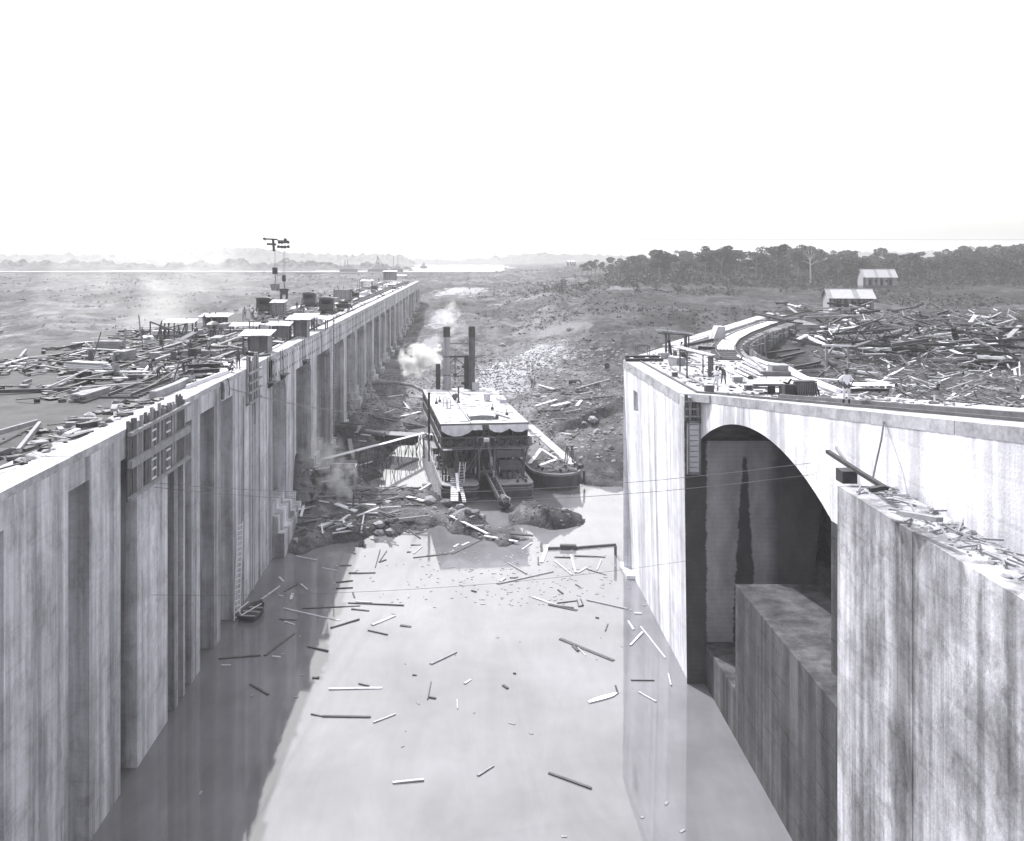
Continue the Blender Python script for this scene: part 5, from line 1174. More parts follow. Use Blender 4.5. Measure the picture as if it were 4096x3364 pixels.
barrel(Z3(835, 780), 'dark barrel right of the large drum', .3, .8, M_wood_d); barrel(Z3(690, 760), 'dark barrel left of the large drum', .28, .7, M_wood_d)
barrel(G(1550+1398/1.929, 1200+660/1.929), 'dark barrel lying on its side on the bank behind the barge', .5, 2.2, M_black, R(85))
barrel(G(2428, 1476), 'upright dark drum standing on the slope left of the lock wall', .5, 1.2, M_black)
t_ = thing('conveyor_ladder', 'inclined ladder chute with a dark wheel at its raised end', 'chute', Z3(480, 560))
a = Z3(470, 570); b = at(580+790/3.915, 1230+385/3.915, a.y+4.5)
for s_ in (-.3, .3): m = MB(); m.bar(a+Vector((s_, 0, .1)), b+Vector((s_, 0, 0)), .08, .14); part('side_rail', m, M_wood_m, t_, True)
for i in range(16): p_ = a.lerp(b, (i+.5)/16); m = MB(); m.bar(p_+Vector((-.3, 0, .08)), p_+Vector((.3, 0, .08)), .07); part('rung', m, M_wood_l, t_, True)
m = MB(); m.tube(b+Vector((-.1, .2, .1)), b+Vector((.1, .2, .1)), .45, .45, 16); part('wheel', m, M_black, t_, True)
m = MB(); m.bar(b, (b.x, b.y, 19.3), .12); part('prop', m, M_wood_d, t_, True)
t_ = thing('derrick_frame', 'slender pole frame with a long sloping boom at the far left edge', 'derrick', Dk(640, 1360))
bs = Dk(640, 1362); Yd = bs.y
for (x1, y1, x2, y2) in ((600, 1287, 745, 1340), (601, 1287, 601, 1365), (626, 1362, 648, 1283), (640, 1300, 640, 1366), (697, 1292, 697, 1358), (725, 1340, 742, 1295), (742, 1296, 748, 1345), (712, 1298, 722, 1340)):
    m = MB(); m.bar(at(x1, y1, Yd), at(x2, y2, Yd), .13 if y2 != 1340 else .16); part('pole', m, M_wood_d, t_, True)
t_ = thing('steel_beam_stack', 'stack of long dark steel beams lying crosswise in front of a seated worker', 'steel beams', Dk(805, 1520))
for i in range(3):
    a = Dk(746, 1516-i*4)+Vector((0, i*.18, .12+.34*i)); b = Dk(872, 1512-i*4)+Vector((0, i*.18+.3, .12+.34*i)); m = MB(); m.bar(a, b, .06, .3); m.bar(a+Vector((0, 0, .14)), b+Vector((0, 0, .14)), .26, .04); m.bar(a-Vector((0, 0, .12)), b-Vector((0, 0, .12)), .26, .04); part('steel_beam', m, M_black, t_, True)
for (x1, y1, x2, y2, w_, h_, tn, lab) in ((120, 1440, 660, 1215, .5, .5, 'l', 'thick squared timber pointing away from the near formwork, largest on the deck'), (660, 1290, 1300, 1040, .12, .3, 'w', 'long pale edge board lying along the inside of the near coping'), (1060, 655, 1500, 495, .3, .3, 'l', 'long round timber pointing away in front of the canvas sheet, lower of two'),
        (1090, 550, 1480, 410, .28, .28, 'l', 'long round timber pointing away in front of the canvas sheet, upper of two'), (1480, 420, 1900, 285, .3, .3, 'd', 'dark timber running on beyond the upper round timber'), (1500, 480, 1960, 320, .3, .3, 'd', 'dark timber running on beyond the lower round timber'),
        (40, 735, 590, 575, .26, .26, 'l', 'long grey timber at the left edge leading to the chute'), (60, 690, 280, 645, .26, .26, 'd', 'short dark timber at the left edge above the long grey one'), (130, 880, 590, 715, .32, .3, 'l', 'long grey timber at the left edge below the chute'),
        (1160, 730, 1290, 940, .4, .08, 'w', 'wide bright plank propped steeply beside the crouching worker'), (430, 690, 570, 650, .4, .08, 'w', 'short bright plank lying left of the large drum'), (330, 960, 590, 925, .5, .1, 'w', 'bright plank under the bending worker'),
        (780, 860, 1040, 915, .3, .06, 'w', 'thin bright plank fanned to the right behind the seated worker'), (1800, 760, 2114, 600, .2, .15, 'w', 'pale rail along the coping below the dark shelter'), (1600, 640, 1690, 750, .35, .07, 'w', 'bright plank leaning at the dark shelter'),
        (1200, 340, 1360, 420, .35, .07, 'w', 'bright plank lying askew right of the parasol'), (1770, 790, 1960, 765, .15, .2, 'd', 'dark beam end jutting over the coping by the narrow formwork')):
    a = Z3(x1, y1)+Vector((0, 0, h_/2+.05)); b = Z3(x2, y2)+Vector((0, 0, h_/2+.05)); board(a, b, w_, h_, TONE[tn][0], lab, 'timber', 'timber')
# scattered timber over the deck: counted boards, denser near the camera
marks = [(600, 'by the left derrick frame'), (720, 'near the ladder chute'), (850, 'near the parasol'), (960, 'near the canvas sheet'), (1050, 'near the dark shelter'), (1150, 'near the booth'), (1280, 'near the right locomotive'), (1400, 'near the plank hut'), (1700, 'far along the deck')]
q = random.Random(77); nb = 0
while nb < 300:
    if q.random() < .74: Y = q.uniform(60, 122) if q.random() < .74 else q.uniform(36, 60); X = q.uniform(-42, -20.2)
    else: Y = 120+240*q.random()**1.6; X = q.uniform(-33, -20.9)
    if abs(X+23.2) < 1.0 and q.random() < .6: continue
    px = VX+X/Y*F
    if px < 60: continue
    if -21.6 < X: L = q.uniform(.5, 2)
    else: L = q.choice((1.2, 2, 3, 4.5, 6))*q.uniform(.8, 1.1)
    along = q.random() < .5; az = (math.pi/2 if along else 0)+q.gauss(0, .25 if along else .5)
    d = Vector((math.cos(az), math.sin(az), 0))*L/2; z_ = 19.30+q.uniform(0, .16); tl = q.gauss(0, .045)*L
    c = Vector((X, Y, z_))
    a, b = c-d, c+d
    a.z += abs(min(tl, 0))+.05; b.z += max(tl, 0)+.05
    if max(a.x, b.x) > -18.9: continue
    tn = q.choice('wwlllldddg'); w_ = q.uniform(.12, .38); h_ = q.choice((.06, .08, .15, .25)) if tn != 'w' else q.choice((.05, .08))
    mk = min(marks, key=lambda s_: abs(s_[0]-px))[1]
    lab = '%s %s %s lying %s on the wall deck %s' % ('long' if L > 3.4 else 'short', TONE[tn][1], 'board' if h_ < .12 else 'timber', 'lengthwise' if along else 'crosswise', mk)
    board(a, b, w_*1.0, h_, TONE[tn][0], lab, 'timber', 'timber', 'loose timber strewn over the approach wall deck'); nb += 1
# mats, heaps of spoil and tools: uncountable litter on the deck
m = MB()
for i in range(4600):
    Y = (q.uniform(60, 130) if q.random() < .65 else q.uniform(32, 62)) if q.random() < .78 else q.uniform(120, 350); X = q.uniform(-43 if Y < 120 else -33, -20.1)
    if float(fbm(np.array([X/5.]), np.array([Y/7.]), 71, 2)[0]) < -.02+q.gauss(0, .08): continue
    if q.random() < .5: m.rock((X, Y, 19.3), q.uniform(.08, .45), i, flat=.6)
    elif q.random() < .72: m.box((X, Y, 19.32+q.uniform(0, .1)), (q.uniform(.1, .9), q.uniform(.1, 1.1), q.uniform(.04, .35)), rz=q.uniform(0, 3))
    else: a_ = q.uniform(0, 3.1); d_ = Vector((math.cos(a_), math.sin(a_), q.gauss(0, .08)))*q.uniform(.3, 1.2); c_ = Vector((X, Y, 19.42+abs(d_.z))); m.bar(c_-d_, c_+d_, q.uniform(.05, .2), .06)
    k_ = q.choice((0, 0, 0, 1, 1, 2, 3, 3, 3)); m.mi[-(20 if m.mi and len(m.f[-1]) == 3 else 6):] = [k_]*(20 if len(m.f[-1]) == 3 else 6)
struct('deck_litter', m, [M_wood_d, M_wood_m, M_top, M_black], kind='stuff', label='small litter and spoil scattered over the approach wall deck')
def crate(c, s_, mat, lab, rz=0, name='crate', cat='crate', lid=None):
    t_ = thing(name, lab, cat, c, rz); m_ = MB(); m_.bb(-s_[0]/2, s_[0]/2, -s_[1]/2, s_[1]/2, 0, s_[2]*.96); part('box', m_, mat, t_)
    m_ = MB(); m_.bb(-s_[0]/2-.02, s_[0]/2+.02, -s_[1]/2-.02, s_[1]/2+.02, s_[2]*.96, s_[2]+.02); part('lid', m_, lid or mat, t_)
    for x_ in (-1, 1): m_ = MB(); m_.bb(x_*(s_[0]/2)-.04, x_*(s_[0]/2)+.04, -s_[1]/2-.03, -s_[1]/2+.03, 0, s_[2]*.94); part('corner_batten', m_, mat, t_)
    return t_
# stacks of lumber, crates, kegs and upright posts standing on the deck
def near_mark(px): return min(marks, key=lambda s_: abs(s_[0]-px))[1]
q = random.Random(88); spots = []
def free_spot():
    while True:
        Y = q.uniform(62, 135) if q.random() < .8 else q.uniform(135, 300); X = q.uniform(-40 if Y < 118 else -32.5, -21.3); px = VX+X/Y*F
        if px < 330 or abs(X+23.2) < 1.2: continue
        if all((X-a)**2+((Y-b)*.7)**2 > 5 for a, b in spots): spots.append((X, Y)); return X, Y, px
for i in range(22):
    X, Y, px = free_spot(); n = q.randint(3, 6); L = q.uniform(2, 4.5); rz = R(90)+q.gauss(0, .2) if q.random() < .6 else q.gauss(0, .3); tn = q.choice('lldw')
    t_ = thing('lumber_stack', '%s stack of %s boards on the wall deck %s' % ('tall' if n > 4 else 'low', {'l': 'greyish', 'd': 'blackened', 'w': 'pale'}[tn], near_mark(px)), 'lumber stack', (X, Y, 19.3), rz, 'lumber stacks on the wall deck')
    for k_ in range(n):
        for j_ in range(3): m = MB(); o_y = (j_-1)*.36+q.uniform(-.03, .03); o_x = q.uniform(-.25, .25); m.bb(-L/2+o_x, L/2+o_x, o_y-.16, o_y+.16, k_*.17, k_*.17+.14); part('board', m, TONE[tn][0] if q.random() < .8 else M_wood_m, t_)
for i in range(16):
    X, Y, px = free_spot(); s_ = q.uniform(.5, 1.1); crate((X, Y, 19.3), (s_, s_*q.uniform(.8, 1.4), s_*q.uniform(.6, 1.0)), q.choice((M_wood_d, M_wood_m, M_black)), '%s box crate on the wall deck %s' % ('big' if s_ > .8 else 'small', near_mark(px)), q.uniform(0, 1.5))['group'] = 'crates on the wall deck'
for i in range(14):
    X, Y, px = free_spot(); barrel((X, Y, 19.3), '%s keg standing on the wall deck %s' % ('dark' if i % 2 else 'grey', near_mark(px)), q.uniform(.22, .34), q.uniform(.6, .95), M_wood_d if i % 2 else M_wood_m)['group'] = 'kegs on the wall deck'
for i in range(34):
    X, Y, px = free_spot(); h = q.uniform(1.2, 3.0); m = MB(); m.bar((0, 0, 0), (q.gauss(0, .35), q.gauss(0, .3), h), q.uniform(.07, .15))
    solo('post', m, M_wood_d if i % 3 else M_wood_m, '%s %s upright post on the wall deck %s' % ('tall' if h > 2 else 'short', 'dark' if i % 3 else 'grey', near_mark(px)), 'post', (X, Y, 19.3), group='upright posts on the wall deck')
for i in range(9):
    X, Y, px = free_spot(); m = MB(); r_ = q.uniform(.8, 1.7)
    for k_ in range(26): a_ = q.uniform(0, 6.28); t = q.random(); m.rock((r_*t*math.cos(a_), r_*t*math.sin(a_), (1-t)*r_*.45), q.uniform(.15, .4), k_+i*40)
    solo('spoil_pile', m, M_rockd if i % 2 else M_rock, '%s pile of broken stone on the wall deck %s' % ('dark' if i % 2 else 'pale', near_mark(px)), 'stone pile', (X, Y, 19.3), group='stone piles on the wall deck')
# far deck is paved in pale concrete patches
m = MB()
for i in range(46):
    y0 = 165+i*4.2; m.bb(-33.3, -24.6, y0, y0+4.1, 19.27, 19.285+.004*(i % 3)) if i % 4 else None
    m.bb(-21.9, -20.65, y0-60, y0-56, 19.27, 19.31)
struct('deck_paving', m, M_decktop, kind='stuff', label='pale dusty concrete patches on the wall deck')

# ================================================================ cableway carriages and buckets
m = MB(); m.tube((-170, 150, 31.6), (150, 150, 31.6), .014, .014, 5); solo('track_cable', m, M_cable, 'thin cableway rope crossing high over the wall, carrying the carriages', 'cable', (-31, 150, 31.6), world=True)
def carriage(xc, lab, items):
    t_ = thing('cable_carriage', lab, 'cable carriage', (xc, 150, 31.2))
    for nm, mb, mt in items: part(nm, mb, mt, t_, True)
    return t_
def ppt(px, py): return at(px, py, 150)
its = []
m = MB(); m.bar(ppt(1052, 955), ppt(1110, 958), .35, .25); m.bar(ppt(1068, 976), ppt(1105, 978), .4, .35); m.bar(ppt(1092, 955), ppt(1096, 1005), .35, .35); its.append(('carriage_frame', m, M_black))
m = MB(); m.bar(ppt(1056, 950), ppt(1062, 962), .2); its.append(('sheave', m, M_black))
carriage(-31.4, 'left cableway carriage, a dark arm pointing left above the deck', its)
its = []
m = MB(); m.bar(ppt(1110, 962), ppt(1154, 964), .3, .15); m.bar(ppt(1110, 985), ppt(1158, 987), .3, .15); its.append(('carriage_frame', m, M_black))
for (x_, y_) in ((1117, 969), (1128, 970), (1140, 968), (1152, 969), (1114, 987), (1127, 988), (1140, 988), (1153, 987), (1141, 959)):
    m = MB(); p_ = ppt(x_, y_); m.tube(p_-Vector((0, .12, 0)), p_+Vector((0, .12, 0)), .26, .26, 10); its.append(('sheave', m, M_black))
carriage(-29.5, 'right cableway carriage, a row of dark round wheels above the deck', its)
def bucket(px, y0, y1, y2, w0, lab, grab=False):
    t_ = thing('concrete_bucket', lab, 'bucket', ppt(px, y2)); s_ = 150/F
    m_ = MB(); m_.bar(ppt(px, y0), ppt(px, y0+26), .75*w0, .6*w0); part('hoist_block', m_, M_black, t_, True)
    m_ = MB(); m_.path([ppt(px-2, y0), ppt(px-2, 990)], .02, 4); m_.path([ppt(px+3, y0), ppt(px+3, 990)], .02, 4); m_.path([ppt(px, y0+26), ppt(px+3, y0+46), ppt(px, y1)], .07, 5); part('hoist_rope', m_, M_cable, t_, True)
    m_ = MB(); c = ppt(px, y2); h = (y2-y1)*s_; r = 20*s_
    m_.lathe([(r*.72, 0), (r*.95, h*.75), (r*1.0, h), (r*.9, h), (r*.6, .1)], 14, c); part('tub', m_, M_wood_m if not grab else M_iron, t_, True)
    m_ = MB(); m_.lathe([(r*1.0, h*.93), (r*1.06, h*.93), (r*1.06, h), (r, h)], 14, c); part('rim', m_, M_black, t_, True)
    if grab:
        for sx_ in (-1, 1): m_ = MB(); m_.bar(c+Vector((sx_*r*.6, 0, .1)), c+Vector((sx_*r*.55, 0, -.75)), .35, .3); part('jaw', m_, M_iron, t_, True)
bucket(1100, 1070, 1137, 1162, 1.0, 'left hanging bucket, wide tub with a darker rim')
bucket(1136, 1100, 1155, 1178, .7, 'right hanging bucket with two jaws below it, hanging lower', True)

# ================================================================ workers
PD = dict(shirt=M_shirtd, trou=M_trd, hat='cap', hatm=M_hatd); PG = dict(shirt=M_shirtg, trou=M_trd, hat='brim', hatm=M_hatd); PW = dict(shirt=M_shirtw, trou=M_trd, hat='brim', hatm=M_hatl); PWL = dict(shirt=M_shirtw, trou=M_trl, hat='brim', hatm=M_hatl)
wk = [(953, 1478, 0, 'reach', PD, 'man in dark clothes with arm out, standing on the coping by the formwork'), (920, 1492, 60, 'squat', PG, 'worker crouching on the coping left of the standing man'),
 (736, 1500, 80, 'bend', PD, 'worker in black bent over beside the steel beams'), (700, 1542, 20, 'sit', PW, 'seated worker in white shirt and hat, nearest to the camera on the left'), (766, 1547, 170, 'sit', PG, 'seated worker in light grey, right of the one in the white shirt'),
 (777, 1474, 180, 'squat', PG, 'worker kneeling behind the steel beams'), (835, 1427, -30, 'stand', dict(PW, shirt=M_shirtg), 'worker with pale hat standing right of the large drum'), (858, 1356, 10, 'stand', PD, 'right worker of two under the parasol'), (845, 1352, -10, 'stand', PG, 'left worker of two under the parasol'),
 (817, 1307, 30, 'stand', PD, 'dark worker standing left behind the parasol'), (839, 1300, 0, 'stand', PG, 'worker whose head shows over the left of the parasol'), (862, 1300, 0, 'stand', PG, 'worker whose head shows over the right of the parasol'),
 (644, 1354, 90, 'lean', PG, 'leftmost of three workers beneath the sloping derrick boom'), (659, 1356, 70, 'bend', PD, 'middle of three workers beneath the sloping derrick boom'), (675, 1352, -90, 'reach', PG, 'rightmost of three workers beneath the sloping derrick boom'),
 (978, 1273, 0, 'stand', PG, 'lone worker by the far deck edge, left of a pair'), (1007, 1273, 30, 'stand', PW, 'pale worker of the pair at the far deck edge'), (1011, 1272, -30, 'stand', PD, 'dark worker of the pair at the far deck edge'),
 (1023, 1296, 10, 'stand', PW, 'worker in white standing below the left locomotive'), (1052, 1296, 0, 'hips', PG, 'worker standing right of the white-shirted one below the left locomotive'), (603, 1496, 40, 'bend', PG, 'worker bending at the left edge of the deck'), (636, 1524, 150, 'bend', PD, 'worker bending low right of another at the left edge'),
 (646, 1388, 20, 'squat', PD, 'worker squatting in front of the derrick frame'), (762, 1432, 10, 'stand', PD, 'dark worker standing behind the large drum'), (746, 1325, 200, 'reach', PD, 'dark worker standing under the awning'), (1068, 1310, 60, 'squat', PW, 'crouching worker with a big white hat near the low shelter'),
 (861, 1500, 0, 'squat', PD, 'dark worker crouching at the right end of the steel beams'), (1283, 1190, 0, 'stand', PW, 'worker in white near the far rails, left of the hut'), (1407, 1243, 0, 'stand', PW, 'worker in white between the rails and the coping by the cart'), (1205, 1243, 30, 'bend', PD, 'worker right of another left of the right locomotive'),
 (1188, 1245, 0, 'stand', PD, 'worker left of another, left of the right locomotive'), (1380, 1206, 0, 'stand', PW, 'worker in the doorway of the plank hut'), (1590, 1150, 0, 'stand', PG, 'worker far along the deck right of the rails'), (1515, 1128, 0, 'stand', PD, 'worker far along the deck by the farthest hut'),
 (1660, 1118, 0, 'stand', PW, 'white-clad worker at the very end of the wall deck'), (1140, 1348, 40, 'squat', PW, 'worker sitting in the low shelter left of the booth'), (1252, 1318, 0, 'hips', PG, 'worker standing right of the booth'), (1092, 1292, 0, 'lean', PD, 'worker leaning behind the low shelter')]
for px, py, rz, pose, kw, lab in wk: person(Dk(px, py)+Vector((0, 0, .0)), R(rz), pose, label=lab, **kw)
# people on the ground and right-hand wall
person(G(2128, 1553), R(10), 'stand', label='left of two dark figures on the slope behind the dredge', **PD)
person(G(2137, 1553), R(-20), 'stand', label='right of two dark figures on the slope behind the dredge', **PG)
person(G(1414, 2028), R(90), 'reach', label='left of two workers on the mud beside the steam', **PD)
person(G(1442, 2030), R(30), 'bend', label='right of two workers on the mud beside the steam', **PG)
person(G(1195, 1925), R(90), 'stand', label='worker on the masonry heap at the foot of the wall', **PD)
person(Dk(3013, 1274)+Vector((0, 0, .3)), R(0), 'stand', label='distant man standing on the far end of the wing wall', **PG)
cr0 = Rp(2844, 1566)
person(Rp(2866, 1563), R(-60), 'lean', shirt=M_shirtw, trou=M_trl, hat='brim', hatm=M_hatd, label='man in light shirt with one foot up on a crate at the wall edge', fingers=True)
person(Rp(2893, 1536), R(-40), 'bend', shirt=M_shirtd, trou=M_trd, hat='cap', hatm=M_hatd, label='dark-clothed worker bending behind the man at the crate', fingers=True)
person(R4(990, 560)+Vector((0, 0, .15)), R(20), 'sit', shirt=M_shirtw, trou=M_trd, hat='cap', hatm=M_hatd, label='man seated in the shade under the post shelter')
person(Rp(3386, 1619), R(6), 'hips', shirt=M_shirtw, trou=M_trl, hat='cap', hatm=M_hatd, label='large man in white, hands on hips, at the edge of the right wall', s=1.06, fingers=True)

# ================================================================ right-hand deck
crate(R4(885, 915), (.35, .4, .35), M_wood_d, 'small dark crate on the lock wall near the shelter post', lid=M_wood_l)
crate(R4(1440, 1160), (.55, .5, .45), M_wood_d, 'dark crate at the wall edge under the man\'s foot', lid=M_top)
crate(R4(1900, 1000), (.62, .6, .38), M_wood_m, 'grey crate standing alone on the pale deck', lid=M_wood_l)
crate(R4(2080, 1125), (.42, .5, .32), M_wood_d, 'small dark crate left of the round-legged table', lid=M_wood_l)
crate(R4(920, 715), (.8, 1.6, .6), M_wood_m, 'pale trough-like box in front of the shelter posts', .25, 'trough', 'trough', M_top)
t_ = thing('trestle_stand', 'thin-legged square trestle stand near the wall corner', 'trestle', Dk(2570, 1426))
for x_, y_ in ((-.58, -.4), (.58, -.4), (-.58, .5), (.58, .5)): m = MB(); m.bar((x_*1.05, y_*1.05, 0), (x_, y_, 1.05), .05); part('leg', m, M_wood_d, t_)
m = MB(); m.bar((-.6, -.4, .2), (.58, -.4, .95), .03); m.bar((.6, -.4, .2), (-.58, -.4, .95), .03); m.bar((-.6, -.42, .12), (.6, -.42, .12), .04); part('brace', m, M_wood_d, t_)
m = MB(); m.bar((-.62, -.42, 1.05), (.62, -.42, 1.05), .07); m.bar((-.62, .5, 1.05), (.62, .5, 1.05), .07); m.bar((-.6, -.42, 1.05), (-.6, .52, 1.05), .07); m.bar((.6, -.42, 1.05), (.6, .52, 1.05), .07); part('top_frame', m, M_wood_d, t_)
t_ = thing('shelter', 'rough tall shelter, one thick white-topped beam on dark posts near the wall corner', 'shelter', Dk(2664, 1425))
for px, py, top, r in ((2664, 1425, 1325, .2), (2676, 1421, 1330, .16), (2742, 1390, 1335, .3), (2755, 1390, 1335, .14)):
    b = Dk(px, py); m = MB(); m.tube(b, at(px, top+8, b.y), r*.5, r*.6, 7); part('post', m, M_wood_d, t_, True)
b1 = Dk(2664, 1425); b2 = Dk(2750, 1390); m = MB(); m.bar(at(2642, 1332, b1.y), at(2760, 1342, b2.y), .5, .12); part('beam', m, M_wood_d, t_, True)
m = MB(); m.bar(at(2644, 1320, b1.y), at(2756, 1335, b2.y), 1.0, .16); part('roof', m, M_canvas, t_, True)
m = MB(); m.tube(at(2700, 1420, 86)-Vector((.1, 0, 0)), at(2700, 1420, 86)+Vector((.1, 0, 0)), .42, .42, 16); m.bb(20.0, 20.6, 86, 86.5, 19.3, 19.9); part('wheel', m, M_black, t_, True)
for i in range(2): a, b = at(2672+i*6, 1360, 88), at(2684+i*3, 1420, 88); m = MB(); m.bar(a, b, .18, .1); part('hanging_cloth', m, M_black, t_, True)
t_ = thing('lean_to', 'long thin-roofed lean-to on dark posts beside the man at the crate', 'shelter', Dk(2748, 1512))
for px, py, top, r in ((2720, 1494, 1393, .06), (2748, 1512, 1404, .07), (2812, 1496, 1418, .06), (2840, 1506, 1424, .17), (2850, 1500, 1426, .08)):
    b = Dk(px, py); m = MB(); m.tube(b, at(px, top, b.y), r, r, 6); part('post', m, M_wood_d, t_, True)
a = at(2704, 1386, 75.3); b = at(2850, 1422, 73.5); m = MB()
for i in range(6):
    m = MB(); m.bar(a.lerp(b, i/6)+Vector((0, rnd.uniform(-.1, .1), 0)), a.lerp(b, (i+.96)/6), 1.1, .05); part('roof_board', m, M_canvas if i % 2 else M_wood_l, t_, True)
m = MB(); m.bar(a-Vector((0, .5, .08)), b-Vector((0, .5, .08)), .08, .12); part('rafter', m, M_wood_d, t_, True)
m = MB(); m.bar(at(2740, 1400, 74.5), at(2748, 1430, 74.3), .06); part('brace', m, M_wood_m, t_, True)
# curved crane rail along the coping and up the ramp
rl = [Vector((xt(y)+1.3, y, ztp(y)+.06)) for y in (84, 78, 72, 67, 64.2)]+[Vector((xa(y)+.9+max(0, (55-y))*.05, y, ztp(y)+.09)) for y in (61, 58, 55, 52, 48, 44, 40, 34, 28, 20, 12)]
m = MB(); [m.bar(a, b, .16, .12) for a, b in zip(rl[:-1], rl[1:])]; solo('edge_rail', m, M_iron, 'curved dark rail set along the coping of the right wall', 'rail', tuple(rl[4]), world=True)
rl2 = [v_+Vector((1.5, 0, .05)) for v_ in rl[7:]]; m = MB(); [m.bar(a, b, .3, .22) for a, b in zip(rl2[:-1], rl2[1:])]; solo('edge_timber', m, M_wood_d, 'long dark timber behind the edge rail, passing the man in white', 'timber', tuple(rl2[2]), world=True)
# machinery right of the table
t_ = thing('work_table', 'white-topped table on a thick dark drum leg', 'table', R5(470, 1310))
tp = R5(470, 1310); m = MB(); m.tube((0, 0, 0), (0, 0, .62), .27, .24, 12); part('drum_leg', m, M_black, t_)
m = MB(); m.bb(-1.3, 1.0, -.35, 1.9, .64, .74); part('table_top', m, M_top, t_); m = MB(); m.bb(-1.32, 1.02, -.4, -.35, .6, .75); part('edge_board', m, M_wood_d, t_)
m = MB(); m.bb(.5, .66, -.2, 0, 0, .62); m.bb(-.8, .9, -.1, .05, .04, .14); m.bb(-1.3, -.3, -.2, 0, .4, .5); part('leg', m, M_wood_d, t_)
t_ = thing('winch', 'squat dark winch with a slatted drum crate behind the edge rail', 'winch', R5(900, 1335))
m = MB(); m.tube((-.5, 0, .5), (.75, 0, .5), .42, .42, 14); part('drum', m, M_iron, t_)
for i in range(9): m = MB(); m.bb(-.45+i*.14, -.36+i*.14, -.47, -.41, .05, .9); part('slat', m, M_wood_d, t_)
m = MB(); m.bb(-1.2, -.55, -.3, .3, 0, .75); m.path([(-1.2, 0, .9), (-.9, 0, .8), (-.7, 0, 1.1)], .07); part('engine', m, M_black, t_); m = MB(); m.path([(.8, 0, .7), (.95, -.1, .4), (1.0, -.2, .0)], .06); part('hose', m, M_black, t_)
m = MB(); m.bb(-.55, .8, -.35, .35, .92, 1.0); part('cover', m, M_wood_d, t_)
t_ = thing('box_beam', 'long dark box beam lying across the deck in front of the rubble', 'beam', R5(520, 1050)); m = MB(); m.bb(-1.2, 1.2, -.3, .3, 0, .34); part('lower_beam', m, M_wood_d, t_)
m = MB(); m.bb(-.1, 1.2, .35, 1.5, 0, .75); part('chest', m, M_wood_m, t_); m = MB(); m.bb(-.14, 1.25, .3, 1.55, .75, .8); part('chest_lid', m, M_top, t_)
m = MB(); m.tube((0, 0, .18), (.25, .5, .18), .18, .18, 12, cap=False); m.tube((.02, .04, .18), (.23, .46, .18), .16, .16, 12); solo('pipe_stub', m, M_iron, 'short open pipe end lying left of the dark box beam', 'pipe', R5(175, 1110))
rb = [((730, 1040), (1400, 1300), .34, .25, 'w', 'long bright squared timber sloping right behind the winch'), ((1000, 1110), (1440, 1150), .25, .12, 'w', 'bright board reaching toward the man in white from the left'), ((1440, 1285), (1700, 1245), .35, .1, 'w', 'pale pointed board end right behind the man in white'),
 ((0, 790), (260, 930), .2, .1, 'w', 'pale plank right of the curved track ending in a dark knob'), ((180, 820), (380, 980), .22, .12, 'l', 'round pale pole ending at a dark tip near the track'), ((200, 815), (640, 1000), .5, .08, 'w', 'broad bright board fan edge by the rubble pit'),
 ((0, 900), (330, 1060), .3, .05, 'w', 'first deck plank left of the box beam'), ((0, 950), (260, 1080), .3, .05, 'l', 'second deck plank left of the box beam'), ((0, 1010), (200, 1100), .3, .05, 'w', 'third deck plank left of the box beam'), ((80, 880), (420, 1040), .28, .05, 'l', 'fourth deck plank touching the box beam'),
 ((1800, 1130), (2100, 1180), .5, .1, 'w', 'bright plank on the deck at the far right'), ((1560, 1190), (2100, 1190), 1.6, .05, 'w', 'wide pale platform boards right of the man in white'), ((1570, 1285), (2100, 1290), .25, .2, 'd', 'dark beam lying level right of the man in white')]
for a, b, w_, h_, tn, lab in rb: board(R5(*a)+Vector((0, 0, .1+h_/2)), R5(*b)+Vector((0, 0, .1+h_/2)), w_, h_, TONE[tn][0], lab, 'timber', 'timber')
for (x1, y1, x2, y2, w_, h_, tn, lab) in ((80, 618, 640, 618, .3, .22, 'd', 'upper dark timber of two lying level at the wall corner'), (90, 672, 700, 670, .3, .25, 'd', 'lower dark timber of two lying level at the wall corner'), (380, 590, 480, 650, .3, .05, 'w', 'pale board across the two dark timbers, middle'),
        (130, 600, 220, 640, .3, .05, 'w', 'pale board across the two dark timbers, left'), (1130, 460, 1580, 470, .12, .12, 'w', 'thin pale rail joining the shelter and the track'), (1270, 480, 1560, 490, .3, .3, 'd', 'dark timber beside the thin pale rail'), (1220, 570, 1430, 690, .2, .1, 'w', 'pale plank leaning under the lean-to, right of its post'),
        (1110, 610, 1300, 700, .15, .1, 'l', 'grey plank leaning under the lean-to'), (1120, 420, 1560, 330, .3, .25, 'd', 'dark timber lying along the inside of the wing wall'), (1130, 370, 1500, 270, .35, .3, 'l', 'grey timber lying along the inside of the wing wall'), (1650, 760, 2080, 930, .3, .05, 'l', 'deck plank beyond the man at the crate, upper'),
        (1700, 800, 1990, 940, .25, .05, 'w', 'deck plank beyond the man at the crate, lower'), (1500, 800, 1700, 900, .25, .05, 'l', 'deck plank just behind the man at the crate'), (820, 780, 1350, 1060, .16, .12, 'l', 'long grey rail timber set along the deck below the lean-to'), (880, 740, 1500, 740, .08, .08, 'l', 'thin grey lath lying across the deck under the lean-to'),
        (460, 495, 560, 470, .08, .06, 'l', 'thin lath leaning right of the trestle stand'), (700, 620, 770, 630, .5, .5, 'l', 'small stack of short timbers beside the trough')):
    board(R4(x1, y1)+Vector((0, 0, .02+h_/2)), R4(x2, y2)+Vector((0, 0, .02+h_/2)), w_, h_, TONE[tn][0], lab, 'timber', 'timber')
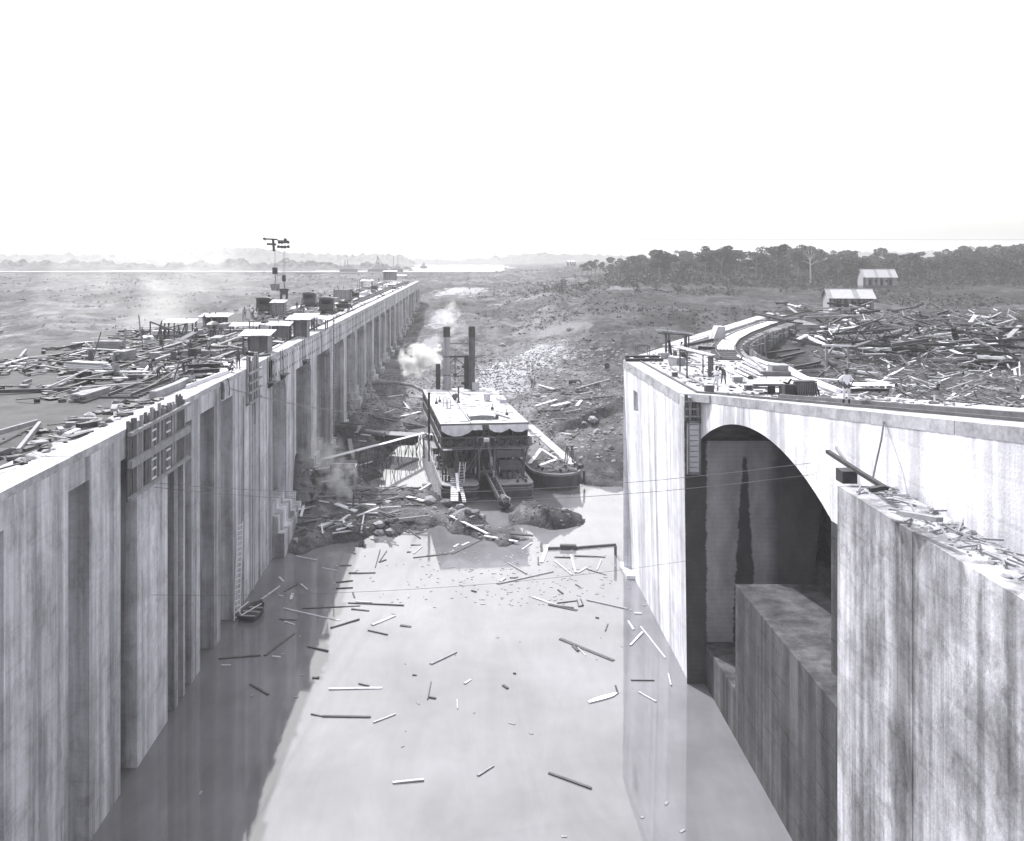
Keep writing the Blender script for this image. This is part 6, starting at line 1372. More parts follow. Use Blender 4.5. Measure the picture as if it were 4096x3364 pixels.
c = R4(1600, 330); m = MB(); m.add([(-.9, -1, 0), (.5, -1, 0), (.5, 1, 0), (-.9, 1, 0), (-.3, -1, 1.6), (.5, -1, 1.6), (.5, 1, 1.6), (-.3, 1, 1.6)], [(3, 2, 1, 0), (0, 1, 5, 4), (1, 2, 6, 5), (2, 3, 7, 6), (3, 0, 4, 7), (4, 5, 6, 7)]); solo('anchor_block', m, M_top, 'wedge-shaped concrete block standing left of the curved track', 'concrete block', c)
m = MB()
for i in range(900):
    Y = rnd.uniform(45, 120); X = (xt(Y)+1.2 if Y > 62 else xa(Y)+1.2)+rnd.random()*9+max(0, Y-84.8)*.52
    z_ = ztp(Y)+.03
    if rnd.random() < .5: m.rock((X, Y, z_), rnd.uniform(.05, .18), i, flat=.5)
    else: m.box((X, Y, z_+.02), (rnd.uniform(.08, .6), rnd.uniform(.05, .3), .05), rz=rnd.uniform(0, 3))
m.mi = [((i//7) % 3) for i in range(len(m.f))]
struct('wall_deck_litter', m, [M_wood_m, M_wood_d, M_black], kind='stuff', label='chips and laths littering the right wall deck')

# ================================================================ scrap heap behind the right-hand deck
t_ = thing('timber_portal', 'standing timber portal with knee braces in the scrap heap', 'timber frame', G(3306, 1488))
f1 = G(3306, 1490); f2 = G(3394, 1484); t1 = at(3306, 1385, f1.y); t2 = at(3394, 1388, f2.y)
m = MB(); m.bar(f1, t1, .22); part('post', m, M_wood_m, t_, True); m = MB(); m.bar(f2, t2, .22); part('post', m, M_wood_m, t_, True)
m = MB(); m.bar(t1+Vector((-.5, 0, .1)), t2+Vector((.3, 0, .1)), .22, .2); part('beam', m, M_wood_l, t_, True)
for a, b, k_ in ((t1, f1, 1), (t2, f2, -1)): m = MB(); m.bar(a+Vector((k_*.8, 0, 0)), a.lerp(b, .42), .2); part('knee_brace', m, M_wood_m, t_, True)
def lattice(a, b, h, lab, n=9):
    t_ = thing('lattice_girder', lab, 'girder', tuple(a)); a = Vector(a); b = Vector(b); u = Vector((0, 0, h))
    m_ = MB(); m_.bar(a, b, .16); part('chord', m_, M_black, t_, True); m_ = MB(); m_.bar(a+u, b+u, .16); part('chord', m_, M_black, t_, True)
    for i in range(n): p_, r_ = a.lerp(b, i/n), a.lerp(b, (i+1)/n); m_ = MB(); m_.bar(p_ if i % 2 else p_+u, r_+u if i % 2 else r_, .1); part('lattice_bar', m_, M_black, t_, True)
g1 = G(3330, 1430); lattice(g1+Vector((0, 0, 1.6)), g1+Vector((7.5, 1, 2.0)), 1.1, 'dark lattice girder lying level across the right of the heap')
g1 = G(3300, 1400); lattice(g1+Vector((0, 0, .4)), g1+Vector((8, 2.5, 2.6)), .9, 'dark lattice girder tilted up right at the back of the heap')
hp = [(2965, 3560, 1290, 1470)]
big = [((3195, 1365), (3310, 1440), .9, 'l', 'very broad grey timber slab sloping right at the heap front'), ((3227, 1360), (3304, 1402), .5, 'w', 'thick bright timber sloping right above the broad slab'), ((3265, 1365), (3320, 1385), .5, 'w', 'bright timber lying right of the thick bright one'), ((3178, 1388), (3225, 1362), .5, 'w', 'bright timber sloping left at the heap front'),
 ((3285, 1318), (3370, 1345), .45, 'w', 'bright board in the stacked fan, lowest'), ((3300, 1312), (3390, 1335), .45, 'w', 'bright board in the stacked fan, middle'), ((3320, 1305), (3405, 1330), .45, 'w', 'bright board in the stacked fan, upper'), ((3370, 1285), (3420, 1315), .4, 'w', 'bright board steepest in the stacked fan'),
 ((3182, 1262), (3255, 1270), .2, 'w', 'thin pale board at the back of the heap below the house'), ((3070, 1320), (3180, 1345), .2, 'l', 'grey spar sloping in the pit, lower'), ((3110, 1322), (3175, 1342), .15, 'w', 'thin pale spar sloping in the pit, upper'), ((3050, 1355), (3130, 1357), .2, 'l', 'grey spar lying level in the pit'),
 ((3060, 1440), (3195, 1418), .35, 'd', 'dark timber lying on the dirt left of the portal, upper'), ((3120, 1445), (3215, 1425), .35, 'd', 'dark timber lying on the dirt left of the portal, middle'), ((3170, 1482), (3280, 1462), .45, 'd', 'dark timber lying on the dirt below the portal'), ((3130, 1250), (3310, 1246), .4, 'd', 'long dark beam lying level below the house, upper'),
 ((3100, 1262), (3210, 1260), .4, 'd', 'long dark beam lying level below the house, lower'), ((3285, 1255), (3305, 1275), .25, 'w', 'short pale stick upright below the house'), ((3445, 1290), (3540, 1288), .5, 'w', 'bright level board at the right edge of the heap'), ((3150, 1225), (3200, 1240), .3, 'w', 'bright scrap board crossing another beyond the wing wall'), ((3180, 1240), (3220, 1228), .3, 'w', 'bright scrap board leaning beyond the wing wall'),
 ((3300, 1430), (3410, 1455), .5, 'l', 'grey slab timber behind the portal legs'), ((3430, 1500), (3510, 1508), .3, 'w', 'pale board on the dirt right of the man in white'), ((3460, 1410), (3540, 1440), .45, 'w', 'pale timber sloping right at the edge of the heap'), ((3165, 1497), (3380, 1500), .12, 'l', 'thin grey pipe lying level between deck and heap'), ((3240, 1530), (3370, 1535), .2, 'w', 'thin pale lath between the long timber and the man in white')]
for (a, b, w_, tn, lab) in big:
    pa = G(*a); pb = G(*b)
    if abs(pa.y-pb.y) > 12: pb = at(b[0], b[1], pa.y+2)
    up_ = Vector((0, 0, rnd.uniform(.25, .8))); board(pa+up_, pb+up_, w_, .22, TONE[tn][0], lab, 'timber', 'timber')
q = random.Random(33)
zones = [(3080, 3200, 'by the pit'), (3200, 3300, 'before the fan of bright boards'), (3300, 3420, 'behind the portal'), (3420, 3560, 'at the right of the heap'), (3560, 3660, 'just past the girder ends'), (3660, 3780, 'well right of the girders'), (3780, 3920, 'toward the far right'), (3920, 4100, 'at the far right edge')]
nb = 0
while nb < 270:
    px = q.uniform(3060, 4060); py = q.uniform(1262, 1470)
    if px < 3250 and py > 1330: continue
    if 3250 <= px < 3420 and py > 1400 and q.random() < .8: continue
    c = G(px, py)
    if c.y > 150 or c.y < 60: continue
    L = q.uniform(1.5, 8); az = q.uniform(0, math.pi); d = Vector((math.cos(az), math.sin(az), 0))*L/2; hz = q.uniform(.1, 2.4)*(1 if px < 3700 else .5); tl = q.gauss(0, .8)
    tn = q.choice('wlllddddgg'); zn = [s_ for s_ in zones if s_[0] <= px <= s_[1]]; zn = zn[0][2] if zn else 'at its left end'
    lab = '%s %s scrap timber %s in the tangled heap %s' % ('long' if L > 3 else 'short', TONE[tn][1], 'tilted' if abs(tl) > .4 else 'lying', zn)
    board(c-d+Vector((0, 0, hz-tl*.5)), c+d+Vector((0, 0, hz+tl*.5)), q.uniform(.2, .6), q.choice((.08, .2, .3)), TONE[tn][0], lab, 'timber', 'scrap_timber', 'scrap timber heaped behind the right wall'); nb += 1
m = MB()
for i in range(2400):
    px = q.uniform(3040, 4080); py = q.uniform(1265, 1520); Y = q.uniform(62, 150); X = (px-VX)/F*Y
    if X < 29 and Y < 100: X = q.uniform(29, 45)
    px = VX+X/Y*F; pyy = VY+(CAM_H-18.5)/Y*F
    if px < 3270 and pyy > 1370 and q.random() < .93: continue
    dd_ = (X-14.4)*WD.y-(Y-84.8)*WD.x
    if dd_ < 12 and Y > 80: continue
    z_ = H1(X, Y)
    if q.random() < .55:
        L = q.uniform(.4, 2.2); az = q.uniform(0, 3.1); d = Vector((math.cos(az), math.sin(az), q.gauss(0, .3)))*L/2; c = Vector((X, Y, z_+q.uniform(0, 1.5))); m.bar(c-d, c+d, q.uniform(.05, .2), .06); k_, nf = q.choice((0, 1, 2, 2, 2)), 6
    else: m.rock((X, Y, z_), q.uniform(.1, .35), i, flat=.6); k_, nf = q.choice((1, 3, 3)), 20
    m.mi[-nf:] = [k_]*nf
struct('scrap_litter', m, [M_wood_l, M_wood_m, M_wood_d, M_rockd], kind='stuff', label='splintered laths and stones filling the scrap heap')
for i, px in enumerate((3013, 3040, 3063)):
    b = G(px, 1445); m = MB(); m.bar(b, b+Vector((0, 0, 1.1-.1*i)), .14); solo('stake', m, M_wood_m, ('left', 'middle', 'right')[i]+' one of three stakes standing in the dirt by the track', 'stake', tuple(b), world=True)

# ================================================================ houses
def house(c, w_, d_, hw, hr, rz, lab, wall=M_plankwall, roof=M_tin, nb=30, door=True, gabm=M_wood_m):
    t_ = thing('house', lab, 'house', c, rz)
    for i in range(nb): m_ = MB(); x0 = -w_/2+i*w_/nb; m_.bb(x0+.01, x0+w_/nb-.01, -d_/2-.05, -d_/2+.03, 0, hw); part('wall_board', m_, (wall, M_wood_d, wall, M_wood_m)[(i*7) % 4] if i % 5 else M_wood_d, t_)
    m_ = MB(); m_.bb(-w_/2, w_/2, -d_/2+.04, d_/2, -1, hw); part('wall', m_, M_wood_d, t_)
    for s_ in (-1, 1): m_ = MB(); m_.add([(s_*(w_/2+.03), -d_/2, -.2), (s_*(w_/2+.03), d_/2, -.2), (s_*(w_/2+.03), d_/2, hw), (s_*(w_/2+.03), 0, hw+hr), (s_*(w_/2+.03), -d_/2, hw)], [(0, 1, 2, 3, 4)]); part('gable', m_, gabm, t_)
    n = int(w_/.8)
    for s_ in (-1, 1):
        for i in range(n):
            x0 = -w_/2-.4+i*(w_+.8)/n; x1 = x0+(w_+.8)/n; m_ = MB(); k_ = 6; vs_ = []
            for j_ in range(k_+1):
                x_ = x0+(x1-x0)*j_/k_; dz = .03*(j_ % 2); vs_ += [(x_, s_*(d_/2+.5), hw-.25+dz), (x_, 0, hw+hr+.04+dz)]
            m_.add(vs_, [(2*j_, 2*j_+2, 2*j_+3, 2*j_+1) for j_ in range(k_)]); part('roof_sheet', m_, roof if (i*3) % 5 else M_wood_m, t_)
    m_ = MB(); m_.bb(-w_/2-.42, w_/2+.42, -.12, .12, hw+hr+.04, hw+hr+.12); part('ridge_cap', m_, roof, t_)
    if door:
        for x_, ww in ((-w_*.3, .9), (w_*.05, .9), (w_*.32, 1.0)): m_ = MB(); m_.bb(x_-ww/2, x_+ww/2, -d_/2-.08, -d_/2-.05, .05, 2.1); part('door', m_, M_coal, t_)
        for x_ in (-w_*.12, w_*.2): m_ = MB(); m_.bb(x_-.4, x_+.4, -d_/2-.08, -d_/2-.05, 1.1, 1.9); part('window', m_, M_coal, t_)
    return t_
hc = on(3424, 1247, 18.9); hc.y += 2; house((hc.x, hc.y+1.5, 18.6), 7.6, 5.5, 2.9, 1.4, R(-10), 'near long plank house with tin gable roof behind the scrap heap')
hc = on(3500, 1137, 19.4); house((hc.x+2, hc.y+3, 19.0), 11, 7, 3.0, 2.6, R(-8), 'farther house with a bright tin roof behind the plank house', nb=14)
hc = G(2283, 1064); hs_ = house((hc.x, hc.y, hc.z), 9, 5, 4, 1.5, 0, 'tiny white house alone on the far plain', M_white, M_white, 8, True, M_white)

# ================================================================ left bank: gangway on trestles, pipes, hopper, loose boards
t_ = thing('gangway', 'long plank gangway on spindly trestles from the bank to the dredge', 'gangway', (-12, 125, 0))
a = Vector((-17.4, 113.6, 4.0)); b = Vector((-6.0, 138, 2.6)); sd_ = (b-a).cross(Vector((0, 0, 1))).normalized()
for i in range(6): m = MB(); m.bar(a.lerp(b, i/6)+sd_*.15*((i % 2)-.5), a.lerp(b, (i+.99)/6), .75, .08); part('plank', m, M_wood_l, t_, True)
for i, f in enumerate((.30, .48, .64, .8, .93)):
    c = a.lerp(b, f); z0 = max(-.6, H1(c.x, c.y))-.2
    m = MB()
    for s_ in (-1, 1):
        m.bar(c+sd_*s_*.45-Vector((0, 0, .05)), Vector((c.x, c.y, z0))+sd_*s_*.7, .09)
        c2 = a.lerp(b, f+.04); m.bar(c2+sd_*s_*.45-Vector((0, 0, .05)), Vector((c2.x, c2.y, z0))+sd_*s_*.7, .09)
        m.bar(Vector((c.x, c.y, z0+.6))+sd_*s_*.66, c2+sd_*s_*.45-Vector((0, 0, .2)), .06)
    m.bar(Vector((c.x, c.y, z0+.5))+sd_*.7, c-sd_*.45, .06); m.bar(Vector((c.x, c.y, z0+.5))-sd_*.7, c+sd_*.45, .06)
    part('trestle', m, M_wood_d, t_, True)
def G2(x, y): return G(1100+x/2.315, 1500+y/2.315)
pp = [Vector((-19, 178, 4.7)), Vector((-14, 178, 4.7)), Vector((-10, 176, 4.3)), Vector((-7.2, 172, 3.6)), Vector((-4, 168, 3.2))]
m = MB(); m.path(pp, .34, 10); 
for a_, b_ in zip(pp[:-1], pp[1:]):
    for f in (.0, .5): c = a_.lerp(b_, f); d = (b_-a_).normalized(); m.tube(c-d*.08, c+d*.08, .42, .42, 10)
solo('discharge_pipe', m, M_wood_m, 'big flanged pipe running from the wall foot to the dredge stern', 'pipe', tuple(pp[1]), world=True)
t_ = thing('pontoon', 'long flat dark pontoon tank lying left of the dredge', 'pontoon', tuple(on(1570, 1738, 2.0)))
a = on(1482, 1732, 2.4); b = on(1662, 1742, 2.4); m = MB(); m.bar(a-Vector((0, 0, .6)), b-Vector((0, 0, .6)), 2.6, 1.3); part('tank', m, M_black, t_, True)
m = MB(); m.bar(a+Vector((-.1, 0, .1)), b+Vector((.1, 0, .1)), 2.8, .1); part('deck', m, M_wood_m, t_, True)
for i in range(10): c = a.lerp(b, i/9)-Vector((0, 1.35, .6)); m = MB(); m.bar(c-Vector((0, 0, .6)), c+Vector((0, 0, .6)), .1); part('rib', m, M_iron, t_, True)
a = G2(845, 585); b = on(1528, 1770, 3); m = MB(); m.tube(a+Vector((0, 0, .4)), Vector((b.x, a.y-2, a.z+.3)), .35, .35, 12); solo('pipe_section', m, M_wood_m, 'short loose pipe section lying beside the pontoon', 'pipe', tuple(a), world=True)
# loading hopper on posts beside the wall
hb = G(1375, 1948); t_ = thing('hopper', 'tray-topped timber hopper on tall legs near the wall foot, in the steam', 'hopper', tuple(hb))
Yh = hb.y; zt_ = CAM_H-(1865-VY)/F*Yh; wx = 2.7
for x_ in (-wx/2, 0, wx/2):
    for y_ in (-.9, .9): m = MB(); m.bar((x_, y_, -.3), (x_, y_, zt_-hb.z), .2); part('leg', m, M_wood_m, t_)
m = MB(); m.bb(-wx/2-.1, wx/2+.1, -1.1, 1.1, zt_-hb.z, zt_-hb.z+.1); part('tray', m, M_wood_l, t_)
for y_ in (-1.1, 1.1): m = MB(); m.bb(-wx/2-.1, wx/2+.1, y_-.04, y_+.04, zt_-hb.z, zt_-hb.z+.5); part('side_board', m, M_wood_m, t_)
m = MB(); m.bar((-wx/2, -.95, .2), (wx/2, -.95, 1.8), .1); m.bar((-wx/2, -.95, 1.9), (wx/2, -.95, 1.9), .3, .25); part('brace', m, M_wood_m, t_)
# ragged masonry heaps against the wall foot
for (px, py, n, r0, hh, lab) in ((1195, 1990, 60, 1.9, 4.6, 'ragged tapering masonry heap against the wall foot, by the water'), (1395, 1660, 26, 1.3, 2.4, 'small masonry heap under the seventh pier'), (1475, 1590, 30, 1.3, 3.0, 'pale broken footing stones near the pipe end')):
    c = G(px, py); m = MB(); q = random.Random(n)
    for i in range(n): t = q.random(); r_ = r0*(1-t)*.9+.2; an = q.uniform(0, 6.28); m.rock((c.x+r_*math.cos(an), c.y+r_*math.sin(an)*.8, c.z-.2+hh*t*.95), q.uniform(.3, .62), i*3+n)
    m.lathe([(r0, -.4), (r0*.6, hh*.5), (.25, hh*.98), (0, hh)], 9, c)
    solo('masonry_heap', m, M_rock if n != 60 else M_rockd, lab, 'rubble', tuple(c), world=True)
gl = [(900,285,1245,325,.25,'d','dark spar lying level across the bank above the pontoon'),(1190,265,1240,325,.3,'w','pale board leaning above the pontoon near the dredge'),(1050,215,1190,195,.3,'w','pale board on the bank just below the big pipe'),(1125,405,1345,350,.5,'w','bright broad plank slanting up toward the dredge'),
 (910,395,1390,490,.5,'l','long grey gangboard sloping down to the dredge side'),(530,595,845,650,.5,'w','bright walkway board at the far end of the gangway'),(745,590,790,490,.7,'l','broad board leaning on the bank beside the pontoon'),(690,640,720,790,.6,'l','broad board leaning against the hopper'),
 (430,1020,600,980,.35,'w','pale board low beside the hopper legs'),(315,905,660,850,.3,'w','long pale board reaching from the wall to the hopper'),(560,1215,750,1275,.7,'w','bright steaming plank on the mud under the steam'),(410,1425,540,1370,.5,'w','bright plank on the dark mud, lowest on the left'),
 (420,1440,690,1320,.2,'l','long grey lath on the dark mud'),(560,1395,690,1315,.3,'w','pale plank on top of the stake cluster'),(575,1460,590,1385,.25,'l','first upright stake of the cluster in the mud'),(615,1440,600,1380,.25,'l','second upright stake of the cluster in the mud'),(650,1410,630,1360,.25,'w','third upright stake of the cluster in the mud'),
 (800,1465,825,1310,.15,'w','thin pale pole lying toward the viewer on the mud'),(650,1060,780,1040,.25,'w','pale board left of the mud-bound puddles'),(680,1070,1060,1055,.2,'l','long grey board along the top of the puddles'),(800,1130,1140,1125,.15,'d','dark pole crossing between two puddles'),
 (820,1185,1190,1155,.15,'d','dark pole crossing the larger puddle'),(1225,1145,1380,1190,.55,'w','pale plank sloping right toward the dredge corner'),(870,1220,990,1190,.25,'d','dark board at the puddle edge'),(1000,1235,1440,1215,.12,'d','very long thin dark pipe lying across the mud ridge'),
 (325,1160,720,1145,.15,'l','long thin lath across the mud by the wall'),(400,1185,500,1205,.2,'w','small pale board by the masonry heap'),(830,1290,950,1305,.2,'w','pale lath on the mud below the puddles'),(1340,1085,1440,1060,.25,'w','pale board on the dark mound by the dredge'),(1150,1060,1330,1065,.2,'d','dark board across the top of the puddles'),
 (170,1270,320,1250,.3,'w','pale board at the foot of the masonry heap'),(240,1330,270,1210,.25,'w','pale stake leaning at the masonry heap foot'),(1040,215,1380,225,.15,'l','long thin lath below the big pipe'),(980,430,1100,460,.3,'l','grey board on the bank behind the pontoon')]
for (x1, y1, x2, y2, w_, tn, lab) in gl:
    a = G2(x1, y1); b = G2(x2, y2)
    if abs(a.y-b.y) > 14: b = at(1100+x2/2.315, 1500+y2/2.315, a.y+(2 if y2 < y1 else -2))
    a.z = max(a.z, .05)+.15; b.z = max(b.z, .05)+.15; board(a, b, w_, .12, TONE[tn][0], lab, 'plank', 'plank')
def G4(x, y): return G(1550+x/1.929, 1200+y/1.929)
gr = [(1145,830,1305,785,.45,'w','pale plank on the slope, nearest the dredge roof corner'),(1270,835,1400,803,.8,'w','broad bright board on the slope right of the dredge'),(1455,695,1715,630,.35,'l','lower of two long grey beams crossing the slope'),(1445,695,1630,648,.35,'l','upper of two long grey beams crossing the slope'),
 (1170,665,1290,700,.3,'w','pale lath sloping right below the two men'),(1190,715,1330,705,.35,'d','dark board below the two men'),(1450,715,1585,718,.35,'d','dark board just under the two long beams'),(1480,738,1590,722,.35,'l','grey board under the two long beams'),(1335,738,1435,740,.35,'d','dark board left of the grey one on the slope'),
 (1460,775,1570,778,.35,'d','dark level board lower on the slope'),(1585,768,1736,765,.35,'d','long dark level board near the lock wall'),(1460,828,1495,788,.5,'w','short bright upright-looking board on the slope'),(1160,880,1330,860,.3,'d','dark pole lying above the spoil edge'),(1190,757,1228,754,.4,'w','tiny bright board on the slope'),
 (1100,945,1360,925,.25,'l','long grey pole along the top of the cut bank'),(1370,885,1500,862,.3,'l','grey pole on the edge of the cut bank'),(1430,1075,1480,1035,.3,'d','dark stick on the bank right of the barge'),(1340,1040,1420,1050,.25,'w','pale lath on the bank right of the barge'),(1600,760,1720,752,.3,'l','grey board at the foot of the lock wall slope')]
for (x1, y1, x2, y2, w_, tn, lab) in gr:
    a = G4(x1, y1); b = G4(x2, y2)
    if abs(a.y-b.y) > 16: b = at(1550+x2/1.929, 1200+y2/1.929, a.y+(3 if y2 < y1 else -3))
    a.z += .2; b.z += .2; board(a, b, w_, .18, TONE[tn][0], lab, 'plank', 'plank')
rg = [(710,230,965,360,.34,'w','bright long plank lying down the front of the mud ridge'),(945,370,1180,432,.3,'w','bright plank continuing right along the ridge to the drift tangle'),(820,310,940,285,.25,'l','grey board crossing under the bright ridge plank'),(1130,345,1285,392,.45,'d','dark plank edge holding the ridge at its right end'),(845,245,880,215,.15,'w','small pale stick on the ridge top')]
for (x1, y1, x2, y2, w_, tn, lab) in rg:
    a = G(1400+x1/1.7617, 1950+y1/1.7617); b = G(1400+x2/1.7617, 1950+y2/1.7617); a.z = max(a.z, 0)+.25; b.z = max(b.z, 0)+.25; board(a, b, w_, .1, TONE[tn][0], lab, 'plank', 'plank')
q = random.Random(61); nb = 0
while nb < 80:
    px = q.uniform(1110, 1690); py = q.uniform(1620, 2140); c = G(px, py)
    if c.z < -.1 or c.x < -17.8 or c.y > 185: continue
    if px > 1500 and py < 1930 and py > 1790: continue
    L = q.uniform(.8, 4.2); az = q.gauss(0, .6); d = Vector((math.cos(az), math.sin(az), 0))*L/2; tl = q.gauss(0, .25); tn = q.choice('wlldgg')
    zn = 'beside the puddles' if py > 1960 and px > 1400 else ('around the hopper' if py > 1800 else ('behind the pontoon' if py < 1720 else 'under the gangway'))
    board(c-d+Vector((0, 0, .2-tl*.3)), c+d+Vector((0, 0, .25+abs(tl))), q.uniform(.12, .35), .1, TONE[tn][0], '%s %s board dropped on the muddy bank %s' % ('long' if L > 2.4 else 'short', TONE[tn][1], zn), 'plank', 'plank', 'boards dropped over the muddy bank'); nb += 1
# boulders one can pick out, and rubble nobody could count
bl = [(1840,2035,.7,'pale'),(1870,2050,.5,'dark'),(1900,2058,.6,'dark'),(1810,2048,.5,'pale'),(1930,2075,.5,'pale'),(1740,2040,.45,'pale'),(1785,2020,.8,'dark'),(1720,2010,.9,'pale'),(1520,2110,.7,'pale'),(1560,2135,.6,'pale'),(1515,2150,.6,'pale'),(2370,1690,1.0,'pale'),(2390,1735,.8,'pale'),(2420,1740,.5,'pale'),(2340,1710,.5,'pale'),(2450,1720,.5,'pale'),(1800,2075,.4,'pale'),(1290,2140,.4,'pale'),(1180,2170,.5,'pale'),(2255,2045,.3,'pale'),(2160,1250,.9,'pale'),(1970,1310,.9,'pale'),(2275,1325,.8,'pale'),(2150,1590,.5,'pale'),(2440,1795,.6,'dark'),(2010,1385,1.0,'pale')]
for i, (px, py, r_, tn) in enumerate(bl):
    c = G(px, py); m = MB(); m.rock((0, 0, r_*.25), r_, i+50); sp = 'on the mud ridge' if py > 2000 else ('on the bank right of the barge' if py > 1650 else 'on the cleared slope')
    solo('boulder', m, M_rock if tn == 'pale' else M_rockd, '%s %s boulder %s' % (tn, 'large' if r_ > .65 else 'small', sp), 'boulder', c, group='boulders about the diggings')
def scatter(name, n, fx_, mats, rr, lab, seed, flat=.6):
    q = random.Random(seed); P_ = []
    while len(P_) < n:
        p_ = fx_(q)
        if p_: P_.append(p_)
    A = np.array(P_); Z_ = hgt(A[:, 0], A[:, 1]); m_ = MB(); km = []
    for i, (x_, y_) in enumerate(P_):
        if Z_[i] < -.15: continue
        m_.rock((x_, y_, Z_[i]+.02), q.uniform(*rr)*(1+(y_-100)/220), seed*10000+i, flat=flat); km += [q.randrange(len(mats))]*20
    m_.mi = km; return struct(name, m_, mats, kind='stuff', label=lab)
scatter('rubble', 4200, lambda q: (lambda y: (q.uniform(-18, 14), y))(q.uniform(89, 190)), [M_rockd, M_rockd, M_wet, M_rock], (.06, .24), 'broken clods and stones over the muddy bank', 1)
scatter('rubble', 1500, lambda q: (lambda y: (q.uniform(12, 34), y))(q.uniform(122, 200)), [M_rock, M_rockd], (.08, .34), 'stones over the slope right of the dredge', 2)
def heap(q):
    a = q.gauss(0, 1); b = q.gauss(0, 1); x_ = 16+a*6+b*1.5; y_ = 196+b*13
    return (x_, y_)
scatter('spoil_heap', 1000, heap, [M_rock, M_rock, M_rockd], (.06, .26), 'pale heap of broken spoil on the slope behind the dredge', 3)
scatter('spoil_heap', 900, lambda q: (q.gauss(6, 4.5), q.gauss(196, 16)), [M_rock, M_rockd, M_rockd], (.06, .26), 'grey heap of broken spoil behind the smokestacks', 4)

# ladder and moored skiff by the near wall
t_ = thing('ladder', 'long ladder leaning against the left wall down to the water', 'ladder', tuple(on(948, 2478, 0)))
b = on(948, 2478, .1); a = Vector((XL+.15, b.y+2.0, 7.2)); x_ = Vector((.15, .28, 0))
for s_ in (-1, 1): m = MB(); m.bar(b+x_*s_, a+x_*s_, .07, .1); part('stile', m, M_wood_l, t_, True)
for i in range(18): p_ = b.lerp(a, (i+.5)/18); m = MB(); m.bar(p_-x_, p_+x_, .06); part('rung', m, M_wood_l, t_, True)
sk = on(1010, 2460, 0); t_ = thing('skiff', 'small open skiff moored at the foot of the left wall', 'boat', sk, R(-8))
def ring(z_, s_, k_=0): return [(-.75*s_, -1.5*s_, z_), (.75*s_, -1.5*s_, z_), (.95*s_, 0, z_), (.55*s_, 1.5*s_, z_+.05), (0, 2.1*s_, z_+.1), (-.55*s_, 1.5*s_, z_+.05), (-.95*s_, 0, z_)]
r0 = ring(-.1, .8); r1 = ring(.45, 1); r2 = ring(.45, .9); r3 = ring(.05, .76); n = 7
m = MB(); m.add(r0+r1+r2+r3, [(k_*n+i, k_*n+(i+1) % n, (k_+1)*n+(i+1) % n, (k_+1)*n+i) for k_ in range(3) for i in range(n)]+[tuple(range(3*n, 4*n))]); part('hull', m, M_wet, t_)
for y_ in (-1.0, -.1, .8): m = MB(); m.bb(-.75 if y_ < .5 else -.6, .75 if y_ < .5 else .6, y_-.13, y_+.13, .3, .34); part('thwart', m, M_wood_m, t_)
m = MB(); m.bar((-.5, -1.2, .4), (.3, 1.2, .5), .06); part('oar', m, M_wood_l, t_)
m = MB(); m.path([(-.4, -1.3, .45), (-1.1, -.3, .45), (-.9, 1.4, .5)], .04); part('rim_rail', m, M_wood_l, t_)
# litter on top of the near gate pier, pole and props against the arch wall
for i, (a, b, w_, tn, lab) in enumerate(((at(3310, 1805, 41.5), at(3545, 1955, 34.5), .18, 'd', 'long dark pole leaning across the arch wall above the near pier'), (at(3345, 1790, 42), at(3400, 1870, 40), .1, 'l', 'thin lath leaning beside the long dark pole'), (at(3480, 1960, 33), at(3540, 1950, 33), .2, 'd', 'dark board end on the near pier top'), (at(3600, 2050, 31.5), at(3760, 2080, 29.5), .25, 'l', 'grey board lying on the near pier top at far right'))):
    board(a, b, w_, .15, TONE[tn][0], lab, 'pole' if i == 0 else 'plank', 'pole' if i == 0 else 'plank')
m = MB(); q = random.Random(8)
for i in range(150): m.rock((q.uniform(15.5, 17.2), q.uniform(18, 37), 19.45), q.uniform(.05, .22), i, flat=.6); 
for i in range(50): c = Vector((q.uniform(15.4, 17.1), q.uniform(20, 37), 19.55)); d = Vector((q.uniform(-.4, .4), q.uniform(-.6, .6), q.uniform(-.1, .1))); m.bar(c-d, c+d, .06)
struct('pier_top_rubble', m, M_wood_m, kind='stuff', label='rubble and laths lying on the near pier top')
t_ = on(3515, 1700, 21); m = MB(); m.path([at(3535, 1685, 38.8), at(3525, 1760, 38.3), at(3505, 1850, 38.2), at(3490, 1920, 38.0)], .04); solo('hanging_rope', m, M_rope, 'thin rope hanging down the arch wall at far right', 'rope', tuple(at(3535, 1685, 38.8)), world=True)

# ================================================================ guy wires across the channel
def wire(a, b, lab, sag=.6, r=.03, n=10):
    a = Vector(a); b = Vector(b); pts = [a.lerp(b, i/n)-Vector((0, 0, sag*4*(i/n)*(1-i/n))) for i in range(n+1)]
    m_ = MB(); m_.path(pts, r, 4); solo('wire_rope', m_, M_cable, lab, 'cable', tuple(a), world=True)
wire((XL+.1, 54.2, 15.5), (17.0, 45.5, 18.6), 'upper of two wires crossing the channel below the dredge', 1.0, .013)
wire((XL+.1, 54.4, 15.2), (17.0, 45.2, 18.1), 'lower of two wires crossing the channel below the dredge', 1.1, .013)
wire((XL+.1, 54, 9), (15.0, 62, 8.4), 'low wire crossing the open water between the walls', .7, .011)
rl_ = dl(1700, 1600, 122); 
def dw(x_, y_, z_): return DL+Matrix.Rotation(DA, 3, 'Z') @ Vector((x_, y_, z_))
for i in range(3): wire((XL+.2, 71.5+.3*i, 18.6-.1*i), dw(-5.3, 14+1.0*i, 8.9), ('first', 'second', 'third')[i]+' of three wires from the near coping to the dredge roof', 1.2+.1*i, .012)
wire(dw(-5.0, 15, 9.0), (14.6, 80, 19.2), 'wire from the dredge roof to the right wall edge', .7, .016)
